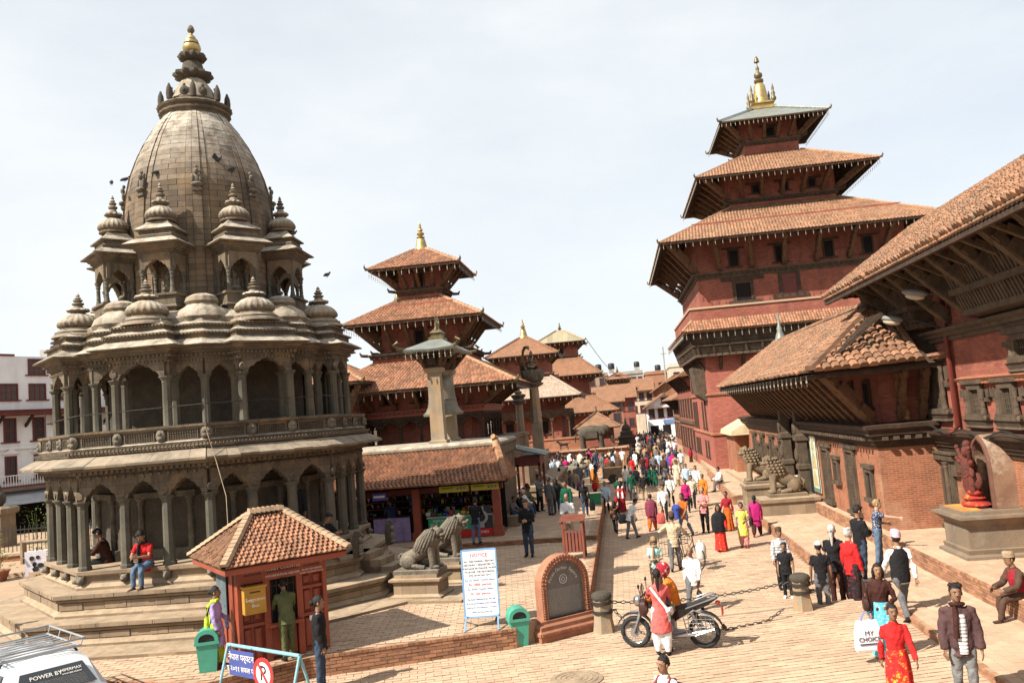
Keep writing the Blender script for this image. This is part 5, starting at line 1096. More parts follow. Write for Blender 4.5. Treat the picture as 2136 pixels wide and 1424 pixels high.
# ------------------------------------------------------------ souvenir shop
shop = thing('souvenir_shop', 'open-fronted souvenir shop with an orange tiled roof against the bell platform', 'shop', (-7.2, 29.3, .55))
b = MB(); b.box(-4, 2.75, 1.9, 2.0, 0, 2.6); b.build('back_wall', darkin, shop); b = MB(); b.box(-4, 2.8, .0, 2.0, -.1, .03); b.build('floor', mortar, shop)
for x in (-3.3, -.15, 2.7): b = MB(); b.box(x-.13, x+.13, -.13, .13, 0, 1.8); b.box(x-.18, x+.18, -.17, .17, 0, .3); b.build('post', woodred, shop)
b = MB(); b.box(-4.5, 2.95, -.12, .12, 1.62, 1.95); b.build('fascia', wooddkred, shop)
f0, f1, t1, t0 = (-5.0, -.65, 1.93), (3.2, -.65, 1.93), (2.55, 2.05, 3.0), (-5.0, 2.05, 3.0)
b = MB(); b.add([f0, f1, t1, t0, (3.2, 2.05, 1.93)], [(0, 1, 2, 3), (1, 4, 2)]); b.add([(-5, -.6, 1.85), (3.15, -.6, 1.85), (3.15, 2.05, 1.9), (-5, 2.05, 1.9)], [(0, 3, 2, 1)]); b.build('roof', wooddkred, shop)
tilefield(shop, f0, f1, t1, t0, .15, .2, tile, 300, th=.07, jit=.012); tilefield(shop, f1, (3.2, 2.05, 1.93), (2.6, 2.05, 3.0), t1, .15, .2, tile, 60, th=.07)
hipline(shop, (3.22, -.67, 2.0), (2.55, 2.0, 3.08), .26, .2, .12, m=ridge)
b = MB(); b.tube([(2.6, 1.6, 2.9), (2.55, 2.0, 3.12), (2.5, 2.1, 3.3), (2.45, 1.95, 3.38)], [.14, .15, .14, .1], 8); b.build('ridge_end', ridge, shop, 60)
goods = [mat('goods_%s' % n, c, None, 9, .5, .1) for n, c in (('red', (.35, .05, .04)), ('white', (.6, .58, .52)), ('green', (.05, .22, .1)), ('blue', (.06, .1, .3)), ('yellow', (.55, .4, .06)), ('brown', (.14, .07, .04)))]
gb = [MB() for _ in goods]
for k in range(200):
    x = random.uniform(-3.1, 2.5); z = random.choice((.75, 1.05, 1.3, 1.5)); s_ = random.uniform(.05, .13); gb[random.randrange(6)].box(x, x+s_, 1.75, 1.85, z, z+random.uniform(.08, .2))
for x in np.arange(.1, 2.4, .21): gb[random.randrange(6)].box(x, x+.16, .2, .4, .8, .8+random.uniform(.06, .16))
for m_, g_ in zip(goods, gb):
    if g_.n: g_.build('goods', m_, shop, kind='stuff')
for z in (.72, 1.02, 1.27, 1.47): b = MB(); b.box(-3.2, 2.6, 1.55, 1.89, z-.025, z); b.build('shelf', wooddkred, shop)
ct = thing('shop_counter', 'glass shop counter wrapped in green and red film and watch posters', 'counter', (-6.0, 29.3, .57))
b = MB(); b.box(-.95, 1.3, -.1, .35, 0, .72); b.build('cabinet', plain('counter_body', (.25, .24, .22), .5), ct); b = MB(); b.box(-1.0, 1.35, -.15, .4, .72, .76); b.build('counter_top', plain('counter_glass', (.35, .38, .36), .1, spec=.6), ct)
gp, rp = plain('poster_green', (.02, .3, .13), .4), plain('poster_red', (.5, .02, .02), .4)
b = MB(); b.box(-.95, .55, -.125, -.105, .28, .7); b.build('green_poster', gp, ct)
b = MB(); b.box(-.95, 1.3, -.125, -.1051, .02, .27); b.build('red_poster', rp, ct)
for x, s_ in ((-.6, 'FUJIFILM'), (.1, 'FUJIFILM')): text(ct, s_, (x, -.13, .62), (1, 0, 0), (0, 0, 1), .1, inkw); text(ct, s_, (x+.15, -.13, .33), (1, 0, 0), (0, 0, 1), .1, inkw)
for x in (-.75, -.4, .05, .3): b = MB(); b.box(x-.13, x+.13, -.14, -.126, .39, .55); b.build('photo_print', mat('photo_print', (.5, .42, .36), (.1, .2, .12), 14, .4, 0), ct)
for x in (.0, 1.0): text(ct, 'TIMEX', (x, -.13, .15), (1, 0, 0), (0, 0, 1), .13, inkw)
for x in (-.8, -.65, -.5): b = MB(); b.lathe([(.05, 0), (.05, .02)], 12); b.xf(FR((x, -.125, .14), (1, 0, 0), (0, 0, 1), (0, -1, 0))); b.build('watch_print', inkw, ct)
b = MB(); b.box(.6, 1.3, -.125, -.105, .28, 1.05); b.build('watch_poster', plain('poster_black', (.04, .04, .045), .3), ct)
b = MB(); b.lathe([(.24, 0), (.24, .02), (.17, .025)], 24); b.box(-.1, .1, .2, .36, 0, .015); b.box(-.1, .1, -.36, -.2, 0, .015); b.xf(FR((.93, -.13, .66), (1, 0, 0), (0, 0, 1), (0, -1, 0))); b.build('watch_picture', plain('watch_grey', (.4, .4, .4), .3, .4), ct)
b = MB(); b.lathe([(.15, 0), (.15, .01)], 24); b.xf(FR((.93, -.156, .66), (1, 0, 0), (0, 0, 1), (0, -1, 0))); b.build('watch_dial', black, ct)
for x, w_ in ((1.25, 1.05), (2.35, .98)):
    t = thing('yellow_signboard', 'yellow film signboard on the shop fascia, the %s of the two' % ('left' if x < 2 else 'right'), 'sign', (-7.2+x, 29.15, 2.17)); b = MB(); b.box(-w_/2, w_/2, -.03, 0, -.02, .3); b.build('board', plain('sign_yellow', (.55, .48, .06), .5), t)
    for i in range(5): b = MB(); b.box(w_*.1+(i % 3)*.12, w_*.1+(i % 3)*.12+.08, -.036, -.031, .05+(i//3)*.12, .13+(i//3)*.12); b.build('picture', mat('sign_picture', (.1, .14, .12), (.3, .3, .3), 20, .6, 0), t)
    b = MB(); b.box(-w_*.42, -.02, -.036, -.031, .1, .16); b.box(-w_*.42, -.1, -.036, -.031, .2, .24); b.build('print_band', plain('sign_green', (.2, .3, .04), .6), t)
for x, col, lb in ((-1.75, (.2, .02, .12), 'purple shop sign half hidden behind the temple columns'), (-1.0, (.08, .09, .35), 'blue and white shop sign hanging beside the temple columns')):
    t = thing('shop_sign', lb, 'sign', (-7.2+x-.4, 29.0, 2.15)); b = MB(); b.box(-.25, .25, -.02, .02, -.1, .16); b.build('board', plain('sign_%d' % (abs(x)*100), col, .5), t); b = MB(); b.box(-.2, .2, -.03, -.0201, .0, .08); b.build('print_band', inkw, t)
t = thing('lilac_cloth', 'lilac cloth hanging down from the left shop counter', 'cloth', (-8.3, 29.1, .55)); b = MB(); b.loft([[(-.6+.1*i, .03*math.sin(i*2.1), z) for i in range(14)]+[(.7-.1*i, .05+.03*math.sin((13-i)*2.1), z) for i in range(14)] for z in (.02, .85)]); b.build('sheet', cloth('lilac_sheet', (.26, .21, .36)), t)
# stone bench in front of the platform wall, little roofed stall and stair cheek beyond
t = thing('stone_bench', 'long low stone bench along the foot of the bell platform wall', 'bench', (-4.55, 31.3, .53)); b = MB(); b.box(0, .55, 0, 5.4, -.05, .4); b.build('seat', plinthst, t)
t = thing('small_stall', 'small stall with a dark sheet roof at the back corner of the bell platform', 'stall', (-4.1, 37.2, .5)); b = MB(); b.box(-.6, .5, -.5, 1.6, 1.9, 2.3); b.build('stall_front', wooddkred, t); b = MB(); b.loft([[(-.9, -.7, 2.75), (.8, -.9, 2.3), (.8, -.9, 2.36), (-.9, -.7, 2.82)], [(-.9, 1.9, 2.75), (.8, 1.9, 2.3), (.8, 1.9, 2.36), (-.9, 1.9, 2.82)]]); b.build('roof', mat('dark_sheet', (.1, .12, .11), None, 3, .5, .2), t)
for x, y in ((-.5, -.45), (.45, -.45), (-.5, 1.5), (.45, 1.5)): b = MB(); b.box(x-.05, x+.05, y-.05, y+.05, 0, 2.0); b.build('post', wooddkred, t)
t = thing('stair_cheek', 'sloping stone cheek wall of a stair beyond the bell platform', 'wall', (-3.6, 42.6, -.2)); b = MB(); b.loft([[(-2.5, y, 0), (1.5, y, 0), (1.5, y, .45), (-1.2, y, 2.1), (-2.5, y, 2.1)] for y in (0, .5)]); b.build('cheek', pillst, t); b = MB(); b.loft([[(-2.5, y, 2.1), (-1.2, y, 2.1), (1.55, y, .42), (1.55, y, .55), (-1.2, y, 2.25), (-2.5, y, 2.25)] for y in (-.05, .55)]); b.build('coping', slabmat, t)
# ------------------------------------------------------------ statue columns
t = thing('statue_column', 'tall stone column with a kneeling gilded king under a rearing snake on a lotus', 'column', (-4.6, 47, -.2))
b = MB(); b.mould(sq((0, 0), .75), [(.1, 0), (.1, .2), (0, .3), (0, 1.0), (.08, 1.1), (.08, 1.25), (-.3, 1.3)]); b.build('base', plinthst, t)
b = MB(); b.mould(ngon(.42, 4, PI/4), [(0, 1.25), (-.01, 3.8), (-.02, 4.35)]); b.lathe([(.33, 4.3), (.34, 4.4), (.31, 4.6), (.34, 4.85), (.3, 5.0), (.27, 6.35)], 8, a0=PI/8); b.build('shaft', pillst, t)
b = MB(); b.lathe([(.27, 6.33), (.5, 6.45), (.55, 6.55), (.4, 6.6), (.45, 6.62)], 32, mod=lambda a, z: 1+.06*np.cos(a*12)); b.lathe([(.4, 6.6), (.55, 6.75), (.62, 7.0), (.66, 7.2), (.66, 7.28), (.5, 7.3)], 40, mod=lambda a, z: 1+.05*np.cos(a*16)); b.build('lotus_capital', stonegr, t, 50)
b = MB(); b.ball((0, 0, 7.45), (.3, .3, .16), 12, 6); b.tube([(0, 0, 7.4), (0, .02, 7.75), (0, 0, 8.0)], [.18, .16, .1], 10); b.ball((0, -.03, 8.15), (.11, .12, .14), 9, 6); b.tube([(0, -.02, 8.25), (0, 0, 8.42)], [.1, .02], 7)
for x in (-.2, .2): b.tube([(x, 0, 7.95), (x*1.3, -.1, 7.72), (x*.3, -.22, 7.8)], [.06, .05, .04], 7); b.tube([(x*.6, 0, 7.45), (x*1.4, -.3, 7.42), (x*.7, .1, 7.38)], [.11, .1, .08], 7)
b.build('king_figure', bronze, t, 60)
b = MB(); b.tube([(-.35, .2, 7.3), (-.48, .22, 7.6), (-.52, .2, 8.0), (-.46, .15, 8.4), (-.33, .05, 8.62), (-.15, -.05, 8.6), (-.1, -.1, 8.45)], [.06, .07, .075, .08, .09, .1, .04], 8); b.build('snake', bronze, t, 60)
t = thing('statue_column', 'shorter stone column with a small kneeling figure, left of the snake column', 'column', (-6.1, 52, -.2))
b = MB(); b.mould(sq((0, 0), .6), [(.1, 0), (.1, .2), (0, .3), (0, .8), (-.3, .9)]); b.lathe([(.28, .85), (.27, 3.6), (.24, 3.7), (.23, 5.55)], 8); b.build('shaft', pillst, t); b = MB(); b.lathe([(.24, 5.5), (.4, 5.62), (.44, 5.75), (.3, 5.85), (.4, 5.95), (.46, 6.1), (.3, 6.15)], 28, mod=lambda a, z: 1+.06*np.cos(a*10)); b.build('lotus_capital', stonegr, t, 50)
b = MB(); b.ball((0, 0, 6.25), (.25, .28, .12), 10, 6); b.tube([(0, 0, 6.2), (0, 0, 6.5), (0, 0, 6.65)], [.14, .13, .07], 9); b.ball((0, 0, 6.76), .09, 8, 6); b.tube([(0, 0, 6.82), (0, 0, 6.95)], [.07, .01], 6); b.build('figure', bronze, t, 60)
# ------------------------------------------------------------ animals in stone, hut, cart
t = thing('elephant_statue', 'large stone elephant standing on the plinth before a small tiled shrine hut', 'statue', (-2.45, 72.5, 1.38), 0)
b = MB(); b.tube([(-.95, 0, .95), (-.7, 0, 1.1), (0, 0, 1.15), (.7, 0, 1.12)], [.35, .55, .6, .5], 14); b.ball((1.0, 0, 1.25), (.42, .38, .45), 12, 8); b.tube([(1.3, 0, 1.15), (1.5, 0, .8), (1.5, 0, .4), (1.65, 0, .25)], [.2, .16, .12, .08], 9)
for x in (-.75, .65):
    for y in (-.3, .3): b.tube([(x, y, .9), (x, y, .45), (x+.03, y, 0)], [.26, .2, .22], 10)
for y in (-.4, .4): b.ball((.85, y, 1.25), (.22, .06, .32), 10, 6)
b.tube([(-1.2, 0, 1.1), (-1.32, 0, .8), (-1.3, 0, .5)], [.08, .05, .04], 6); t.scale = (1.12,)*3; b.build('body', stonedk, t, 60); b = MB(); b.box(-.5, .4, -.62, .62, .75, 1.3); b.build('saddle_cloth', stonedk, t)
t = thing('brick_hut', 'small red brick shrine hut with a pyramid tile roof behind the stone elephant', 'hut', (-2.0, 75.6, 1.3)); walltier(t, 1.4, 0, 1.9, brickred); roof(t, 1.4, 2.0, 1.75, .1, 3.0, geo=False, slabm=tilemoss, rafter=False, bell=False, strut_n=0, horn=False); spire(t, 3.0, 'x', .7)
b = MB(); b.prism(rect(-14, .6, 70.5, 74), -.3, 1.36); b.build('terrace', brickor, None, kind='structure'); pieces('coping_stone', TB, [FR((-13.6+i*.8, 70.55, 1.36), (.78, 0, 0), (0, .5, 0), (0, 0, .1)) for i in range(18)], slabmat, bpy.data.objects['terrace'], 40)
t = thing('stone_stupa', 'dark stepped stone stupa top at the corner of the street beyond the elephant', 'stupa', (.55, 84, 0)); t.scale = (.62, .62, .72); b = MB(); b.mould(sq((0, 0), 1.5), [(0, -.3), (0, 1.2), (.1, 1.3), (-.2, 1.5), (-.2, 2.2), (-.05, 2.3), (-.5, 2.6), (-.5, 3.0), (-.9, 3.3)]); b.lathe([(.7, 3.2), (.75, 3.5), (.5, 3.9), (.2, 4.1), (.05, 5.0)], 14); b.build('stupa', stonedk, t, 40)
t = thing('bull_statue', 'recumbent dark stone bull on a low slab among the crowd', 'statue', (-3.6, 56.5, -.2)); b = MB(); b.box(-1.3, 1.3, -.6, .6, 0, .35); b.build('base_slab', plinthst, t)
b = MB(); b.tube([(-.9, 0, .65), (-.5, 0, .8), (.2, 0, .85), (.6, 0, .95)], [.35, .42, .42, .3], 12); b.ball((.95, 0, 1.1), (.3, .2, .2), 10, 7); b.ball((.25, 0, 1.22), (.22, .18, .16), 8, 5)
for y in (-.4, .4): b.tube([(-.6, y, .5), (0, y*1.1, .42), (-.3, y*1.2, .4)], [.18, .12, .08], 8); b.tube([(.5, y*.8, .55), (.9, y*.9, .42), (.6, y, .4)], [.14, .1, .07], 8); b.tube([(.9, y*.3, 1.25), (.9, y*.6, 1.45)], [.05, .02], 6)
b.build('bull', stonegr, t, 60)
t = thing('wooden_cart', 'plain brown wooden handcart box standing in the street crowd', 'cart', (-.75, 55.3, -.2)); b = MB()
for a in ((-.6, -.56, -.5, .5), (.56, .6, -.5, .5), (-.6, .6, -.5, -.46), (-.6, .6, .46, .5)): b.box(*a, .35, 1.0)
b.box(-.6, .6, -.5, .5, .32, .36); b.build('box', mat('raw_timber', (.26, .17, .1), None, 4, .8, .3), t)
for y in (-.55, .55): b = MB(); b.lathe([(.3, -.03), (.3, .03)], 18); b.xf(FR((0, y, .3), (1, 0, 0), (0, 0, 1), (0, 1, 0))); b.build('wheel', iron, t)
def quad_animal(name, label, loc, rz, L_, m, cat):
    t = thing(name, label, cat, loc, rz); b = MB(); s = L_
    b.tube([(-.42*s, 0, .56*s), (-.3*s, 0, .58*s), (0, 0, .55*s), (.28*s, 0, .58*s), (.4*s, 0, .66*s)], [.09*s, .13*s, .12*s, .15*s, .1*s], 10); b.tube([(.36*s, 0, .66*s), (.48*s, 0, .8*s)], [.1*s, .08*s], 8); b.ball((.55*s, 0, .83*s), (.11*s, .085*s, .09*s), 8, 6); b.tube([(.6*s, 0, .81*s), (.74*s, 0, .77*s)], [.06*s, .035*s], 7)
    for y in (-.07, .07): b.tube([(.3*s, y*s, .5*s), (.29*s, y*s, .28*s), (.3*s, y*s, .03*s)], [.07*s, .04*s, .035*s], 7); b.tube([(-.34*s, y*s, .52*s), (-.26*s, y*s, .36*s), (-.4*s, y*s, .22*s), (-.36*s, y*s, .03*s)], [.09*s, .06*s, .035*s, .035*s], 7); b.tube([(.5*s, y*s, .88*s), (.47*s, y*1.2*s, .97*s)], [.04*s, .012*s], 5)
    b.tube([(-.44*s, 0, .6*s), (-.6*s, 0, .72*s), (-.66*s, .02, .86*s)], [.04*s, .03*s, .015*s], 6); b.build('body', m, t, 60); return t
quad_animal('dog', 'black dog standing on the brick terrace edge above the crowd', (-4.85, 71.2, 1.41), PI, .9, plain('dog_coat', (.02, .017, .015), .8), 'dog')
# ------------------------------------------------------------ far street houses and the white house on the left
def house(label, x0, x1, y, z1, m, rows, cols, roofk='flat', dep=9, tm=tilefar, wm_=winred, z0=-.3, gw=.9, gh=1.2, group=None, name='house'):
    t = thing(name, label, 'house', ((x0+x1)/2, y, 0), 0, group); h = (x1-x0)/2
    b = MB(); b.box(-h, h, 0, dep, z0, z1); b.build('wall', m, t)
    if roofk == 'flat': b = MB(); b.mould(rect(-h, h, 0, dep), [(0, z1-.02), (.15, z1), (.15, z1+.15), (0, z1+.16), (0, z1+.6), (-.12, z1+.6), (-.12, z1+.1)]); b.build('parapet', m, t)
    elif roofk == 'gable': b = MB(); b.loft([[(-h-.6, y_, z1-.4), (0, y_, z1+h*.62), (h+.6, y_, z1-.4), (h+.6, y_, z1-.25), (0, y_, z1+h*.62+.2), (-h-.6, y_, z1-.25)] for y_ in (-.7, dep)]); b.build('roof', tm, t); g = MB(); g.loft([[(-h, y_, z1), (h, y_, z1), (0, y_, z1+h*.62)] for y_ in (.02, .3)]); g.build('gable', m, t)
    elif roofk == 'eave': b = MB(); b.loft([[(x, -.9, z1-.2), (x, -.9, z1-.08), (x, dep*.45, z1+dep*.24), (x, dep, z1)] for x in (-h-.4, h+.4)]); b.build('roof', tm, t)
    for z in rows:
        for i in range(cols): f = window(t, (-h+(i+.5)*2*h/cols, 0, z), (1, 0, 0), min(gw, 2*h/cols*.5), gh, m=wm_, ears=False, pane=glass, mull=1)
    return t
house('white gabled house with a tiled roof closing the end of the street', 4.2, 9.6, 128, 4.4, white, (2.6,), 4, 'gable', gw=.7, gh=1.3)
hh = bpy.data.objects['house']; window(hh, (0, .02, 4.7), (1, 0, 0), .8, .8, m=winred, ears=False, pane=glass)
b = MB(); b.box(-2.9, 2.9, -1.0, .1, 4.05, 4.15); b.build('canopy', tilefar, hh); b = MB(); b.box(-.4, 2.8, -.15, -.05, 1.7, 2.3); b.build('blue_sign', plain('shop_blue', (.12, .2, .42), .6), hh)
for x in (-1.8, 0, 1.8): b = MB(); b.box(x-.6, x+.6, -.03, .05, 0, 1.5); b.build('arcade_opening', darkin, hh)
house('red-roofed brick house rising behind the white gabled house', 6.2, 13, 140, 7.0, brickor, (4.6,), 3, 'gable')
house('pale concrete block with a flat roof behind the small far temple', .5, 5.3, 165, 10.9, grey, (6.6, 9.0), 4, 'flat')
house('brick house with tank at the far right behind the street', 5.6, 13, 160, 10.3, mat('far_brick', (.33, .17, .1), (.26, .13, .085), .6, .9, .2), (7.4,), 4, 'flat')
house('cream house with dark windows at the far right, partly hidden by the palace', 9.6, 18, 150, 10.9, cream, (6.2, 8.7), 4, 'flat')
house('dark timber-fronted house leaning into the left of the far street', -1.6, 2.6, 132, 6.2, brickred, (1.6, 4.0), 3, 'eave')
house('brown tiled house in the middle distance left of the far street', -4.6, .6, 118, 5.6, mat('far_brown', (.27, .15, .1), None, .6, .9, .2), (2.6, 4.2), 3, 'eave')
house('grey plaster house behind the timber-fronted house in the far street', 2.2, 6.2, 150, 7.4, cream, (3.4, 5.6), 3, 'eave')
house('brown brick house behind the far pagoda roofs with tanks on top', -9, -1.4, 150, 10.4, mat('far_tan', (.3, .22, .16), None, .6, .9, .2), (6.6, 8.8), 4, 'flat')
farpagoda('pagoda_temple', 'tiny two-roofed temple among the houses at the far end of the street', (.35, 138), [(2, -.3, .6)], [(1.9, .6, 2.9, 7.4, 1.5, 8.4, tilefar), (1.4, 8.3, 2.1, 9.25, .2, 10.3, tilefar)], 0, False)
for i, (x, y, z, lb) in enumerate(((-.6, 150.8, 11.0, 'black water tank on the roof just right of the gilded pagoda'), (-2.9, 151, 11.0, 'black water tank partly hidden behind the gilded pagoda'), (8.2, 164, 10.6, 'black water tank on the far right brick roof'), (12.2, 153, 11.3, 'wide dark tank on the cream house roof'), (4.4, 170, 11.9, 'grey tank on the concrete block roof'))):
    t = thing('water_tank', lb, 'water tank', (x, y, z)); b = MB(); b.lathe([(.55, .5), (.57, .6), (.57, 1.4), (.45, 1.55), (.2, 1.6)], 16); b.build('tank', black, t, 50); b = MB(); b.box(-.5, .5, -.5, .5, -.2, .5); b.build('stand', grey, t)
t = thing('antenna_mast', 'thin pale mast with aerials standing above the far houses', 'antenna', (9.0, 155, 6)); b = MB(); b.tube([(0, 0, 0), (0, 0, 9)], .12, 6); b.box(-.5, .5, -.05, .05, 7.6, 7.75); b.build('mast', grey, t)
fx, fy, fa = -35.3, 45.5, math.atan2(3, 1.1)
wh = thing('white_apartment_house', 'white plastered four-storey house with maroon windows at the left edge', 'house', (fx, fy, 0), fa)
b = MB(); b.box(-9, 12, 0, 10, -.3, 10.6); b.build('wall', white, wh)
b = MB(); b.box(-9, .2, -.05, 10, 10.6, 10.72); b.build('roof_edge', winred, wh); b = MB(); b.box(-9, 12, -.5, 0, 7.25, 7.4); b.box(-9, 12, -.9, 0, 7.05, 7.25); b.build('canopy_roof', wooddkred, wh)
b = MB(); b.box(-9, 12, -.12, 0, 5.1, 5.25); b.build('string_course', white, wh)
for i in range(9):
    x = -7.2+i*1.75
    window(wh, (x, 0, 8.0), (1, 0, 0), .95, .9, m=winred, ears=False, pane=curtain, mull=2, fw_=.07); window(wh, (x, 0, 5.55), (1, 0, 0), .6, 1.3, m=winred, ears=False, pane=glass, mull=1, fw_=.08)
    f = window(wh, (x, 0, 3.3), (1, 0, 0), .55, 1.35, m=winred, ears=False, pane=glass, mull=1, fw_=.08); b = MB(); b.plate([(-.55, 0), (.55, 0), (0, .3)], (x, -.06, 4.85), (1, 0, 0), (0, 0, 1), .1); b.build('pediment', white, wh)
    A = strutmat((x-.8, 0, 6.4), (x-.8, -.8, 7.05), .1); instances('bracket', ST, [A], wood, wh)
    if i % 2: window(wh, (x, 0, 9.5), (1, 0, 0), .95, .9, m=winred, ears=False, pane=curtain, mull=2, fw_=.07)
b = MB(); b.box(-9, 12, -1.0, 0, 2.9, 3.0); b.build('balcony_slab', winred, wh)
rl = MB()
for x in np.arange(-9, 12, .16): rl.box(x, x+.03, -.98, -.95, 3.0, 3.6)
rl.box(-9, 12, -1.0, -.94, 3.58, 3.63); rl.build('balcony_rail', inkw, wh, kind='stuff')
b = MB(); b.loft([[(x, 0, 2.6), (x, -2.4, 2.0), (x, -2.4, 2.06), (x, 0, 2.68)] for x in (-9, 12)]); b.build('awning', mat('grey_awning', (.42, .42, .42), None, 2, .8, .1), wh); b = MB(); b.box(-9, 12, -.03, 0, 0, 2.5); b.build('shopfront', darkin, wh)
t = thing('rooftop_tank', 'black water tank between brick piers on the white house roof', 'water tank', (-34.5, 48.6, 10.62)); b = MB(); b.lathe([(.4, 0), (.42, .7), (.2, .82)], 14); b.build('tank', black, t, 50)
for x in (-.8, .8): b = MB(); b.box(x-.25, x+.25, -.25, .25, 0, .55); b.build('pier', grey, t)
# garden corner at the left edge
gw = thing('garden_wall', 'low red brick planter wall with a carved band at the left edge', 'wall', (-24.6, 31.3, 0), R(12)); b = MB(); b.box(-6, 2.2, -.2, .25, -.05, .75); b.build('wall', brickor, gw); b = MB(); b.box(-6, 2.25, -.26, .3, .75, .85); b.build('coping', slabmat, gw)
fe = thing('garden_fence', 'dark iron garden fence behind the planter wall', 'fence', (-26.5, 33.5, 0), R(12)); [MB().box(-6, 4, -.02, .02, z, z+.05).build('rail', iron, fe) for z in (.5, 1.5)]
pb_ = MB(); pb_.box(-.012, .012, -.012, .012, 0, 1.7)
instances('picket', pb_, [TR((x, 0, 0)) for x in np.arange(-6, 4, .17)], iron, fe)
leafm = mat('plant_leaf', (.06, .11, .025), (.1, .13, .03), 6, .7, .2, island=.35); flow = mat('red_flower', (.5, .03, .02), None, 6, .7, .1, island=.2)
pot = mat('terracotta', (.3, .12, .07), None, 6, .8, .2)
def plant(name, label, x, y, z, r, h, n=70, fl=None, potr=.22):
    t = thing(name, label, 'plant', (x, y, z), 0)
    if potr: b = MB(); b.lathe([(potr*.7, 0), (potr, .3), (potr*1.1, .32), (potr*1.1, .36)], 14); b.build('pot', pot, t, 50)
    for nm, m_, k in (('foliage', leafm, n), ('flowers', fl, n//3)):
        if m_ is None: continue
        b = MB()
        for i in range(k):
            a = random.uniform(0, 2*PI); rr = r*math.sqrt(random.random()); q = np.array([rr*math.cos(a), rr*math.sin(a), .3+h*random.random()]); d = unit(np.array([math.cos(a), math.sin(a), random.uniform(.1, 1.4)])); s_ = np.cross(d, (0, 0, 1)); ln = random.uniform(.1, .2)*(1 if nm == 'foliage' else .5)
            b.add([q, q+d*ln*.5+s_*ln*.25, q+d*ln-np.array([0, 0, ln*.2]), q+d*ln*.5-s_*ln*.25], [(0, 1, 2, 3)])
        b.build(nm, m_, t, kind='stuff')
    b = MB(); [b.tube([(0, 0, .25), (random.uniform(-r, r)*.5, random.uniform(-r, r)*.5, .3+h*.8)], .012, 4) for _ in range(5)]; b.build('stem', leafm, t, kind='stuff')
plant('potted_plant', 'pot with bright red flowers on the planter wall', -26.2, 31.3, .85, .35, .5, 60, flow); plant('potted_plant', 'green pot plant beside the red flowers', -25.4, 31.5, .85, .3, .45)
plant('potted_plant', 'broad pot plant at the foot of the planter wall, at the very left edge', -21.9, 27.3, .4, .5, .7, 110, None, .35); plant('potted_plant', 'small plant in a pale pillar pot next to the poster', -21.2, 28.4, .4, .2, .8, 40, None, .15)
plant('shrub', 'spiky pale shrub behind the garden fence', -27.6, 37, 0, .8, 2.0, 160, None, 0); plant('shrub', 'yellowish shrub behind the fence right of the spiky one', -25.6, 36, 0, .8, 1.4, 140, None, 0); plant('shrub', 'low green shrub at the left end of the fence', -29.6, 36, 0, .9, 1.2, 140, None, 0)
t = thing('poster_board', 'white poster with a dark ink picture leaning at the planter wall', 'poster', (-21.0, 28.0, .4), R(20)); b = MB(); b.box(-.35, .35, -.02, .02, 0, .85); b.build('board', plain('poster_white', (.62, .6, .66), .6), t)
for i in range(7): b = MB(); b.plate(ngon(random.uniform(.05, .12), 6, i), (random.uniform(-.12, .25), -.03, random.uniform(.2, .65)), (1, 0, 0), (0, 0, 1), .015); b.build('ink_blot', inkk, t)
t = thing('wooden_rack', 'small wooden rack with stacked white papers by the temple columns', 'rack', (-22.6, 30.4, .4), R(15))
for x in (-.6, .6): b = MB(); b.box(x-.04, x+.04, -.2, .2, 0, 1.0); b.build('side', mat('pale_timber', (.34, .25, .17), None, 4, .8, .2), t)
for z in (.35, .95): b = MB(); b.box(-.6, .6, -.2, .2, z, z+.04); b.build('shelf', MATS['pale_timber'], t)
for z in (.4, .48, .56): b = MB(); b.box(-.4, .4, -.18, .1, z, z+.05); b.build('paper_stack', inkw, t)
t = thing('statue_pedestal', 'pale stone pedestal with a dark statue cut by the left edge', 'statue', (-29.2, 36.5, 0)); b = MB(); b.mould(sq((0, 0), .5), [(.15, 0), (.15, .3), (0, .4), (0, 2.0), (.12, 2.1), (.12, 2.3), (0, 2.4)]); b.build('pedestal', plinthst, t); b = MB(); b.ball((0, 0, 2.75), (.35, .35, .4), 10, 6); b.ball((0, 0, 3.25), .17, 8, 6); b.build('figure', stonedk, t, 60)
t = thing('wire', 'thin black wire running down from the gilded pagoda roof to the far houses', 'wire', (0, 0, 0)); b = MB(); tt = np.linspace(0, 1, 12); b.tube([(-3.0+5*q, 97+33*q, 12.9-4.2*q-1.2*math.sin(PI*q)) for q in tt], .035, 5); b.build('strand', iron, t)
# ------------------------------------------------------------ ticket booth
bt = thing('ticket_booth', 'red wooden ticket booth with a clay tiled hip roof and painted white lettering', 'booth', (-7.2, 16.35, .4), R(41))
HX, HY = .85, .78
b = MB(); b.box(-HX, HX, -HY+.12, HY, 0, 2.02); b.build('wall', woodred, bt)
def boothpanel(x0, x1, z0, z1):
    b = MB(); b.box(x0, x1, -HY+.06, -HY+.12, z0, z1); p = b.build('front_frame', woodred, bt); return p
for x in (-HX, -.32, .32, HX):
    b = MB(); b.box(max(-HX-.02, x-.06), min(HX+.02, x+.06), -HY, -HY+.12, 0, 2.0); b.build('post', woodred, bt)
for x0, x1 in ((-HX+.05, -.38), (.38, HX-.05)):
    n = 2; w_ = (x1-x0)/n
    for z0, z1 in ((.06, .72), (.8, 1.28), (1.34, 1.58)):
        for i in range(n):
            b = MB(); b.loft([[(x0+i*w_+d, y, z0+d), (x0+(i+1)*w_-d, y, z0+d), (x0+(i+1)*w_-d, y, z1-d), (x0+i*w_+d, y, z1-d)] for d, y in ((.03, -HY+.1), (.05, -HY+.075), (.1, -HY+.06))][::-1]); b.build('door_panel', woodred, bt)
    b = MB(); b.box(x0, x1, -HY+.03, -HY+.115, .73, .79); b.box(x0, x1, -HY+.03, -HY+.115, 1.28, 1.34); b.build('rail', woodred, bt)
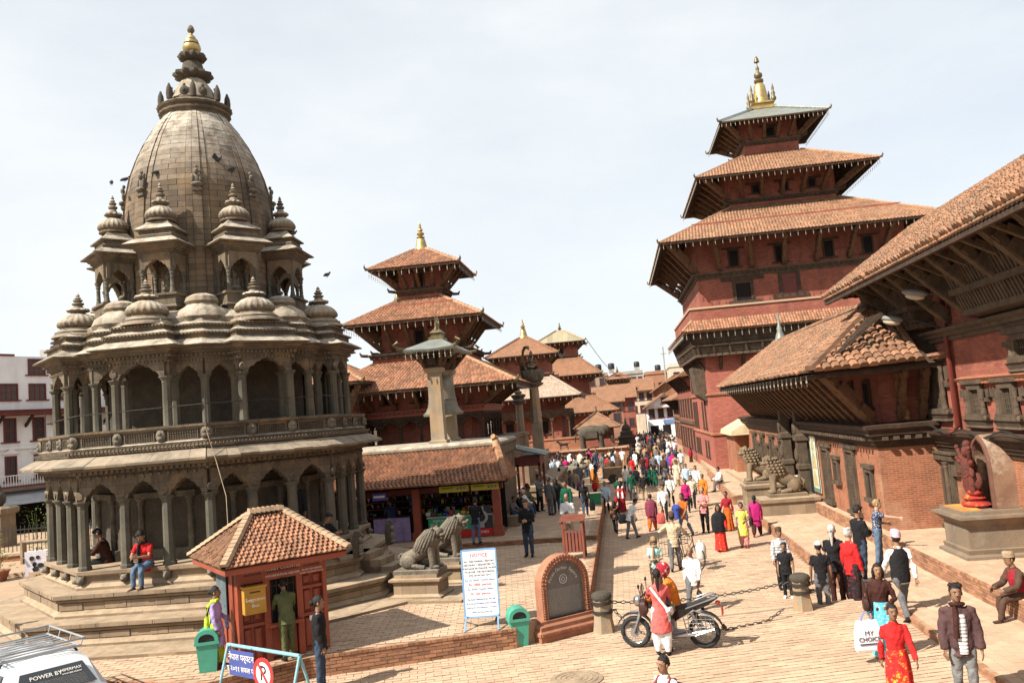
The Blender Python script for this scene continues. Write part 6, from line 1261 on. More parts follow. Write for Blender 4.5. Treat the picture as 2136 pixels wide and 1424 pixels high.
for z0, z1 in ((.06, .66),):
    for i in range(2): b = MB(); b.box(-.24+i*.26, -.02+i*.26, -HY+.06, -HY+.1, z0, z1); b.build('door_panel', woodred, bt)
b = MB(); b.box(-.26, .26, -HY+.085, -HY+.125, .72, 1.57); w_ = b.build('ticket_window', darkin, bt)
for x in np.arange(-.22, .25, .11): b = MB(); b.box(x-.008, x+.008, -HY+.06, -HY+.08, .72, 1.57); b.build('grille_bar', iron, w_)
for z in (.95, 1.2, 1.45): b = MB(); b.box(-.26, .26, -HY+.055, -HY+.07, z-.008, z+.008); b.build('grille_bar', iron, w_)
b = MB(); b.box(-.34, .34, -HY-.12, -HY+.06, .66, .72); b.build('counter_sill', woodred, bt)
b = MB(); b.box(-HX-.02, HX+.02, -HY-.01, -HY+.1, 1.59, 2.02); b.build('lintel', woodred, bt)
pu = (1, 0, 0); pv = (0, 0, 1)
for x0, x1 in ((-.74, -.42), (-.3, .3), (.42, .74)): b = MB(); b.box(x0, x1, -HY-.02, -HY-.012, 1.735, 1.86); b.build('name_board', wooddkred, bt)
text(bt, 'MULCHOWK', (-.58, -HY-.025, 1.8), pu, pv, .07, mat('faded_lettering', (.45, .3, .22), None, 5, .8, 0)); text(bt, 'TICKET COUNTER', (0, -HY-.025, 1.8), pu, pv, .085, inkw); text(bt, 'INFORMATION CENTER', (0, -HY-.02, 1.665), pu, pv, .062, inkw)
text(bt, 'MULCHOWK', (.58, -HY-.025, 1.8), pu, pv, .075, MATS['faded_lettering']); text(bt, 'RS.200/ PER PERSON', (.58, -HY-.02, 1.675), pu, pv, .046, inkw); text(bt, 'SAARC COUNTRY RS.25/-', (.58, -HY-.02, 1.615), pu, pv, .042, inkw)
b = MB(); b.box(.5, .66, -HY+.04, -HY+.06, .62, .72); b.build('paper_notice', inkw, bt)
# left side, panelled, with a hung blue tarp behind the posts
for y in (-.45, .1, .6):
    b = MB(); b.box(-HX-.03, -HX, y-.03, y+.03, 0, 2.0); b.build('side_post', woodred, bt)
b = MB(); b.loft([[(-HX-.05+.02*math.sin(i*1.7), -.1+i*.09, z) for i in range(9)]+[(-HX-.03+.02*math.sin(i*1.7), -.1+i*.09, z) for i in range(8, -1, -1)] for z in (.9, 1.95)]); b.build('hanging_sheet', mat('blue_grey_sheet', (.1, .13, .14), None, 5, .7, .2), bt)
EX0, EY0, EY1, ZE, ZR = 1.2, 1.18, 1.32, 1.98, 2.8
bt.scale = (1, 1, .94)
cr4 = [(-EX0, -EY0, ZE), (EX0, -EY0, ZE), (EX0, EY1, ZE), (-EX0, EY1, ZE)]; ra, rb = (-.32, .1, ZR), (.36, .1, ZR)
b = MB(); b.add(cr4+[ra, rb], [(0, 1, 5, 4), (1, 2, 5), (2, 3, 4, 5), (3, 0, 4), (3, 2, 1, 0)]); b.build('roof', wood, bt)
b = MB(); b.mould(rect(-EX0, EX0, -EY0, EY1), [(-.06, ZE-.12), (-.03, ZE-.12), (-.03, ZE-.01), (-.06, ZE-.01)], cap=False); b.build('fascia_board', woodred, bt)
BTL = MB(); BTL.add([(-.5, -.5, .9), (-.2, -.5, .1), (.2, -.5, .15), (.5, -.5, 1.0), (-.5, .5, .3), (-.2, .5, -.5), (.2, .5, -.5), (.5, .5, .4), (-.5, -.5, -.3), (.5, -.5, -.3)], [(0, 1, 5, 4), (1, 2, 6, 5), (2, 3, 7, 6), (8, 9, 3, 2, 1, 0)])
lift = lambda p, d=.035: (p[0], p[1], p[2]+d)
tilefield(bt, lift(cr4[0]), lift(cr4[1]), lift(rb), lift(ra), .105, .105, tile, 300, th=.045, jit=.012, tmpl=BTL)
tilefield(bt, lift(cr4[3]), lift(cr4[0]), lift(ra), lift(ra), .105, .105, tilebr, 200, th=.045, jit=.012, tmpl=BTL)
tilefield(bt, lift(cr4[1]), lift(cr4[2]), lift(rb), lift(rb), .105, .105, tile, 0, th=.045, tmpl=BTL)
hr = mat('pale_hip_tile', (.36, .25, .16), (.28, .19, .12), 3, .9, .3, island=.15)
for p, q in ((cr4[0], ra), (cr4[1], rb), (cr4[3], ra), (cr4[2], rb)): hipline(bt, lift(p, .07), lift(q, .07), .19, .1, .13, m=hr, name='hip_tile')
hipline(bt, lift(ra, .1), lift(rb, .1), .22, .14, .09, m=hr)
sb = thing('suggestion_box', 'yellow metal suggestion box fixed to the left of the booth window', 'box', (-7.2, 16.35, .4), R(41)); sb.scale = (1, 1, .94)
b = MB(); b.box(-.8, -.4, -HY-.2, -HY-.02, 1.02, 1.52); b.build('body', mat('box_yellow', (.4, .22, .035), (.32, .17, .03), 6, .5, .1), sb); b = MB(); b.box(-.82, -.38, -HY-.22, -HY-.02, 1.52, 1.56); b.build('lid', MATS['box_yellow'], sb); b = MB(); b.box(-.7, -.5, -HY-.206, -HY-.19, 1.43, 1.455); b.build('slot', black, sb)
text(sb, 'Suggestion', (-.6, -HY-.205, 1.3), pu, pv, .085, inkw); text(sb, 'Box', (-.6, -HY-.205, 1.18), pu, pv, .085, inkw)
# ------------------------------------------------------------ notice board
nb = thing('notice_board', 'white painted notice board in a blue frame on splayed legs', 'notice board', (-3.14, 17.3, .4), R(4))
tilt = np.array(Matrix.Translation((0, 0, .22)) @ Matrix.Rotation(R(-7), 4, 'X'))
wht = mat('notice_white', (.66, .68, .7), (.6, .62, .64), 3, .5, .05)
b = MB(); b.box(-.34, .34, -.012, .012, 0, 1.3); b.xf(tilt); b.build('panel', wht, nb)
blue = plain('frame_blue', (.14, .3, .52), .5)
b = MB(); b.box(-.37, -.34, -.02, .02, -.02, 1.32); b.box(.34, .37, -.02, .02, -.02, 1.32); b.box(-.34, .34, -.02, .02, 1.3, 1.33); b.box(-.34, .34, -.02, .02, -.03, 0); b.xf(tilt); b.build('frame', blue, nb)
for x in (-.32, .32):
    b = MB(); b.beam((x, -.02, .24), (x+.02*np.sign(x), -.34, 0), .03, .03); b.build('front_leg', blue, nb); b = MB(); b.beam((x, .02, .24), (x-.1, .5, 0), .03, .03); b.build('rear_leg', iron, nb)
def nt(s, z, size, m): 
    o = tilt @ np.array([0, -.016, z, 1]); v = tilt[:3, :3] @ np.array([0, 0, 1]); text(nb, s, o[:3], (1, 0, 0), v, size, m)
for s_, z, sz, m_ in (('NOTICE', 1.2, .1, inkr), ('ALL THE FOREIGN VISITORS', 1.08, .05, inkk), ('ARE KINDLY REQUESTED TO', 1.01, .05, inkk), ('PURCHASE ENTRANCE TICKET', .94, .05, inkk), ('TO ENTER THE HISTORICAL', .87, .05, inkk), ('SITE OF PATAN CITY', .8, .05, inkk), ('For non SAARC Country visitors', .71, .046, inkb), ('Rs. 200/- person', .62, .07, inkr), ('For SAARC Country visitors', .53, .046, inkb), ('Rs. 25/- person', .44, .065, inkr), ('The fund collected from this will', .33, .044, inkb), ('go to the preservation of this heritage.', .25, .04, inkb), ('Thank you for your cooperation in its respect', .17, .033, inkb), ('Lalitpur Sub Metropolitan City', .08, .034, inkb)): nt(s_, z, sz, m_)
# ------------------------------------------------------------ arched information stone
ins = thing('information_stone', 'arched brick-framed stone plaque reading Patan Durbar Square', 'plaque', (-1.52, 17.98, 0), R(38))
inb = mat('frame_brick', (.33, .145, .085), (.24, .105, .065), 4, .9, .5, 30, island=.15)
b = MB(); b.mould(rect(-.76, .76, -.26, .3), [(.02, -.2), (.02, .1), (.05, .13), (.05, .19), (0, .22), (0, .3), (-.06, .34), (-.06, .4), (-.2, .4)]); b.build('base', inb, ins)
pieces('brick', TB, [FR((-.75+i*.075, -.3, .16), (.055, 0, 0), (0, .04, 0), (0, 0, .05)) for i in range(21)], inb, ins)
def arc_(r, z, n=15): return [(-r, .4)]+[(-r*math.cos(a), z+r*math.sin(a)) for a in np.linspace(0, PI, n)]+[(r, .4)]
oo, ii = arc_(.6, 1.05), arc_(.47, 1.05)
b = MB(); y0, y1 = -.14, .12; k = len(oo); P_ = lambda pl, y: [(a, y, z) for a, z in pl]
b.loft([P_(oo, y1), P_(oo, y0), P_(ii, y0), P_(ii, y1)], False); b.build('arch_frame', inb, ins)
rp_ = MB()
for r in (.57, .5):
    pts = arc_(r, 1.05, 24); q = []
    for i in range(len(pts)-1):
        n = max(1, int(math.dist(pts[i], pts[i+1])/.05))
        for j in range(n): q.append(np.array(pts[i])+(np.array(pts[i+1])-np.array(pts[i]))*j/n)
    pieces('rope_bead', MB().ball((0, 0, 0), (.024, .02, .024), 6, 4), [TR((a, -.15, z)) for a, z in q], inb, ins, 60, facing=False, smooth=60)
b = MB(); b.loft([P_(ii, -.06), P_(ii, .1)]); b.build('plaque', mat('plaque_stone', (.16, .15, .135), (.12, .115, .105), 5, .7, .3, 30), ins)
pal = plain('pale_inlay', (.62, .6, .56), .7)
st_ = 'Patan Durbar Square'
for i, ch in enumerate(st_):
    if ch == ' ': continue
    a = R(158)-R(136)*i/(len(st_)-1); text(ins, ch, (.37*math.cos(a), -.064, 1.0+.37*math.sin(a)), (math.sin(a), 0, -math.cos(a)), (math.cos(a), 0, math.sin(a)), .1, pal)
t_ = np.linspace(0, 2*PI, 25)
b = MB(); b.tube(np.stack([.09*np.cos(t_), np.full(25, -.064), 1.14+.09*np.sin(t_)], 1), .008, 5, cap=False); b.build('emblem_ring', pal, ins)
b = MB(); b.tube([(-.05, -.064, 1.14), (0, -.064, 1.19), (.05, -.064, 1.14), (0, -.064, 1.09), (-.05, -.064, 1.14)], .007, 5); b.build('emblem_square', pal, ins)
ln = MB()
for i in range(26):
    z = .96-i*.0205; x = -.4
    while x < .4: w_ = random.uniform(.02, .07); ln.box(x, min(x+w_, .42), -.063, -.06, z, z+.008); x += w_+.016
ln.build('engraved_line', plain('engraving', (.36, .35, .32), .8), ins, kind='stuff')
# ------------------------------------------------------------ litter bins
teal = mat('bin_green', (.06, .3, .215), (.05, .25, .18), 6, .45, .05, spec=.4)
def litter(label, loc, rz, s=1.0):
    t = thing('litter_bin', label, 'bin', loc, rz, 'green litter bins'); b = MB()
    rr = lambda hx, hy, z: [(-hx, -hy, z), (hx, -hy, z), (hx, hy, z), (-hx, hy, z)]
    b.loft([rr(.15, .13, 0), rr(.19, .165, .5), rr(.22, .19, .5), rr(.22, .19, .55)]); b.build('bin_body', teal, t)
    b = MB(); k = 9; sec = [(.21, .55)]+[(.21*math.cos(a), .6+.17*math.sin(a)) for a in np.linspace(0, PI, k)]+[(-.21, .55)]
    inn = [(x*.68, .6+(z-.6)*.62-.01) for x, z in sec]
    b.loft([[(x, -.19, z) for x, z in inn], [(x, -.19, z) for x, z in sec], [(x*.97, .18, z) for x, z in sec]], False); b.f.append(tuple(range(2*len(sec), 3*len(sec)))); b.m.append(0); b.build('hood', teal, t, 35)
    b = MB(); b.loft([[(x, -.16, z) for x, z in inn], [(x, -.1, z) for x, z in inn]]); b.build('opening', black, t); t.scale = (s, s, s)
litter('green litter bin beside the arched information stone', (-2.42, 17.3, 0), R(20))
litter('green litter bin left of the ticket booth, behind the barrier', (-7.95, 15.15, .4), R(20))
# wooden slatted bin and green crate
t = thing('slatted_bin', 'reddish wooden slatted litter bin with a slanted roof on the platform', 'bin', (-1.62, 24.7, .4), R(-4)); wr = mat('bin_wood', (.2, .06, .035), (.14, .045, .028), 4, .6, .2)
for x in (-.28, .28):
    for y in (-.24, .24): b = MB(); b.box(x-.03, x+.03, y-.03, y+.03, 0, 1.08); b.build('post', wr, t)
b = MB(); b.box(-.24, .24, -.2, .2, .2, .75); b.build('liner', plain('liner_blue', (.1, .1, .2), .7), t)
for x in np.arange(-.2, .21, .1): b = MB(); b.box(x-.035, x+.035, -.27, -.245, .2, .82); b.build('slat', wr, t)
for y in np.arange(-.16, .17, .1):
    for x in (-.3, .27): b = MB(); b.box(x, x+.025, y-.035, y+.035, .2, .82); b.build('slat', wr, t)
for i in range(5): y = -.32+i*.14; b = MB(); b.box(-.36, .36, y, y+.125, 1.08+i*.022, 1.11+i*.022); b.build('roof_slat', wr, t)
t = thing('green_crate', 'small dark green metal crate on the edge of the platform', 'crate', (-1.35, 36.9, .55)); b = MB(); b.mould(rect(-.25, .25, -.2, .2), [(-.03, 0), (0, .4), (.03, .4), (.03, .45), (-.02, .45), (-.02, .1)]); b.build('crate', plain('crate_green', (.03, .2, .1), .6), t)
# ------------------------------------------------------------ road barrier with signs
ba = thing('road_barrier', 'pale blue tubular road barrier standing before the ticket booth', 'barrier', (0, 0, 0)); tb = mat('barrier_blue', (.2, .42, .48), (.16, .34, .4), 8, .5, .1)
PA_, PB_ = np.array([-7.36, 14.75, .95]), np.array([-5.62, 13.75, .95]); du = unit(PB_-PA_); dn = np.array([du[1], -du[0], 0])
b = MB(); b.tube([PA_, PB_], .032, 9); b.build('top_rail', tb, ba, 50)
for p in (PA_, PB_):
    for s_ in (-1, 1): b = MB(); b.tube([p, p+dn*.3*s_-np.array([0, 0, .95])], .026, 8); b.build('leg', tb, ba, 50)
sg_ = thing('blue_road_sign', 'blue sign with white Nepali lettering hung from the barrier', 'sign', tuple(PA_+du*.46+dn*.05)); b = MB(); b.plate([(-.36, -.5), (.36, -.5), (.36, -.06), (-.36, -.06)], (0, 0, 0), du, (0, 0, 1), .015); b.build('board', plain('sign_blue', (.06, .085, .27), .5), sg_)
text(sg_, 'नेपाल पर्यटन', dn*.012+np.array([0, 0, -.18]), du, (0, 0, 1), .15, inkw); text(sg_, 'वर्ष २०११ सफल पारौं ।', dn*.012+np.array([0, 0, -.38]), du, (0, 0, 1), .125, inkw)
for s_ in (-.3, .3): b = MB(); b.tube([du*s_-np.array([0, 0, .06]), du*s_+np.array([0, 0, .02])], .006, 5); b.build('hook', iron, sg_)
np_ = thing('no_parking_sign', 'round white no-parking sign with a red ring and slash on the barrier', 'sign', tuple(PA_+du*1.08+dn*.06+np.array([0, 0, -.38])))
M_ = FR((0, 0, 0), du, (0, 0, 1), dn); M_[:3, :3] = np.stack([du, np.array([0, 0, 1.]), np.cross(du, (0, 0, 1))], 1)
b = MB(); b.lathe([(.27, -.008), (.27, .004)], 32); b.xf(M_); b.build('plate', inkw, np_)
b = MB(); b.lathe([(.2, .006), (.2, .009), (.275, .009), (.275, .0)], 40, cap=False); b.xf(M_); b.build('ring', plain('sign_red', (.55, .04, .04), .5), np_)
b = MB(); b.box(-.025, .025, -.22, .22, .0095, .013); b.xf(M_ @ TR((0, 0, 0), R(38))); b.build('slash', MATS['sign_red'], np_)
text(np_, 'P', M_[:3, 2]*.009, du, (0, 0, 1), .36, inkk)
# ------------------------------------------------------------ bollards and chains
def bollard(label, x, y, z0=0, h=.78):
    t = thing('stone_bollard', label, 'bollard', (x, y, z0), .3, 'stone bollards with chains'); b = MB(); b.lathe([(.24, -.2), (.24, 0), (.2, .25), (.19, h*.5), (.19, h-.14), (.2, h-.12)], 6); b.build('post', pillst, t)
    b = MB(); b.lathe([(.2, h-.13), (.22, h-.08), (.2, h-.02), (.12, h+.02)], 18); b.build('cap', stonedk, t, 50)
    for z in (h*.52, h-.2): b = MB(); b.lathe([(.195, z-.03), (.215, z-.03), (.215, z+.03), (.195, z+.03)], 18, cap=False); b.build('iron_band', iron, t, 40)
    b = MB(); b.tube([(-.2, 0, h-.2), (-.3, 0, h-.2)], .02, 6); b.tube([(.2, 0, h*.52), (.3, 0, h*.52)], .02, 6); b.build('ring_bolt', iron, t, kind='stuff')
bollard('stone bollard with iron bands standing before the boy in the black shirt', 3.5, 18.95, 0, .74); bollard('stone bollard tucked behind the arched information stone', -.72, 18.0, 0, .8)
def chain(label, p, q, sag, n, floor=None):
    t = thing('chain', label, 'chain', (0, 0, 0)); p, q = np.array(p, float), np.array(q, float); A = []; lk = MB(); tt = np.linspace(0, 2*PI, 9)
    lk.tube(np.stack([.06*np.cos(tt), .028*np.sin(tt), 0*tt], 1), .011, 4, cap=False)
    pt = lambda f: p+(q-p)*f-np.array([0, 0, sag*4*f*(1-f)])
    for i in range(n):
        a, c = pt(i/n), pt((i+1)/n)
        if floor is not None: a[2] = max(a[2], floor); c[2] = max(c[2], floor)
        d = unit(c-a); s_ = unit(np.cross(d, (0, 0, 1))); u_ = np.cross(s_, d); x = (s_, u_) if i % 2 else (u_, -s_); A.append(FR((a+c)/2, d*np.linalg.norm(c-a)/.105, x[0], x[1]))
    pieces('link', lk, A, iron, t, 120, facing=False, smooth=60)
chain('rusty chain slung between the two stone bollards behind the motorcycle', (-.5, 18.05, .58), (3.25, 18.9, .6), .12, 42)
chain('loose end of chain dropping from the left bollard to the ground', (-.48, 18.05, .42), (.1, 17.6, .02), .06, 9, .015)
chain('slack chain lying on the paving behind the motorcycle', (1.6, 17.55, .015), (3.0, 18.3, .2), .15, 16, .015)
# ------------------------------------------------------------ estate car with a roof rack
cw = mat('car_white', (.7, .72, .74), (.68, .7, .72), 3, .25, 0, coat=.5, spec=.5); rub = plain('rubber', (.025, .025, .026), .8)
car = thing('estate_car', 'white estate car with a grey roof rack and dark rear window, cut by the corner', 'car', (-9.05, 12.5, 0), math.atan2(.6, -.8)); car.scale = (1, .96, .93)
# local: +X forward, rear end at x = 0
def sec(x, zb, zs, zr, hw, hr_): return [(x, -hw, zb), (x, -hw*1.01, (zb+zs)/2), (x, -hw*.97, zs), (x, -hr_, zr-.05), (x, -hr_*.75, zr), (x, 0, zr+.02), (x, hr_*.75, zr), (x, hr_, zr-.05), (x, hw*.97, zs), (x, hw*1.01, (zb+zs)/2), (x, hw, zb)]
b = MB(); b.loft([sec(-.02, .32, .86, .9, .78, .72), sec(.08, .24, .9, 1.0, .81, .68), sec(.42, .22, .92, 1.4, .82, .6), sec(.9, .22, .92, 1.44, .82, .61), sec(2.2, .22, .92, 1.43, .82, .6), sec(2.75, .22, .93, 1.33, .82, .56), sec(3.2, .22, .94, .97, .81, .7), sec(4.1, .24, .86, .84, .78, .68), sec(4.3, .32, .7, .66, .7, .6)]); b.build('body', cw, car, 28)
def onrear(y, f): return np.array([.035+.3*f, y*(1-.2*f), 1.0+.375*f])
b = MB(); g4 = [onrear(-.62, .04), onrear(.62, .04), onrear(.58, .9), onrear(-.58, .9)]; b.loft([[p+np.array([.02, 0, 0]) for p in g4], g4]); b.build('rear_window', glass, car)
for s_ in (-1, 1):
    for x0, x1 in ((.55, 1.25), (1.33, 2.2), (2.28, 2.75)):
        b = MB(); y0 = s_*.80; y1 = s_*.635; p = [(x0, y0, .96), (x1+.05*(x1 > 2.3), y0, .96), (x1-.08-.12*(x1 > 2.3), y1, 1.32), (x0+.04, y1, 1.32)]; p = p if s_ < 0 else p[::-1]; b.loft([[(a, c-s_*.03, d) for a, c, d in p], [(a, c+s_*.012, d) for a, c, d in p]]); b.build('side_window', glass, car)
    b = MB(); b.box(-.03, .1, s_*.72-.07, s_*.72+.07, .62, .9); b.build('tail_light', plain('tail_red', (.4, .02, .02), .25, spec=.6), car)
    for x in (.75, 3.35): b = MB(); b.lathe([(.2, -.09), (.3, -.09), (.31, -.05), (.31, .05), (.3, .09), (.2, .09)], 24); b.lathe([(.19, -.07), (.19, .08)], 16); b.xf(FR((x, s_*.74, .31), (1, 0, 0), (0, 0, 1), (0, 1, 0))); b.build('wheel', rub, car, 40)
b = MB(); b.box(-.1, .1, -.8, .8, .3, .48); b.build('rear_bumper', plain('bumper_grey', (.3, .31, .32), .5), car)
ru = onrear(1, .9)-onrear(1, .1); ru[1] = 0
text(car, 'POWER BY', onrear(-.12, .66)+np.array([-.012, .22, 0]), (0, -1, 0), ru, .1, inkw); text(car, 'HIPERMAX', onrear(0, .7)+np.array([-.012, -.27, 0]), (0, -1, 0), ru, .07, inkw); text(car, 'WWW.BEE DESIGN', onrear(0, .56)+np.array([-.012, -.27, 0]), (0, -1, 0), ru, .035, inkw)
for i in range(9): b = MB(); f = .1+i*.045; b.beam(onrear(-.5, f)-[.004, 0, 0], onrear(.5, f)-[.004, 0, 0], .004, .004); b.build('demister_line', plain('demister', (.3, .3, .3), .5), car)
rk = thing('roof_rack', 'grey tubular roof rack on top of the white estate car', 'roof rack', (-9.2, 12.6, 1.36), math.atan2(.6, -.8)); rg = plain('rack_grey', (.3, .31, .32), .45, .3)
for z, gxx in ((.04, 0), (.16, .06)):
    b = MB(); p = [(.55-gxx, -.58-gxx, z), (2.2+gxx, -.58-gxx, z), (2.2+gxx, .58+gxx, z), (.55-gxx, .58+gxx, z), (.55-gxx, -.58-gxx, z)]; b.tube(p, .018, 6); b.build('rail', rg, rk, 50)
for x in np.arange(.7, 2.2, .2): b = MB(); b.box(x-.025, x+.025, -.58, .58, .03, .045); b.build('slat', rg, rk)
for x in (.56, 1.1, 1.65, 2.19):
    for y in (-.6, .6): b = MB(); b.tube([(x, y, .04), (x, y*1.06, .16)], .012, 5); b.build('stay', rg, rk)
for x in (.7, 1.8):
    for y in (-.52, .52): b = MB(); b.tube([(x, y, .03), (x, y*1.12, -.06), (x, y*1.12, -.1)], .02, 5); b.build('foot', rub, rk)
# ------------------------------------------------------------ motorcycle
mc = thing('motorcycle', 'dark motorcycle with chrome side guard parked on the brick paving', 'motorcycle', (.58, 16.58, 0), math.atan2(-.3, 1.37)+PI)
# local: +X forward (to the left in the picture), rear axle at x = -.66
chrome = plain('chrome', (.4, .4, .4), .25, .9); bkp = mat('bike_black', (.015, .015, .018), None, 4, .25, 0, coat=.6); silv = plain('bike_silver', (.25, .25, .26), .4, .5)
def wheel(x, r):
    b = MB(); t = np.linspace(0, 2*PI, 33); b.tube(np.stack([x+(r-.045)*np.cos(t), 0*t, r+(r-.045)*np.sin(t)], 1), .045, 9, cap=False); w_ = b.build('wheel', rub, mc, 60)
    b = MB(); b.tube(np.stack([x+(r-.09)*np.cos(t), 0*t, r+(r-.09)*np.sin(t)], 1), .016, 6, cap=False); b.build('rim', chrome, w_, 60)
    sp = MB()
    for k in range(18): a = k*PI/9; sp.tube([(x, .03*(-1)**k, r), (x+(r-.09)*math.cos(a), 0, r+(r-.09)*math.sin(a))], .004, 3)
    sp.build('spokes', chrome, w_, kind='stuff'); b = MB(); b.lathe([(.05, -.07), (.07, -.05), (.07, .05), (.05, .07)], 12); b.xf(FR((x, 0, r), (1, 0, 0), (0, 0, 1), (0, 1, 0))); b.build('hub', silv, w_, 40)
wheel(.66, .3); wheel(-.64, .3)
for y in (-.1, .1): b = MB(); b.tube([(.66, y, .3), (.55, y, .62), (.44, y*.8, .98)], [.028, .028, .025], 8); b.build('fork', silv, mc, 50)
b = MB(); t = np.linspace(R(20), R(150), 12); P0 = np.stack([.66+.36*np.cos(t), 0*t, .3+.36*np.sin(t)], 1); b.loft([[p+np.array([0, -.06, -.02]), p+np.array([0, -.05, .015]), p+np.array([0, .05, .015]), p+np.array([0, .06, -.02])] for p in P0]); b.build('front_mudguard', bkp, mc, 50)
b = MB(); b.lathe([(.09, 0), (.09, .006)], 20); b.xf(FR((.66, .075, .3), (1, 0, 0), (0, 0, 1), (0, 1, 0))); b.build('brake_disc', silv, mc)
b = MB(); b.tube([(.44, -.34, 1.02), (.4, -.2, 1.04), (.46, 0, .98), (.4, .2, 1.04), (.44, .34, 1.02)], .015, 7); b.tube([(.44, -.36, 1.02), (.36, -.36, 1.02)], .02, 6); b.build('handlebar', rub, mc, 50)
for y in (-.3, .3): b = MB(); b.tube([(.44, y, 1.02), (.46, y*1.15, 1.18)], .008, 5); b.ball((.46, y*1.2, 1.22), (.02, .06, .045), 8, 5); b.build('mirror', rub, mc, 60)
b = MB(); b.ball((.56, 0, .88), (.1, .1, .11), 12, 8); b.build('headlight', chrome, mc, 60)
b = MB(); b.tube([(.42, 0, .82), (.25, 0, .88), (.05, 0, .86), (-.12, 0, .76)], [.09, .15, .15, .09], 12); b.build('fuel_tank', bkp, mc, 60)
b = MB(); b.loft([[(x, -w_, z-.05), (x, -w_, z), (x, 0, z+.02), (x, w_, z), (x, w_, z-.05)] for x, w_, z in ((-.08, .09, .8), (-.25, .13, .79), (-.45, .13, .83), (-.72, .1, .9), (-.8, .05, .91))]); b.build('seat', rub, mc, 50)
b = MB(); b.loft([[(x, -w_, z0), (x, -w_, z1), (x, w_, z1), (x, w_, z0)] for x, w_, z0, z1 in ((-.1, .1, .5, .74), (-.4, .12, .66, .79), (-.75, .09, .8, .9), (-.95, .03, .92, .95))]); b.build('tail_fairing', bkp, mc, 40)
b = MB(); b.beam((-.35, .125, .76), (-.92, .09, .95), .02, .06, (0, 1, 0)); b.build('silver_stripe', silv, mc); b = MB(); b.tube([(-.55, .14, .92), (-.8, .13, 1.0), (-.92, .0, 1.0), (-.8, -.13, 1.0), (-.55, -.14, .92)], .014, 6); b.build('grab_rail', silv, mc, 50)
b = MB(); b.box(-.12, .26, -.12, .12, .3, .56); b.tube([(.12, 0, .5), (.24, 0, .72)], [.1, .09], 10); b.build('engine', silv, mc, 40); b = MB(); b.lathe([(.11, -.14), (.12, -.1), (.12, .13), (.08, .15)], 16); b.xf(FR((.02, 0, .38), (1, 0, 0), (0, 0, 1), (0, 1, 0))); b.build('crankcase', silv, mc, 40)
b = MB(); b.tube([(.3, .12, .6), (.34, .14, .35), (.1, .15, .22), (-.3, .15, .28), (-.8, .16, .36)], [.02, .022, .03, .05, .055], 9); b.build('exhaust', chrome, mc, 50)
b = MB(); b.tube([(.42, 0, .8), (.15, 0, .66), (-.2, 0, .62)], .03, 7); b.tube([(.3, 0, .7), (.28, 0, .3), (-.15, 0, .24)], .025, 7); b.build('frame', rub, mc, 50)
b = MB(); b.box(-.7, .0, .08, .14, .26, .34); b.tube([(-.1, .11, .36), (-.64, .11, .3)], .035, 6); b.build('chain_case', silv, mc, 50)
for y in (-.13, .13): b = MB(); b.tube([(-.62, y, .32), (-.45, y, .7)], [.03, .035], 8); b.build('shock_absorber', chrome, mc, 50)
b = MB(); t = np.linspace(R(40), R(175), 10); P0 = np.stack([-.64+.37*np.cos(t), 0*t, .3+.37*np.sin(t)], 1); b.loft([[p+np.array([0, -.06, -.02]), p+np.array([0, -.05, .015]), p+np.array([0, .05, .015]), p+np.array([0, .06, -.02])] for p in P0]); b.tube([(-.98, 0, .42), (-1.05, 0, .36)], [.05, .03], 6); b.build('rear_mudguard', bkp, mc, 50)
b = MB(); b.box(-1.02, -1.0, -.09, .09, .62, .76); b.build('number_plate', plain('plate_red', (.35, .03, .03), .5), mc); b = MB(); b.ball((-.94, 0, .84), (.05, .07, .04), 8, 5); b.build('tail_lamp', MATS['tail_red'], mc, 60)
b = MB(); gd = [(-.36, .3), (-.3, .62), (-.5, .74), (-.86, .62), (-.86, .4), (-.5, .28), (-.36, .3)]; b.tube([(x, .2, z) for x, z in gd], .012, 6)
for f in np.linspace(.1, .9, 6): b.tube([(-.34-.5*f, .2, .34), (-.34-.5*f, .2, .68-.1*abs(f-.4))], .007, 4)
for f in (.3, .5, .7): b.tube([(-.33, .2, .3+.4*f), (-.86, .2, .36+.3*f)], .007, 4)
b.build('side_guard', chrome, mc, kind='stuff'); b = MB(); b.tube([(.0, .15, .2), (-.06, .25, .0)], .014, 6); b.build('side_stand', rub, mc)
# ------------------------------------------------------------ bicycle with a carrier
bk = thing('bicycle', 'old black bicycle with a wire carrier pushed by the man in the checked shirt', 'bicycle', (1.55, 25.4, -.2), R(-58)); fr_m = plain('bike_frame_black', (.03, .03, .03), .4)
for x in (-.52, .55):
    t_ = np.linspace(0, 2*PI, 25); b = MB(); b.tube(np.stack([x+.34*np.cos(t_), 0*t_, .35+.34*np.sin(t_)], 1), .02, 6, cap=False); w_ = b.build('wheel', rub, bk, 60); b = MB()
    for k in range(12): a = k*PI/6; b.tube([(x, 0, .35), (x+.33*math.cos(a), 0, .35+.33*math.sin(a))], .004, 3)
    b.build('spokes', chrome, w_, kind='stuff')
b = MB(); [b.tube(p, .017, 6) for p in ([(-.52, 0, .35), (-.05, 0, .3), (-.2, 0, .85)], [(-.2, 0, .8), (.4, 0, .85), (-.05, 0, .3)], [(.38, 0, .95), (.42, 0, .7), (.55, 0, .35)], [(-.52, 0, .35), (-.18, 0, .72)])]; b.build('frame', fr_m, bk, 50)
b = MB(); b.ball((-.22, 0, .92), (.13, .08, .04), 8, 5); b.build('saddle', rub, bk, 60); b = MB(); b.tube([(.3, -.28, 1.02), (.4, -.15, 1.03), (.4, .15, 1.03), (.3, .28, 1.02)], .014, 6); b.build('handlebar', fr_m, bk, 50)
cg = MB()
for x in (-.95, -.2):
    for y in (-.26, .26): cg.tube([(x, y, .3), (x, y, 1.0)], .01, 4)
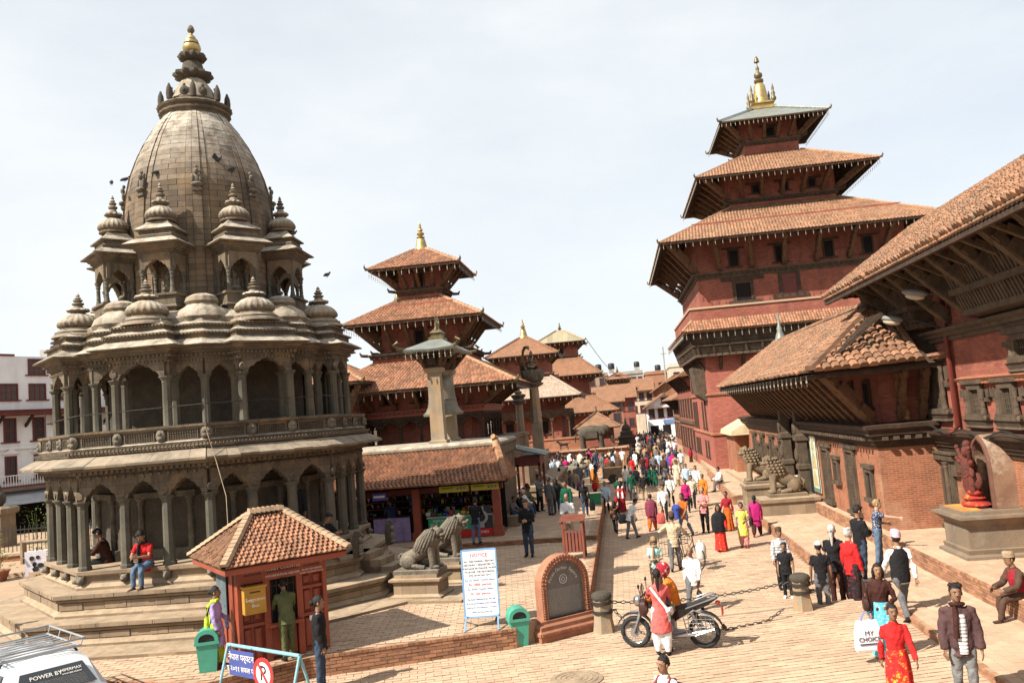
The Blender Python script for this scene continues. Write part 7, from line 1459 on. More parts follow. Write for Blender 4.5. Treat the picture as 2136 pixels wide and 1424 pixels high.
for z in (.3, .65, 1.0): cg.tube([(-.95, -.26, z), (-.2, -.26, z), (-.2, .26, z), (-.95, .26, z), (-.95, -.26, z)], .009, 4)
for x in np.arange(-.8, -.25, .15): cg.tube([(x, -.26, .3), (x, -.26, 1.0)], .005, 3); cg.tube([(x, .26, .3), (x, .26, 1.0)], .005, 3)
cg.build('wire_carrier', iron, bk, kind='stuff')
t = thing('plastic_jug', 'translucent white plastic jug carried in the bicycle basket', 'jug', (1.95, 24.85, .12)); b = MB(); b.lathe([(.12, 0), (.15, .03), (.15, .34), (.1, .45), (.04, .48), (.04, .54)], 16); b.build('jug', mat('jug_plastic', (.6, .6, .58), None, 3, .3, 0), t, 50)
# ------------------------------------------------------------ pigeons on the stone temple
pgm = plain('pigeon_grey', (.045, .048, .056), .8)
def pigeon(x, y, z, rz, lb, wing=0):
    t = thing('pigeon', lb, 'pigeon', (x, y, z), rz, 'pigeons on the stone temple'); t.scale = (.75,)*3; b = MB(); b.tube([(-.17, 0, .06), (-.08, 0, .1), (.04, 0, .13), (.1, 0, .17)], [.02, .06, .065, .04], 8); b.ball((.13, 0, .21), .035, 7, 5); b.tube([(.16, 0, .205), (.19, 0, .2)], [.012, .003], 4)
    for s_ in (-1, 1):
        b.tube([(.0, s_*.02, .06), (.0, s_*.02, 0)], .008, 4)
    b.build('body', pgm, t, 60); 
    for s_ in (-1, 1): b = MB(); b.add([(.06, s_*.04, .14), (.0, s_*(.07+.2*wing), .13+.18*wing), (-.16, s_*(.05+.12*wing), .09+.1*wing), (-.1, s_*.03, .09)], [(0, 1, 2, 3)]); b.build('wing', pgm, t)
def onT(r, a, z): return (TC[0]+r*math.cos(R(a)), TC[1]+r*math.sin(R(a)), z)
for r, a, z, rz, lb, wg in ((1.78, -46, 12.05, 0, 'pigeon flapping at a hole in the dome, right of the centre rib', .9), (2.35, -132, 11.62, 2, 'pigeon perched on the left kiosk pinnacle, leaning outward', 0), (2.0, -132, 11.75, .5, 'pigeon behind the left kiosk pinnacle', 0), (1.85, -35, 11.8, 1, 'pigeon clinging to the dome near the right carved figure', .3), (2.7, 2, 10.15, 1, 'pigeon on the roof edge of the right-hand kiosk', 0), (2.45, -42, 10.75, 0, 'pigeon on the dome of the right front kiosk', 0), (2.6, -84, 10.32, 3, 'pigeon sitting low on the left front kiosk roof', 0), (3.55, 4, 8.9, 1, 'pigeon on the pinnacle at the right edge of the temple', 0), (1.88, -97, 11.7, 1, 'pigeon in a small niche hole left of the dome centre', 0)): pigeon(*onT(r, a, z), rz, lb, wg)
# ------------------------------------------------------------ people
def rx(a): c, s = math.cos(a), math.sin(a); return np.array([[1, 0, 0], [0, c, -s], [0, s, c]])
def rzm(a): c, s = math.cos(a), math.sin(a); return np.array([[c, -s, 0], [s, c, 0], [0, 0, 1]])
POSE = {  # aL, aR: (forward, out, elbow, inward)   lL, lR: (swing, knee)   degrees
 'stand': dict(aL=(4, 9, 12, 4), aR=(2, 9, 14, 4), lL=(2, 2), lR=(-2, 2)),
 'walk': dict(aL=(24, 8, 20, 4), aR=(-20, 8, 14, 2), lL=(-18, 12), lR=(22, 6)),
 'walk2': dict(aL=(-18, 8, 14, 2), aR=(22, 8, 22, 4), lL=(21, 5), lR=(-17, 14)),
 'fold': dict(aL=(22, 10, 80, 62), aR=(24, 10, 86, 58), lL=(2, 2), lR=(-4, 4)),
 'phone': dict(aL=(14, 6, 84, 38), aR=(14, 6, 84, 38), lL=(2, 2), lR=(-2, 4), hp=28),
 'point': dict(aL=(10, 14, 78, 40), aR=(78, 12, 4, 0), lL=(4, 4), lR=(-4, 4), lean=4),
 'bag': dict(aL=(2, 10, 6, 0), aR=(10, 12, 70, 25), lL=(-12, 10), lR=(16, 6)),
 'ear': dict(aL=(20, 60, 130, 60), aR=(30, 16, 30, 0), lL=(4, 4), lR=(-8, 6)),
 'push': dict(aL=(15, 55, 135, 70), aR=(34, 26, 20, -8), lL=(-10, 8), lR=(14, 6), hy=10),
 'bend': dict(aL=(6, 6, 30, 10), aR=(-20, 8, 40, 20), lL=(-8, 8), lR=(18, 4), lean=26, hp=12),
 'lean': dict(aL=(30, 8, 60, 25), aR=(32, 8, 60, 25), lL=(-6, 2), lR=(6, 2), lean=14),
 'wait': dict(aL=(8, 16, 60, 35), aR=(4, 10, 16, 4), lL=(3, 3), lR=(-3, 4)),
 'up': dict(aL=(40, 14, 95, 40), aR=(36, 10, 90, 30), lL=(2, 2), lR=(-2, 2)),
 'sit': dict(aL=(34, 8, 62, 34), aR=(34, 8, 62, 34), lL=(82, 84), lR=(80, 78), lean=16, hp=28, sit=1),
 'sit2': dict(aL=(26, 10, 50, 20), aR=(30, 8, 46, 24), lL=(84, 70), lR=(78, 84), lean=10, hp=4, sit=1),
 'squat': dict(aL=(44, 8, 60, 30), aR=(44, 8, 60, 30), lL=(98, 118), lR=(104, 112), lean=20, hp=16, sit=1),
 'ride': dict(aL=(40, 12, 44, 16), aR=(40, 12, 44, 16), lL=(62, 66), lR=(62, 66), lean=12, hp=30, sit=1, spread=24),
}
def skeleton(pose, fem, narrow=False):
    p = POSE[pose]; J = {}; ln = R(p.get('lean', 0)); Rm = rx(-ln); sw = .165 if fem else .185; hipx = .085
    sp = R(p.get('spread', 3)); lowest = 9; L_ = {}
    for s_, k in ((-1, 'lL'), (1, 'lR')):
        q_ = .35 if narrow else 1; a, b_ = R(p[k][0]*q_), R((p[k][0]-p[k][1])*q_); hip = np.array([s_*hipx, 0, -.03]); o = math.sin(sp)*s_*(1 if p.get('spread') else .5)
        kn = hip+.42*unit(np.array([o, math.sin(a), -math.cos(a)])); an = kn+.40*unit(np.array([o*.1, math.sin(b_), -math.cos(b_)]))
        L_[s_] = (hip, kn, an); lowest = min(lowest, an[2])
    zp = -lowest+.075; P0 = np.array([0, 0, 0 if p.get('sit') else zp]); drop = -lowest+.075
    J['P0'], J['Rm'] = P0, Rm; J['leg'] = {s_: [q+P0 for q in L_[s_]] for s_ in L_}
    T = lambda x, y, h: P0+Rm @ np.array([x, y, h])
    J['T'] = T; J['arm'] = {}
    for s_, k in ((-1, 'aL'), (1, 'aR')):
        f, o, e, i = (R(t) for t in p[k]); sh = T(s_*sw, -.005, .425)
        d1 = np.array([s_*math.sin(o), math.sin(f)*math.cos(o), -math.cos(f)*math.cos(o)]); f2 = f+e
        d2 = np.array([-s_*math.sin(i)*(1 if e > .1 else .2)+s_*math.sin(o)*(.6 if i < .5 else .0), math.sin(f2)*math.cos(i), -math.cos(f2)*math.cos(i)])
        el = sh+.285*d1; wr = el+.25*unit(d2); J['arm'][s_] = (sh, el, wr, unit(d2))
    J['H'] = (T(0, .025, .672), Rm @ rzm(R(p.get('hy', 0))) @ rx(-R(p.get('hp', 0))))
    return J
def ell(T, rows, n=14, wave=None):
    t = np.arange(n)*2*PI/n; b = MB()
    b.loft([[T(r_[1]*math.cos(a)*(1+(wave(a, i) if wave else 0)), (r_[3] if len(r_) > 3 else 0)+r_[2]*math.sin(a)*(1+(wave(a, i) if wave else 0)), r_[0]) for a in t] for i, r_ in enumerate(rows)]); return b
TORS = [(-.13, .13, .1), (-.06, .16, .118), (.06, .145, .105), (.18, .15, .108), (.32, .172, .118), (.4, .165, .1), (.47, .1, .075), (.53, .06, .06)]
TORF = [(-.13, .13, .105), (-.05, .168, .125), (.08, .13, .1), (.18, .13, .1), (.3, .155, .13), (.41, .155, .1), (.48, .1, .072), (.53, .052, .055)]
def grow(rows, d): return [(r_[0], r_[1]+d, r_[2]+d) for r_ in rows]
JOBS = []; GEO = {}
def shape(key):
    """geometry of one kind of figure: pose, sex, top, bottom, over, hair, detail"""
    pose, fem, top, bot, over, hair, det = key; J = skeleton(pose, fem, bot == 'sk' and pose[:3] != 'sit'); T = J['T']; G = {}
    tor = TORF if fem else TORS; vox = {2: .012, 1: .016, 0: .024}[det]
    b = ell(T, tor)
    b.tube([T(0, 0, .46), T(0, .01, .58), T(0, .02, .64)], [.062, .054, .055], 10)
    hc, hR = J['H']; hp = lambda x, y, z: hc+hR @ np.array([x, y, z])
    hd_ = MB(); hd_.ball((0, -.01, .035), (.08, .1, .1), 14, 10); hd_.ball((0, .022, -.035), (.066, .074, .086), 12, 8); hd_.ball((0, .062, -.085), (.03, .03, .028), 8, 6); hd_.ball((0, .07, -.005), (.05, .035, .05), 8, 6)
    hd_.xf(FR(hc, hR[:, 0], hR[:, 1], hR[:, 2])); b.join(hd_)
    for s_ in (-1, 1):
        sh, el, wr, d2 = J['arm'][s_]; hip, kn, an = J['leg'][s_]; m_ = .88 if fem else 1
        b.tube([sh+(T(0, 0, .46)-sh)*.35, sh, (sh+el)/2, el, (el*.6+wr*.4), wr, wr+d2*.03], np.array([.05, .056, .047, .039, .04, .027, .028])*m_, 9)
        b.tube([hip+np.array([0, 0, .05]), (hip*.7+kn*.3), kn*.92+hip*.08, kn*.75+an*.25, kn*.35+an*.65, an], [.078, .084, .056, .056, .042, .036], 10)
    JOBS.append((G, 'body', b, vox))
    ex = MB()                                        # hands with fingers, nose, ears, eyes, mouth: grown into the body surface
    for s_ in (-1, 1):
        sh, el, wr, d2 = J['arm'][s_]; side = unit(np.cross(d2, np.array([s_*1.0, .25, .2]))); nrm = unit(np.cross(side, d2)); c = wr+d2*.055
        ex.loft([[wr+d2*f*.09+side*math.cos(a)*w_+nrm*math.sin(a)*.014 for a in np.arange(8)*PI/4] for f, w_ in ((-.1, .026), (.35, .036), (.75, .042), (1.0, .04))])
        for i, ln in enumerate((.062, .074, .07, .055)):
            q = wr+d2*.085+side*(.03-.02*i); k = q+d2*ln*.5+nrm*.008*-1; ex.tube([q, k, k+d2*ln*.42-nrm*.02], [.0105, .0095, .007], 6)
        q = wr+d2*.03+side*.03; ex.tube([q, q+side*.03+d2*.03, q+side*.034+d2*.065], [.013, .0115, .008], 6)
    f = MB(); f.tube([(0, .092, .02), (0, .108, -.012), (0, .1, -.03)], [.011, .016, .014], 7)
    for s_ in (-1, 1): f.ball((s_*.08, -.01, -.005), (.014, .024, .034), 7, 5)
    if det:
        for s_ in (-1, 1):
            f.ball((s_*.032, .0875, .018), (.014, .009, .0065), 8, 5, 2); f.ball((s_*.032, .094, .018), (.0075, .005, .007), 7, 5, 1); f.tube([(s_*.012, .101, .04), (s_*.034, .1, .045), (s_*.054, .085, .038)], [.004, .0055, .003], 5, 1)
        f.ball((0, .094, -.057), (.024, .009, .006), 8, 5, 3); f.ball((0, .092, -.066), (.018, .009, .006), 8, 5, 3)
    f.xf(FR(hc, hR[:, 0], hR[:, 1], hR[:, 2])); ex.join(f); G['extra'] = ex
    b = MB()                                         # shoes
    for s_ in (-1, 1):
        hip, kn, an = J['leg'][s_]; d = unit(an-kn); fwd = unit(np.cross(np.array([1., 0, 0]), d)); fwd = fwd if fwd[1] > 0 else -fwd; fwd = unit(fwd+np.array([s_*.15, 0, 0])); fwd[2] = min(.25, max(-.35, fwd[2])); fwd = unit(fwd); sd_ = unit(np.cross(fwd, (0, 0, 1)))
        c = an-np.array([0, 0, .035]); b.loft([[c+fwd*f_+sd_*math.cos(a)*w_+np.array([0, 0, h_+math.sin(a)*t_]) for a in np.arange(10)*PI/5] for f_, w_, h_, t_ in ((-.06, .02, 0, .03), (-.04, .035, 0, .038), (.03, .04, .005, .042), (.1, .045, -.008, .03), (.16, .038, -.015, .022), (.185, .015, -.018, .012))])
    G['shoes'] = b
    arms = lambda b, d, end: [b.tube([J['arm'][s_][0]+(T(0, 0, .47)-J['arm'][s_][0])*.4, J['arm'][s_][0], (J['arm'][s_][0]+J['arm'][s_][1])/2]+([J['arm'][s_][1], J['arm'][s_][1]*.5+J['arm'][s_][2]*.5, J['arm'][s_][2]] if end == 'l' else [J['arm'][s_][0]*.35+J['arm'][s_][1]*.65]), np.array([.045, .05, .05]+([.045, .044, .037] if end == 'l' else [.05]))*(.88 if fem else 1)+d, 10) for s_ in (-1, 1)]
    d = .022 if top[0] == 'j' else .014
    rows = grow(tor[:-1], d)
    if top[0] == 'k':                                # knee-length tunic
        b = ell(T, grow(tor[1:-1], d)); kc = (J['leg'][-1][1]+J['leg'][1][1])/2
        K = lambda x, y, h: (J['P0']+(kc-J['P0'])*min(1.2, max(0, -h/.42)) if pose[:3] in ('sit', 'rid', 'squ') else J['P0']+np.array([0, (kc-J['P0'])[1]*max(0, -h)/.42, h]))+np.array([x, y, 0])
        b.join(ell(K, [(.1, .135, .11), (-.05, .19, .145), (-.25, .205, .17), (-.44, .215, .185), (-.47, .2, .17)], 16))
    else: b = ell(T, [(-.19, rows[0][1]+.025, rows[0][2]+.025)]+rows)
    if top == 'jo':                                  # open jacket: the shirt shows down the front
        f = MB(); f.loft([[T(x, r_[2]*math.sqrt(max(.05, 1-(x/r_[1])**2))+dy, r_[0]) for x, dy in ((-w_, .0), (-w_*.4, .008), (w_*.4, .008), (w_, .0), (w_, -.05), (-w_, -.05))] for r_, w_ in ((r_, .055+.09*max(0, .25-abs(r_[0]-.2))) for r_ in [(-.14, .175, .15)]+grow(tor[1:6], .026))]); G['shirt_front'] = f
    if top[1] in 'lso': arms(b, d, top[1].replace('o', 'l'))
    b.tube([T(0, 0, .47), T(0, .005, .54)], [.085, .066], 10)
    JOBS.append((G, 'top', b, max(.016, vox)))
    if bot in ('tr', 'sl', 'sh'):
        b = ell(T, grow(tor[:4], .012)); w_ = {'tr': (.095, .098, .074, .068, .06, .058), 'sl': (.1, .12, .11, .105, .09, .055), 'sh': (.098, .1, .08, .076, .07, .07)}[bot]
        for s_ in (-1, 1):
            hip, kn, an = J['leg'][s_]; pts = [hip+np.array([0, 0, .06]), hip*.7+kn*.3, kn*.95+hip*.05, kn*.75+an*.25, kn*.35+an*.65, an-np.array([0, 0, .0])]
            b.tube(pts, w_, 11)
        JOBS.append((G, 'trousers', b, max(.016, vox)))
    else:                                            # wrapped skirt or sari with pleats
        fc = (J['leg'][-1][2]+J['leg'][1][2])/2; z0 = fc[2]-.03; top_ = T(0, 0, .1); N = 40
        wv = lambda a, i: (.012+.022*min(i, 4))*math.sin(a*9+1.3)+(.01*i)*math.sin(a*4)
        S = lambda x, y, h: top_+(np.array([fc[0], fc[1], z0])-top_)*h+np.array([x, y, 0])
        G['skirt'] = ell(S, [(0, .15, .12), (.18, .185, .145), (.4, .2, .165), (.65, .2, .18), (.85, .215, .2), (1.0, .235, .22), (1.0, .2, .19)], N, wv)
    if over == 'sw':
        wv = lambda a, i: .012*i*math.sin(a*7+i*.4)+.01*i*math.sin(a*3)
        G['shawl'] = ell(T, [(.56, .085, .085), (.5, .16, .12), (.44, .235, .155), (.34, .27, .185), (.15, .285, .215), (-.04, .275, .22), (-.2, .26, .2), (-.2, .23, .17)], 36, wv)
    if over == 'vs':
        G['vest'] = ell(T, [(-.16, .17, .145), (-.05, .19, .15), (.1, .178, .138), (.3, .2, .145), (.4, .185, .125), (.46, .13, .1), (.49, .09, .085)], 20)
    if over in ('sc', 'du', 'cs'):
        b = MB(); t = np.linspace(0, 2*PI, 15); b.tube([T(.085*math.cos(a), .01+.085*math.sin(a), .52+.015*math.sin(a)) for a in t], .027, 8)
        if over == 'sc': b.tube([T(.05, .09, .5), T(.06, .15, .38), T(.07, .15, .2), T(.075, .15, .08)], [.03, .04, .035, .04], 8)
        if over == 'du':
            for s_ in (-1, 1): b.tube([T(s_*.1, .06, .5), T(s_*.12, -.02, .5), T(s_*.11, -.12, .4), T(s_*.12, -.16, .15), T(s_*.13, -.17, -.15)], [.03, .035, .045, .05, .06], 8)
        if over == 'cs':
            b = MB(); tt = np.linspace(0, 1, 12); b.tube([T(-.15+.32*t_, -.135-.02*math.sin(t_*PI), .47-.48*t_) for t_ in tt], [.03]*11+[.06], 7); b.tube([T(.17, -.13, 0), T(.23, -.05, .0), T(.22, .1, -.1)], [.05, .05, .06], 7)
        G['scarf'] = b
    b = MB()
    n, m = 18, 12; vs = []; fs = []
    def cap(rx_, ry_, rz_, cy_0, cz_0, keep):
        vs = []; idx = {}
        bb = MB(); bb.ball((0, cy_0, cz_0), (rx_, ry_, rz_), n, m); V = bb.v[0]; F = [q for q in bb.f if len(q) < 5 and keep(V[list(q)].mean(0))]; F.append(bb.f[-1]); o = MB(); o.add(V, F); return o
    kind = hair[:2]; low = -.055 if kind in ('sh', 'bd', 'to', 'cp') else -.07
    h = cap(.086, .107, .109, -.014, .036, lambda c: (c[1] < .015 and c[2] > low-.3*min(0, c[1]+.05)*0) or c[2] > .064+.4*max(0, c[1]-.02))
    if kind == 'bd': h = cap(.086, .108, .106, -.014, .03, lambda c: c[1] < .03 and -.03 < c[2] < .07); h.f.pop()
    if kind == 'lg': h.tube([(0, -.08, .06), (0, -.115, -.05), (0, -.12, -.16), (0, -.125, -.27)], [.07, .085, .08, .04], 10); [h.tube([(s_*.07, .0, .06), (s_*.09, .005, -.03), (s_*.085, -.02, -.14)], [.03, .032, .02], 7) for s_ in (-1, 1)]
    if kind == 'bn': h.ball((0, -.13, .02), (.055, .05, .055), 9, 6)
    if kind == 'pn': h.tube([(0, -.1, .03), (0, -.15, -.02), (0, -.15, -.14), (0, -.14, -.3)], [.035, .04, .038, .015], 8)
    if kind == 'sh' and det: [h.ball((random.uniform(-.05, .05), random.uniform(-.06, .05), .115), (.045, .05, .03), 7, 4) for _ in range(5)]
    M_ = FR(hc, hR[:, 0], hR[:, 1], hR[:, 2]); h.xf(M_); h.v = [q+rng.normal(0, .0035, q.shape) for q in h.v]
    if kind != 'hm': G['hair'] = h
    if kind == 'to': b.loft([[(x*.092*s_, -.015+y*.112*s_, z+.02*y) for x, y in ngon(1, 16)] for z, s_ in ((.055, 1.03), (.12, 1.0), (.165, .86), (.175, .5))]); b.xf(M_); G['topi'] = b
    if kind == 'cp': o = cap(.094, .116, .112, -.01, .04, lambda c: c[2] > .055); o.loft([[(x, y, z) for x, y in ((-.07, .08), (0, .1), (.07, .08), (.06, .17), (0, .19), (-.06, .17))] for z in (.06, .072)]); o.xf(M_); G['cap'] = o
    if kind == 'hm': b.ball((0, -.01, .03), (.13, .155, .145), 20, 12); b.xf(M_); G['helmet'] = b; v = MB(); v.loft([[(.135*math.cos(a), .0+.165*math.sin(a), z) for a in np.linspace(R(30), R(150), 9)]+[(.12*math.cos(a), .0+.14*math.sin(a), z) for a in np.linspace(R(150), R(30), 9)] for z in (-.02, .07)]); v.xf(M_); G['visor'] = v
    return G
def run_jobs():
    """grow each bundle of limbs into one continuous smooth surface"""
    obs = []
    for G, k, b, vox in JOBS:
        o = bpy.data.objects.new('t', b.mesh('t', [])); COL.objects.link(o); r_ = o.modifiers.new('r', 'REMESH'); r_.mode = 'VOXEL'; r_.voxel_size = vox; s_ = o.modifiers.new('s', 'SMOOTH'); s_.iterations = 5 if vox < .02 else 2; s_.factor = .5; obs.append(o)
    bpy.context.view_layer.update(); dg = bpy.context.evaluated_depsgraph_get()
    for o, (G, k, b, vox) in zip(obs, JOBS):
        me = bpy.data.meshes.new_from_object(o.evaluated_get(dg)); n = len(me.vertices); co_ = np.empty(n*3); me.vertices.foreach_get('co', co_); V = co_.reshape(-1, 3)
        if k != 'body':                              # folds in the cloth
            nn = np.empty(n*3); me.vertices.foreach_get('normal', nn); nn = nn.reshape(-1, 3); V = V+nn*(.003*np.sin(V[:, 2]*38+5*np.sin(V[:, 0]*17)+3*V[:, 1])+.0022*np.sin(V[:, 0]*61+V[:, 2]*23)+.0022*np.sin(V[:, 1]*47-V[:, 2]*31))[:, None]
        nb = MB(); nb.add(V, [tuple(p.vertices) for p in me.polygons]); G[k] = nb; bpy.data.meshes.remove(me)
    for o in obs: od = o.data; bpy.data.objects.remove(o); bpy.data.meshes.remove(od)
    JOBS.clear()
SKIN = {n: mat('skin_'+n, c, tuple(x*.85 for x in c), 9, .55, .1, 60, spec=.35) for n, c in (('a', (.27, .145, .085)), ('b', (.22, .12, .073)), ('c', (.42, .25, .17)))}
lip = plain('lip', (.2, .065, .05), .5); eyew = plain('eye_white', (.36, .33, .3), .5)
CL = dict(w=(.74, .74, .74), k=(.018, .018, .02), g=(.13, .13, .135), G=(.2, .2, .2), n=(.03, .042, .085), j=(.1, .15, .22), J=(.045, .065, .105), b=(.085, .05, .035), B=(.055, .022, .018), t=(.36, .27, .17), c=(.6, .52, .38), r=(.5, .025, .025), R=(.28, .02, .03), o=(.66, .2, .03), O=(.5, .11, .02), m=(.4, .02, .14), p=(.62, .25, .24), P=(.62, .13, .12), y=(.55, .5, .06), Y=(.45, .6, .05), v=(.38, .3, .56), e=(.1, .11, .05), E=(.012, .075, .045), s=(.42, .55, .68), a=(.36, .58, .52), z=(.08, .42, .55), u=(.05, .08, .3), l=(.22, .07, .25), h=(.014, .011, .01), H=(.5, .48, .45), L=(.3, .2, .1), x=(.09, .05, .05), q=(.55, .4, .46))
CM = {}
def cmat(c):
    if c == '-': return None
    if c not in CM:
        if c in PATT: k, b2, s_ = PATT[c]; CM[c] = mat('cloth_'+c, CL[k], CL[k], 5, .9, .6, 16, spec=.1, bdist=.03, **({'brick': (.07, .07, CL[b2], .012)} if s_ == 0 else {'brick': (9, .05, CL[b2], .014)} if s_ == 1 else {'spots': (CL[b2], .9, s_)}))
        else: CM[c] = cloth('cloth_'+c, CL[c])
    return CM[c]
PATT = {'w#': ('w', 'k', 0), 'c#': ('c', 'L', 0), 'n*': ('n', 'w', 26), 'r*': ('r', 'o', 20), 'R#': ('R', 'J', 0), 'z*': ('z', 'w', 26), 'k*': ('k', 'R', 18), 'w-': ('w', 'G', 1), 'r/': ('R', 'w', 9), 'p*': ('p', 'y', 18), 'y*': ('y', 'w', 24), 'q*': ('q', 'w', 15), 'R*': ('r', 'y', 11), 'k/': ('k', 'o', 9)}
PEOPLE = []
def person(label, x, y, z, head, H, pose, code, cols, skin='a', group=None, det=1):
    """code: sex top bottom over hair, e.g. 'm tl tr - sh'; cols: top bottom over hair(hat) shoes"""
    sx, top, bot, over, hair = code.split(); key = (pose, sx == 'f', top, bot, over, hair, det)
    if key not in GEO: GEO[key] = shape(key)
    PEOPLE.append((label, x, y, z, head, H, key, cols.split(), skin, group))
def place_people():
    run_jobs(); ME = {}
    for label, x, y, z, head, H, key, cols, skin, group in PEOPLE:
        G = GEO[key]; pose, fem, top, bot, over, hair, det = key; t = thing('person', label, 'person', (x, y, z), R(head-90), group); s_ = H/1.74; t.scale = (s_, s_, s_)
        if key not in ME:
            d = {}; b = MB(); b.join(G['body']); b.join(G['extra']); d['body'] = b.mesh('body', [SKIN['a'], CM.setdefault('hairk', plain('hair_black', CL['h'], .5)), eyew, lip], 70)
            for k, b in G.items():
                if k not in ('body', 'extra'): d[k] = b.mesh(k, [SKIN['a']], 70)
            ME[key] = d
        co_ = dict(body=SKIN[skin], shirt_front=cmat('w-'), top=cmat(cols[0]), trousers=cmat(cols[1]), skirt=cmat(cols[1]), shawl=cmat(cols[2]), vest=cmat(cols[2]), scarf=cmat(cols[2]), topi=cmat(cols[3]), cap=cmat(cols[3]), helmet=cmat(cols[3]), visor=glass, shoes=cmat(cols[4]), hair=mat('hair_'+(cols[3] if hair[:2] not in ('to', 'cp', 'hm') else 'h'), CL[cols[3][0]] if hair[:2] not in ('to', 'cp', 'hm') else CL['h'], None, 30, .55, .8, 70, bdist=.02))
        nm = {'top': {'t': 'shirt', 'k': 'tunic', 'j': 'jacket'}[top[0]]}
        for k, me in ME[key].items():
            o = bpy.data.objects.new(nm.get(k, k), me); COL.objects.link(o); o.parent = t
            o.material_slots[0].link = 'OBJECT'; o.material_slots[0].material = co_[k]
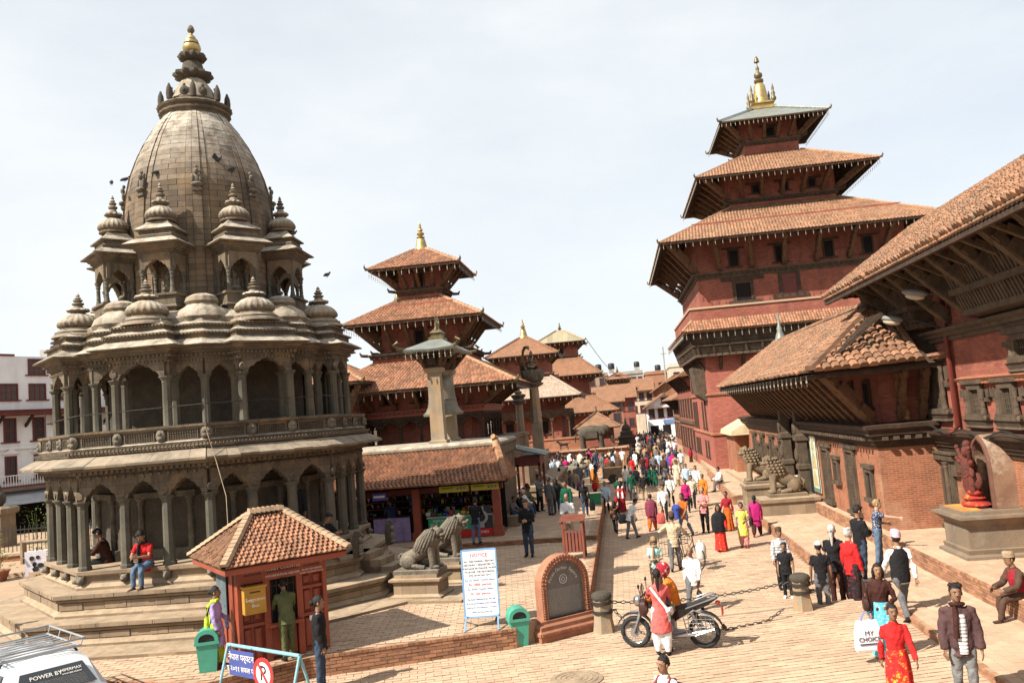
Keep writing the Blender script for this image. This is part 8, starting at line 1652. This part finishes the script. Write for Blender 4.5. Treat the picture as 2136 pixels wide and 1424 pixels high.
FOLK = """
schoolboy in a white shirt with maroon rucksack straps at the bottom edge|0.27|11.06|0|222|1.45|stand|m tl tr - sh|w n - h k|a||2
young man in an open dark leather jacket, striped shirt and dark scarf|4.5|12.9|0|262|1.73|stand|m jo tr sc sh|x G B h k|b||2
woman in a bright red cardigan and red sari at the bottom right|3.58|12.8|0|268|1.52|walk|f tl sk - bn|r R* y h B|b||2
woman in a brown cardigan with turquoise scarf carrying a white shopping bag|4.15|15.4|0|262|1.58|wait|f tl sk cs lg|B z* z h k|a||2
woman in a coral tunic and white trousers seen from behind by the motorcycle|0.41|16.14|0|88|1.57|up|f kl sl cs pn|P w w h k|a||2
rider in an orange jacket and red and white helmet sitting on the motorcycle|0.72|16.62|0.78|172|1.7|ride|m jl tr - hm|o t - r/ k|a||2
man in a dark vest, white sleeves and pink cap walking away|5.22|17.77|0|98|1.75|walk|m tl tr vs to|w g k q k|a||2
man in a black jacket looking up toward the palace, hands joined|5.25|20.63|0.15|25|1.74|phone|m jl tr - sh|k J - h w|a||2
tourist in a flowered shirt pointing at the palace with outstretched arm|6.14|22.37|0.15|-12|1.64|point|m ts tr - sh|n* j - L k|c||2
white-haired woman in a red blouse with a black patterned wrap|4.75|19.63|-0.2|40|1.75|stand|f tl sl - sh|r k* - H k|c||2
grey-blonde woman with a ponytail in a black top, back turned|4.49|19.96|-0.2|70|1.8|stand|f ts tr - pn|k B - H b|c||2
man in a black polo shirt and pale cap seen from behind|4.04|19.36|-0.2|85|1.54|stand|m ts tr - cp|k g - w k|b||2
man in a checked shirt and brown cap standing behind the boy|3.65|21.9|-0.2|280|1.5|stand|m tl tr - to|w# k - b k|b||2
boy in a black printed T-shirt standing by the right bollard|3.58|20.96|-0.2|255|1.3|stand|m ts tr - sh|k k - h w|b||2
old man in a red vest and knitted cap sitting on the brick ledge|6.98|16.75|0.62|188|1.62|sit2|m jl tr vs to|b b R t b|b||2
woman tourist in a pale turquoise T-shirt and sunglasses holding a camera|0.56|21.89|-0.2|275|1.5|phone|f ts tr sc lg|a b t L k|c||2
balding man in a white shirt walking behind the motorcycle rider|1.33|20.1|-0.2|250|1.52|walk|m tl tr - bd|w g - H k|b||2
man in a checked cream shirt pushing a bicycle, hand to his ear|1.22|25.02|-0.2|80|1.67|push|m tl tr - to|c# g - b k|b||2
officer in an olive sweater leaning at the ticket booth window|-6.6|15.63|0.4|128|1.52|lean|m tl tr - sh|e e - h k|b||2
woman in a lime scarf and lilac tunic queueing at the booth side|-7.86|15.32|0.4|10|1.49|wait|f kl sl du bn|v Y Y h R|b||2
person in a dark top and pale jeans half hidden at the booth corner|-7.84|15.89|0.4|60|1.44|stand|f tl tr - sh|n j - h k|b||1
man in a dark jacket and jeans standing in front of the platform wall|-5.72|14.95|0|18|1.68|stand|m jl tr - bn|k J - h k|b||2
person in a dark padded jacket cut by the left edge of the picture|-14.2|17|0.4|60|1.62|stand|m jl tr - sh|B k - h k|b||1
young man in black standing alone and looking at his phone|-3.04|25.43|0.4|262|1.71|phone|m tl tr - sh|k J - b k|c||2
stout man in a white shirt standing behind the slatted bin|-1.92|27.21|0.4|265|1.62|phone|m tl tr - bd|w t - h k|a||1
person in black with a bag in the hand walking away past the seated men|-1.63|32.93|0.55|95|1.44|walk|f tl tr - pn|k J - h k|a||1
man in a grey hooded top leaning toward his friends|-3.06|34|0.55|60|1.52|stand|m jl tr - sh|g g - h k|a||1
man with folded arms in a dark jacket facing the grey hooded man|-3.63|35.58|0.55|330|1.52|fold|m jl tr - sh|g k - h k|a||1
woman in a long black headscarf standing beside the men|-2.84|34.49|0.55|100|1.44|stand|f tl tr sw lg|k J k h k|a||1
man in a green jacket with a hood standing behind the stout man|-2.22|31.58|0.55|250|1.52|stand|m jl tr - sh|E k - h k|b||1
child in a pale shirt sitting at the near end of the stone bench|-4.35|32|0.98|-30|1.35|sit2|m tl tr - sh|g J - h k|b||1
dark-clothed old man in a pink cap sitting on the stone bench|-4.25|33|0.98|-20|1.66|sit|m tl tr - to|k k - q k|a||1
man in a white shirt and jeans sitting on the stone bench|-4.2|33.9|0.98|-25|1.66|sit2|m tl tr - sh|w j - h k|a||1
man in an olive jacket stretching his legs on the bench|-4.2|34.8|0.98|-15|1.66|sit|m tl tr - sh|e J - h k|a||1
man in a grey jacket at the far end of the stone bench|-4.25|35.7|0.98|-20|1.66|sit2|m tl tr - sh|g k - h k|a||1
customer in a dark coat and beige trousers bending over the left counter|-8.34|29.57|0.55|120|1.52|lean|m jl tr - sh|n t - h k|b||1
customer in black and blue jeans standing at the watch posters|-5|27.59|0.55|85|1.52|lean|m tl tr - sh|k j - h k|b||1
young man in a red T-shirt and jeans sitting on the temple terrace edge|-11.05|18.43|1.97|-92|1.68|sit|m ts tr sc sh|r j k h b|a||2
man in a dark coat reading, seated between the left temple columns|-12.75|19.55|1.97|195|1.66|sit|m jl tr - sh|B k - h k|b||1
man in a black jacket sitting hunched on the temple steps above the booth|-7.55|20.3|1.9|-20|1.66|squat|m jl tr - sh|k k - h b|b||1
person in dark clothes in the shade of the temple columns behind the booth|-8.3|20.6|1.87|-60|1.66|stand|m jl tr - sh|k k - h k|b||1
woman in a red and orange sari standing in the palace doorway|7.62|39.35|0.37|200|1.58|fold|f tl sk du lg|R o O h k|b||1
dark-haired woman in a pale top behind the palace lion|7.39|41.2|0.37|220|1.44|stand|f ts sk - lg|q B - h k|b||1
woman wrapped in a flowing maroon shawl, seen from behind|4.35|30.26|-0.2|75|1.44|walk|f kl sl sw pn|m B m h R|a||1
woman in a lime yellow tunic and pink trousers walking toward the camera|3.61|28.14|-0.2|262|1.46|wait|f ks sl du bn|y* p p h R|b||1
woman in a red sari with a black shawl over her shoulders|2.84|27.78|-0.2|270|1.48|walk|f tl sk sw lg|r r* k h k|b||1
woman in a dark red blouse and orange skirt behind the lime tunic|3.6|31.96|-0.2|240|1.44|walk2|f tl sk - bn|R O - h R|b||1
tourist woman in a pale pink top and black trousers, arms folded|2.75|31.78|-0.2|255|1.68|fold|f ts tr - sh|p k - L k|c||1
man in an orange-red polo shirt and pale jeans carrying a blue jacket|1.96|31.13|-0.2|225|1.6|walk|m ts tr - sh|O j - h k|b||1
man in a white shirt with a strap across and dark trousers|1.49|35.68|-0.2|265|1.52|walk2|m tl tr - sh|w k - h k|a||1
woman wrapped in a plaid shawl carrying a pink bag|0.88|33.21|-0.2|80|1.44|walk|f kl sl sw bn|R# O R# h R|b||1
man in a white shirt and grey trousers bending forward at the low wall|0.04|31.56|-0.2|30|1.52|bend|m tl tr - sh|w G - h k|a||1
girl in an orange and black top walking away with a black bag|-0.53|33.24|-0.2|80|1.28|walk2|f tl tr - lg|k/ k - h k|a||1
man in a light blue shirt walking beside the low wall|-0.97|39.55|-0.2|268|1.52|walk|m tl tr - sh|s k - h k|a||1
man in a dark sweater and khaki trousers walking up the street|0.92|43.65|-0.2|88|1.52|walk2|m tl tr - sh|k t - h k|a||1
man in a black top with a white stripe walking toward the camera|2.07|40.79|-0.2|262|1.52|walk|m tl tr - sh|w- k - h k|a||1
woman in a magenta top behind the man in the orange-red polo|2.58|37.87|-0.2|262|1.48|stand|f tl tr - bn|m k - h k|b||1
man in a cream shirt and dark trousers beside the magenta top|2.95|39.23|-0.2|262|1.53|walk2|m ts tr - sh|c k - h k|b||1
woman in an orange tunic standing behind the tourist with folded arms|3.54|40.04|-0.2|250|1.44|stand|f kl sl - bn|o o - h R|b||1
young man in a white and blue sweater facing the camera|3.28|46.47|-0.2|265|1.52|stand|m tl tr - sh|s t - h k|a||1
young man in a plain white sweater right of the blue and white one|3.66|45|-0.2|262|1.52|walk|m tl tr - sh|w G - h k|a||1
man with a black rucksack walking up the street|0.6|47.32|-0.2|90|1.55|walk|m jl tr - sh|J t - h k|a||1
man in a white T-shirt and jeans walking away, left of the rucksack man|0.05|48.81|-0.2|92|1.53|walk2|m ts tr - sh|w j - h k|a||1
schoolgirl in a green uniform, the left of the pair|1.45|50.73|-0.2|85|1.3|walk|f kl sl - pn|E E - h w|b|schoolgirls in green|1
schoolgirl in a green uniform, the right of the pair|1.74|50.21|-0.2|80|1.34|walk2|f kl sl - pn|E E - h w|b|schoolgirls in green|1
man in a beige tunic walking down beside the ledge|3|50.24|-0.2|262|1.52|walk|m kl sl - to|c c - b k|b||1
small child in a red jacket on the platform edge|-1.7|47.07|-0.2|260|1|stand|m jl tr - sh|r k - h w|a||1
woman in red and a white shawl standing near the low wall|-0.25|39.67|-0.2|75|1.44|stand|f tl sk du lg|r R w h R|b||1
woman in a green and red dress among those by the low wall|-0.41|42.54|-0.2|70|1.44|walk|f kl sl - bn|E R - h k|b||1
man in a dark green top left of the dark sweater|0.3|44.17|-0.2|90|1.52|stand|m tl tr - sh|E g - h k|b||1
grey-shirted man walking down right of the schoolgirls|2.33|50.92|-0.2|85|1.25|walk|m tl tr - sh|G g - h k|b||1
man in a white shirt sitting on the far brick ledge|5|45.6|0.32|195|1.66|sit2|m tl tr - sh|w g - h k|a||1
woman in a red top and dark skirt standing behind the schoolgirls|2.8|60.16|-0.2|260|1.28|stand|f tl sk - bn|O B - h k|b||1
woman in a blue and yellow wrap right behind the red top|3.11|59.35|-0.2|255|1.44|walk|f kl sl sw bn|y u u h k|b||1
couple member in an orange patterned shawl walking away mid-street|1.93|72.33|-0.2|85|1.44|walk|f kl sk sw bn|o k O h k|b||1
couple member in a dark jacket beside the orange shawl|1.71|72.9|-0.2|85|1.52|walk2|m jl tr - sh|B k - h k|b||1
man in a white shirt standing by the far lion statue|4.32|80.3|-0.2|250|1.52|stand|m tl tr - sh|w k - h k|b||1
man in a white vest and jeans beside the far lion statue|4.69|77.93|-0.2|260|1.52|stand|m ts tr - sh|w j - h k|b||1
person in a white top and grey trousers near the far ledge|4.02|60.56|-0.2|265|1.52|stand|m ts tr - sh|w G - h k|b||1
woman sitting in dark red on the far ledge|5.37|69.01|-0.2|200|1.2|stand|f tl sk sw lg|R B R h k|b||1
person in a dark violet wrap on the far ledge|5.98|71.25|-0.2|200|1.25|stand|f tl sk sw lg|l B l h k|b||1
woman in a white dress behind the garden fence at the left edge|-26.2|38.5|0|270|1.55|stand|f kl sl - bn|w q - h k|b||1
person in a pink top among the parked motorcycles at the left edge|-25.3|40|0|250|1.6|stand|f ts tr - bn|m k - h k|b||1
person in light blue behind the left temple columns|-22.6|38|0|250|1.65|stand|m tl tr - sh|s k - h k|b||1
person in a red top behind the left temple columns|-21.3|37|0|240|1.6|stand|f tl sk - bn|r B - h k|b||1"""
for r_ in FOLK.strip().split(chr(10)):
    a = r_.split("|"); person(a[0], *map(float, a[1:6]), *a[6:9], skin=a[9], group=a[10] or None, det=int(a[11]))
# ------------------------------------------------------------ the street crowd
NAMES = {'w': 'white', 'k': 'black', 'g': 'grey', 'G': 'light grey', 'n': 'navy', 'j': 'denim blue', 'J': 'dark denim', 'b': 'brown', 't': 'tan', 'c': 'cream', 'r': 'red', 'R': 'dark red', 'o': 'orange', 'J': 'dark denim', 'm': 'magenta', 'p': 'pink', 'y': 'yellow', 'E': 'green', 's': 'pale blue', 'a': 'turquoise', 'l': 'purple', 'B': 'maroon'}
KINDS = [('m tl tr - sh', 'walk', 'man', 'shirt', 'trousers'), ('m ts tr - sh', 'stand', 'man', 'T-shirt', 'trousers'), ('f kl sl - bn', 'walk', 'woman', 'tunic', 'trousers'), ('m jl tr - sh', 'walk2', 'man', 'jacket', 'trousers'), ('f tl sk - lg', 'stand', 'woman', 'blouse', 'skirt'), ('f kl sk sw bn', 'stand', 'woman', 'shawl', 'skirt')]
ZONES = [('by the wooden cart', (-6.6, -.6), (57, 70), 62, (80, 100, 60, 120, 90, 140, 40, 270)),
         ('past the schoolgirls in mid-street', (-.4, 3.8), (53, 76), 28, (85, 95, 265, 275, 80, 255)),
         ('in the far street crowd', (1.2, 5.6), (77, 112), 56, (85, 95, 265, 275, 20, 160)),
         ('on the far platform side', (-4.6, -1.4), (45, 54), 6, (100, 60, 270, 200))]
rc = random.Random(11); taken = [(q[1], q[2]) for q in PEOPLE]; used = set()
for zi, (where, xr, yr, count, heads) in enumerate(ZONES):
    k = tries = 0
    while k < count and tries < 5000:
        tries += 1; x, y = rc.uniform(*xr), rc.uniform(*yr)
        if any(abs(x-a) < .6 and abs(y-b_) < .75 for a, b_ in taken): continue
        if x > 4.6+max(0, (y-56)*.02): continue
        ci = rc.randrange(6); code, pose, sx, top, bot = KINDS[ci]; c1 = rc.choice('wwwwkkkkggnnrtcsRGbbBJJmtc'); c2 = rc.choice('kgJjbtn' if bot == 'trousers' else 'RBkoEl')
        if (zi, ci, c1, c2) in used: continue
        used.add((zi, ci, c1, c2)); taken.append((x, y)); k += 1
        person('%s in a %s %s and %s %s %s' % (sx, NAMES[c1], top, NAMES[c2], bot, where), x, y, -.2, rc.choice(heads), rc.uniform(1.56, 1.74) if sx == 'man' else rc.uniform(1.46, 1.6), pose, code, ' '.join((c1, c2, c1, 'h', 'k')), skin=rc.choice('aab'), group='people in the street crowd', det=0)
place_people()
# ------------------------------------------------------------ bags and things carried
def handbag(name, label, x, y, z, rz, w_, h, d, m, strap=.3, cat='bag'):
    t = thing(name, label, cat, (x, y, z), R(rz)); b = MB()
    b.loft([[(a*w_/2*s_, c*d/2*s_, zz) for a, c in ((-1, -.7), (-.7, -1), (.7, -1), (1, -.7), (1, .7), (.7, 1), (-.7, 1), (-1, .7))] for zz, s_ in ((-h, .8), (-h*.9, 1), (-h*.4, 1.06), (-h*.1, .9), (0, .75))]); b.build('bag_body', m, t, 50)
    for s_ in (-1, 1): b = MB(); b.tube([(-w_*.35, s_*d*.25, -.03), (-w_*.2, s_*d*.1, strap*.8), (0, 0, strap), (w_*.2, s_*d*.1, strap*.8), (w_*.35, s_*d*.25, -.03)], .009, 5); b.build('strap', m, t, 50)
    return t
bag = thing('shopping_bag', 'white carrier bag printed MY CHOICE held by the woman in brown', 'bag', (3.78, 15.05, .72), R(8))
b = MB(); b.loft([[(-.2*s_, -.06*q, z), (.2*s_, -.06*q, z), (.2*s_, .06*q, z), (-.2*s_, .06*q, z)] for z, s_, q in ((-.5, 1.05, .8), (-.47, 1.08, 1), (-.2, 1.02, 1.1), (-.02, .85, .5), (0, .75, .2))]); b.build('bag_body', plain('bag_plastic', (.78, .76, .76), .4), bag)
text(bag, 'MY', (0, -.072, -.2), (1, 0, 0), (0, 0, 1), .11, inkb if False else plain('bag_print', (.02, .035, .12), .6)); text(bag, 'CHOICE', (0, -.072, -.3), (1, 0, 0), (0, 0, 1), .1, MATS['bag_print'])
b = MB(); b.box(-.17, .17, -.076, -.07, -.385, -.365); b.build('print_bar', MATS['bag_print'], bag)
for s_ in (-1, 1): b = MB(); b.tube([(-.1, s_*.02, -.01), (-.03, s_*.01, .12), (.03, s_*.01, .12), (.1, s_*.02, -.01)], .008, 5); b.build('handle', plain('bag_handle', (.15, .2, .5), .5), bag, 50)
lea = plain('brown_leather', (.05, .022, .018), .4)
handbag('handbag', 'dark brown handbag hanging from the shoulder of the woman in brown', 3.9, 15.42, 1.0, 80, .24, .2, .1, lea)
handbag('handbag', 'dark brown handbag at the side of the woman in coral', .12, 16.2, 1.0, 80, .32, .26, .14, lea)
handbag('handbag', 'pink cloth bag carried by the woman in the plaid shawl', 1.22, 33.1, .45, 10, .3, .4, .14, cmat('P'), .2)
handbag('handbag', 'black bag carried by the girl in orange and black', -.25, 33.15, .5, 10, .3, .35, .14, cmat('k'), .2)
handbag('handbag', 'small patterned shoulder bag at the side of the woman in lime yellow', 3.88, 28.1, .75, 70, .25, .25, .1, cmat('k*'), .35)
handbag('handbag', 'black bag in the hand of the person walking past the seated men', -1.35, 32.9, 1.05, 20, .2, .3, .1, cmat('k'), .15)
rk_ = handbag('rucksack', 'black rucksack on the back of the man walking up the street', .6, 47.08, 1.1, 0, .32, .42, .2, cmat('k'), .06, 'rucksack')
t = thing('rucksack', 'maroon school rucksack whose straps cross the schoolboy shoulders', 'rucksack', (.27, 11.06, 0), R(222-90)); sr = plain('rucksack_maroon', (.16, .03, .035), .7)
for s_ in (-1, 1): b = MB(); b.tube([(s_*.1, -.11, 1.02), (s_*.105, -.06, 1.155), (s_*.105, .02, 1.165), (s_*.1, .09, 1.1), (s_*.1, .105, .95), (s_*.11, .05, .8)], .022, 7); b.build('strap', sr, t, 60)
b = MB(); b.loft([[(x*s_, -.2+y*s_*.6, z) for x, y in ((-.15, -.1), (.15, -.1), (.15, .1), (-.15, .1))] for z, s_ in ((.72, .8), (.76, 1), (1.0, 1), (1.06, .7))]); b.build('bag_body', sr, t, 40)
t = thing('camera', 'small black camera held by the tourist in turquoise', 'camera', (.57, 21.62, .72)); b = MB(); b.box(-.06, .06, -.03, .03, -.04, .04); b.build('body', black, t); b = MB(); b.lathe([(.032, 0), (.03, .05)], 12); b.xf(FR((0, -.03, 0), (1, 0, 0), (0, 0, 1), (0, -1, 0))); b.build('lens', black, t)
t = thing('sunglasses', 'dark sunglasses worn by the tourist in turquoise', 'sunglasses', (.572, 21.79, 1.17+.0)); b = MB(); b.box(-.06, .06, -.01, .01, -.018, .018); b.build('lenses', black, t)
t = thing('folded_jacket', 'blue jacket carried over the arm of the man in orange-red', 'jacket', (1.7, 30.95, .85)); b = MB(); b.tube([(-.1, 0, .05), (0, -.05, .0), (.12, 0, .02)], [.12, .15, .11], 9); b.tube([(0, -.05, 0), (.02, -.06, -.35)], [.13, .1], 9); b.build('cloth', cmat('u'), t, 60)
t = thing('book', 'open white book in the lap of the man between the temple columns', 'book', (-13.15, 19.45, 2.22), R(20)); b = MB(); b.box(-.14, .14, -.1, .1, 0, .015); b.build('pages', white, t)
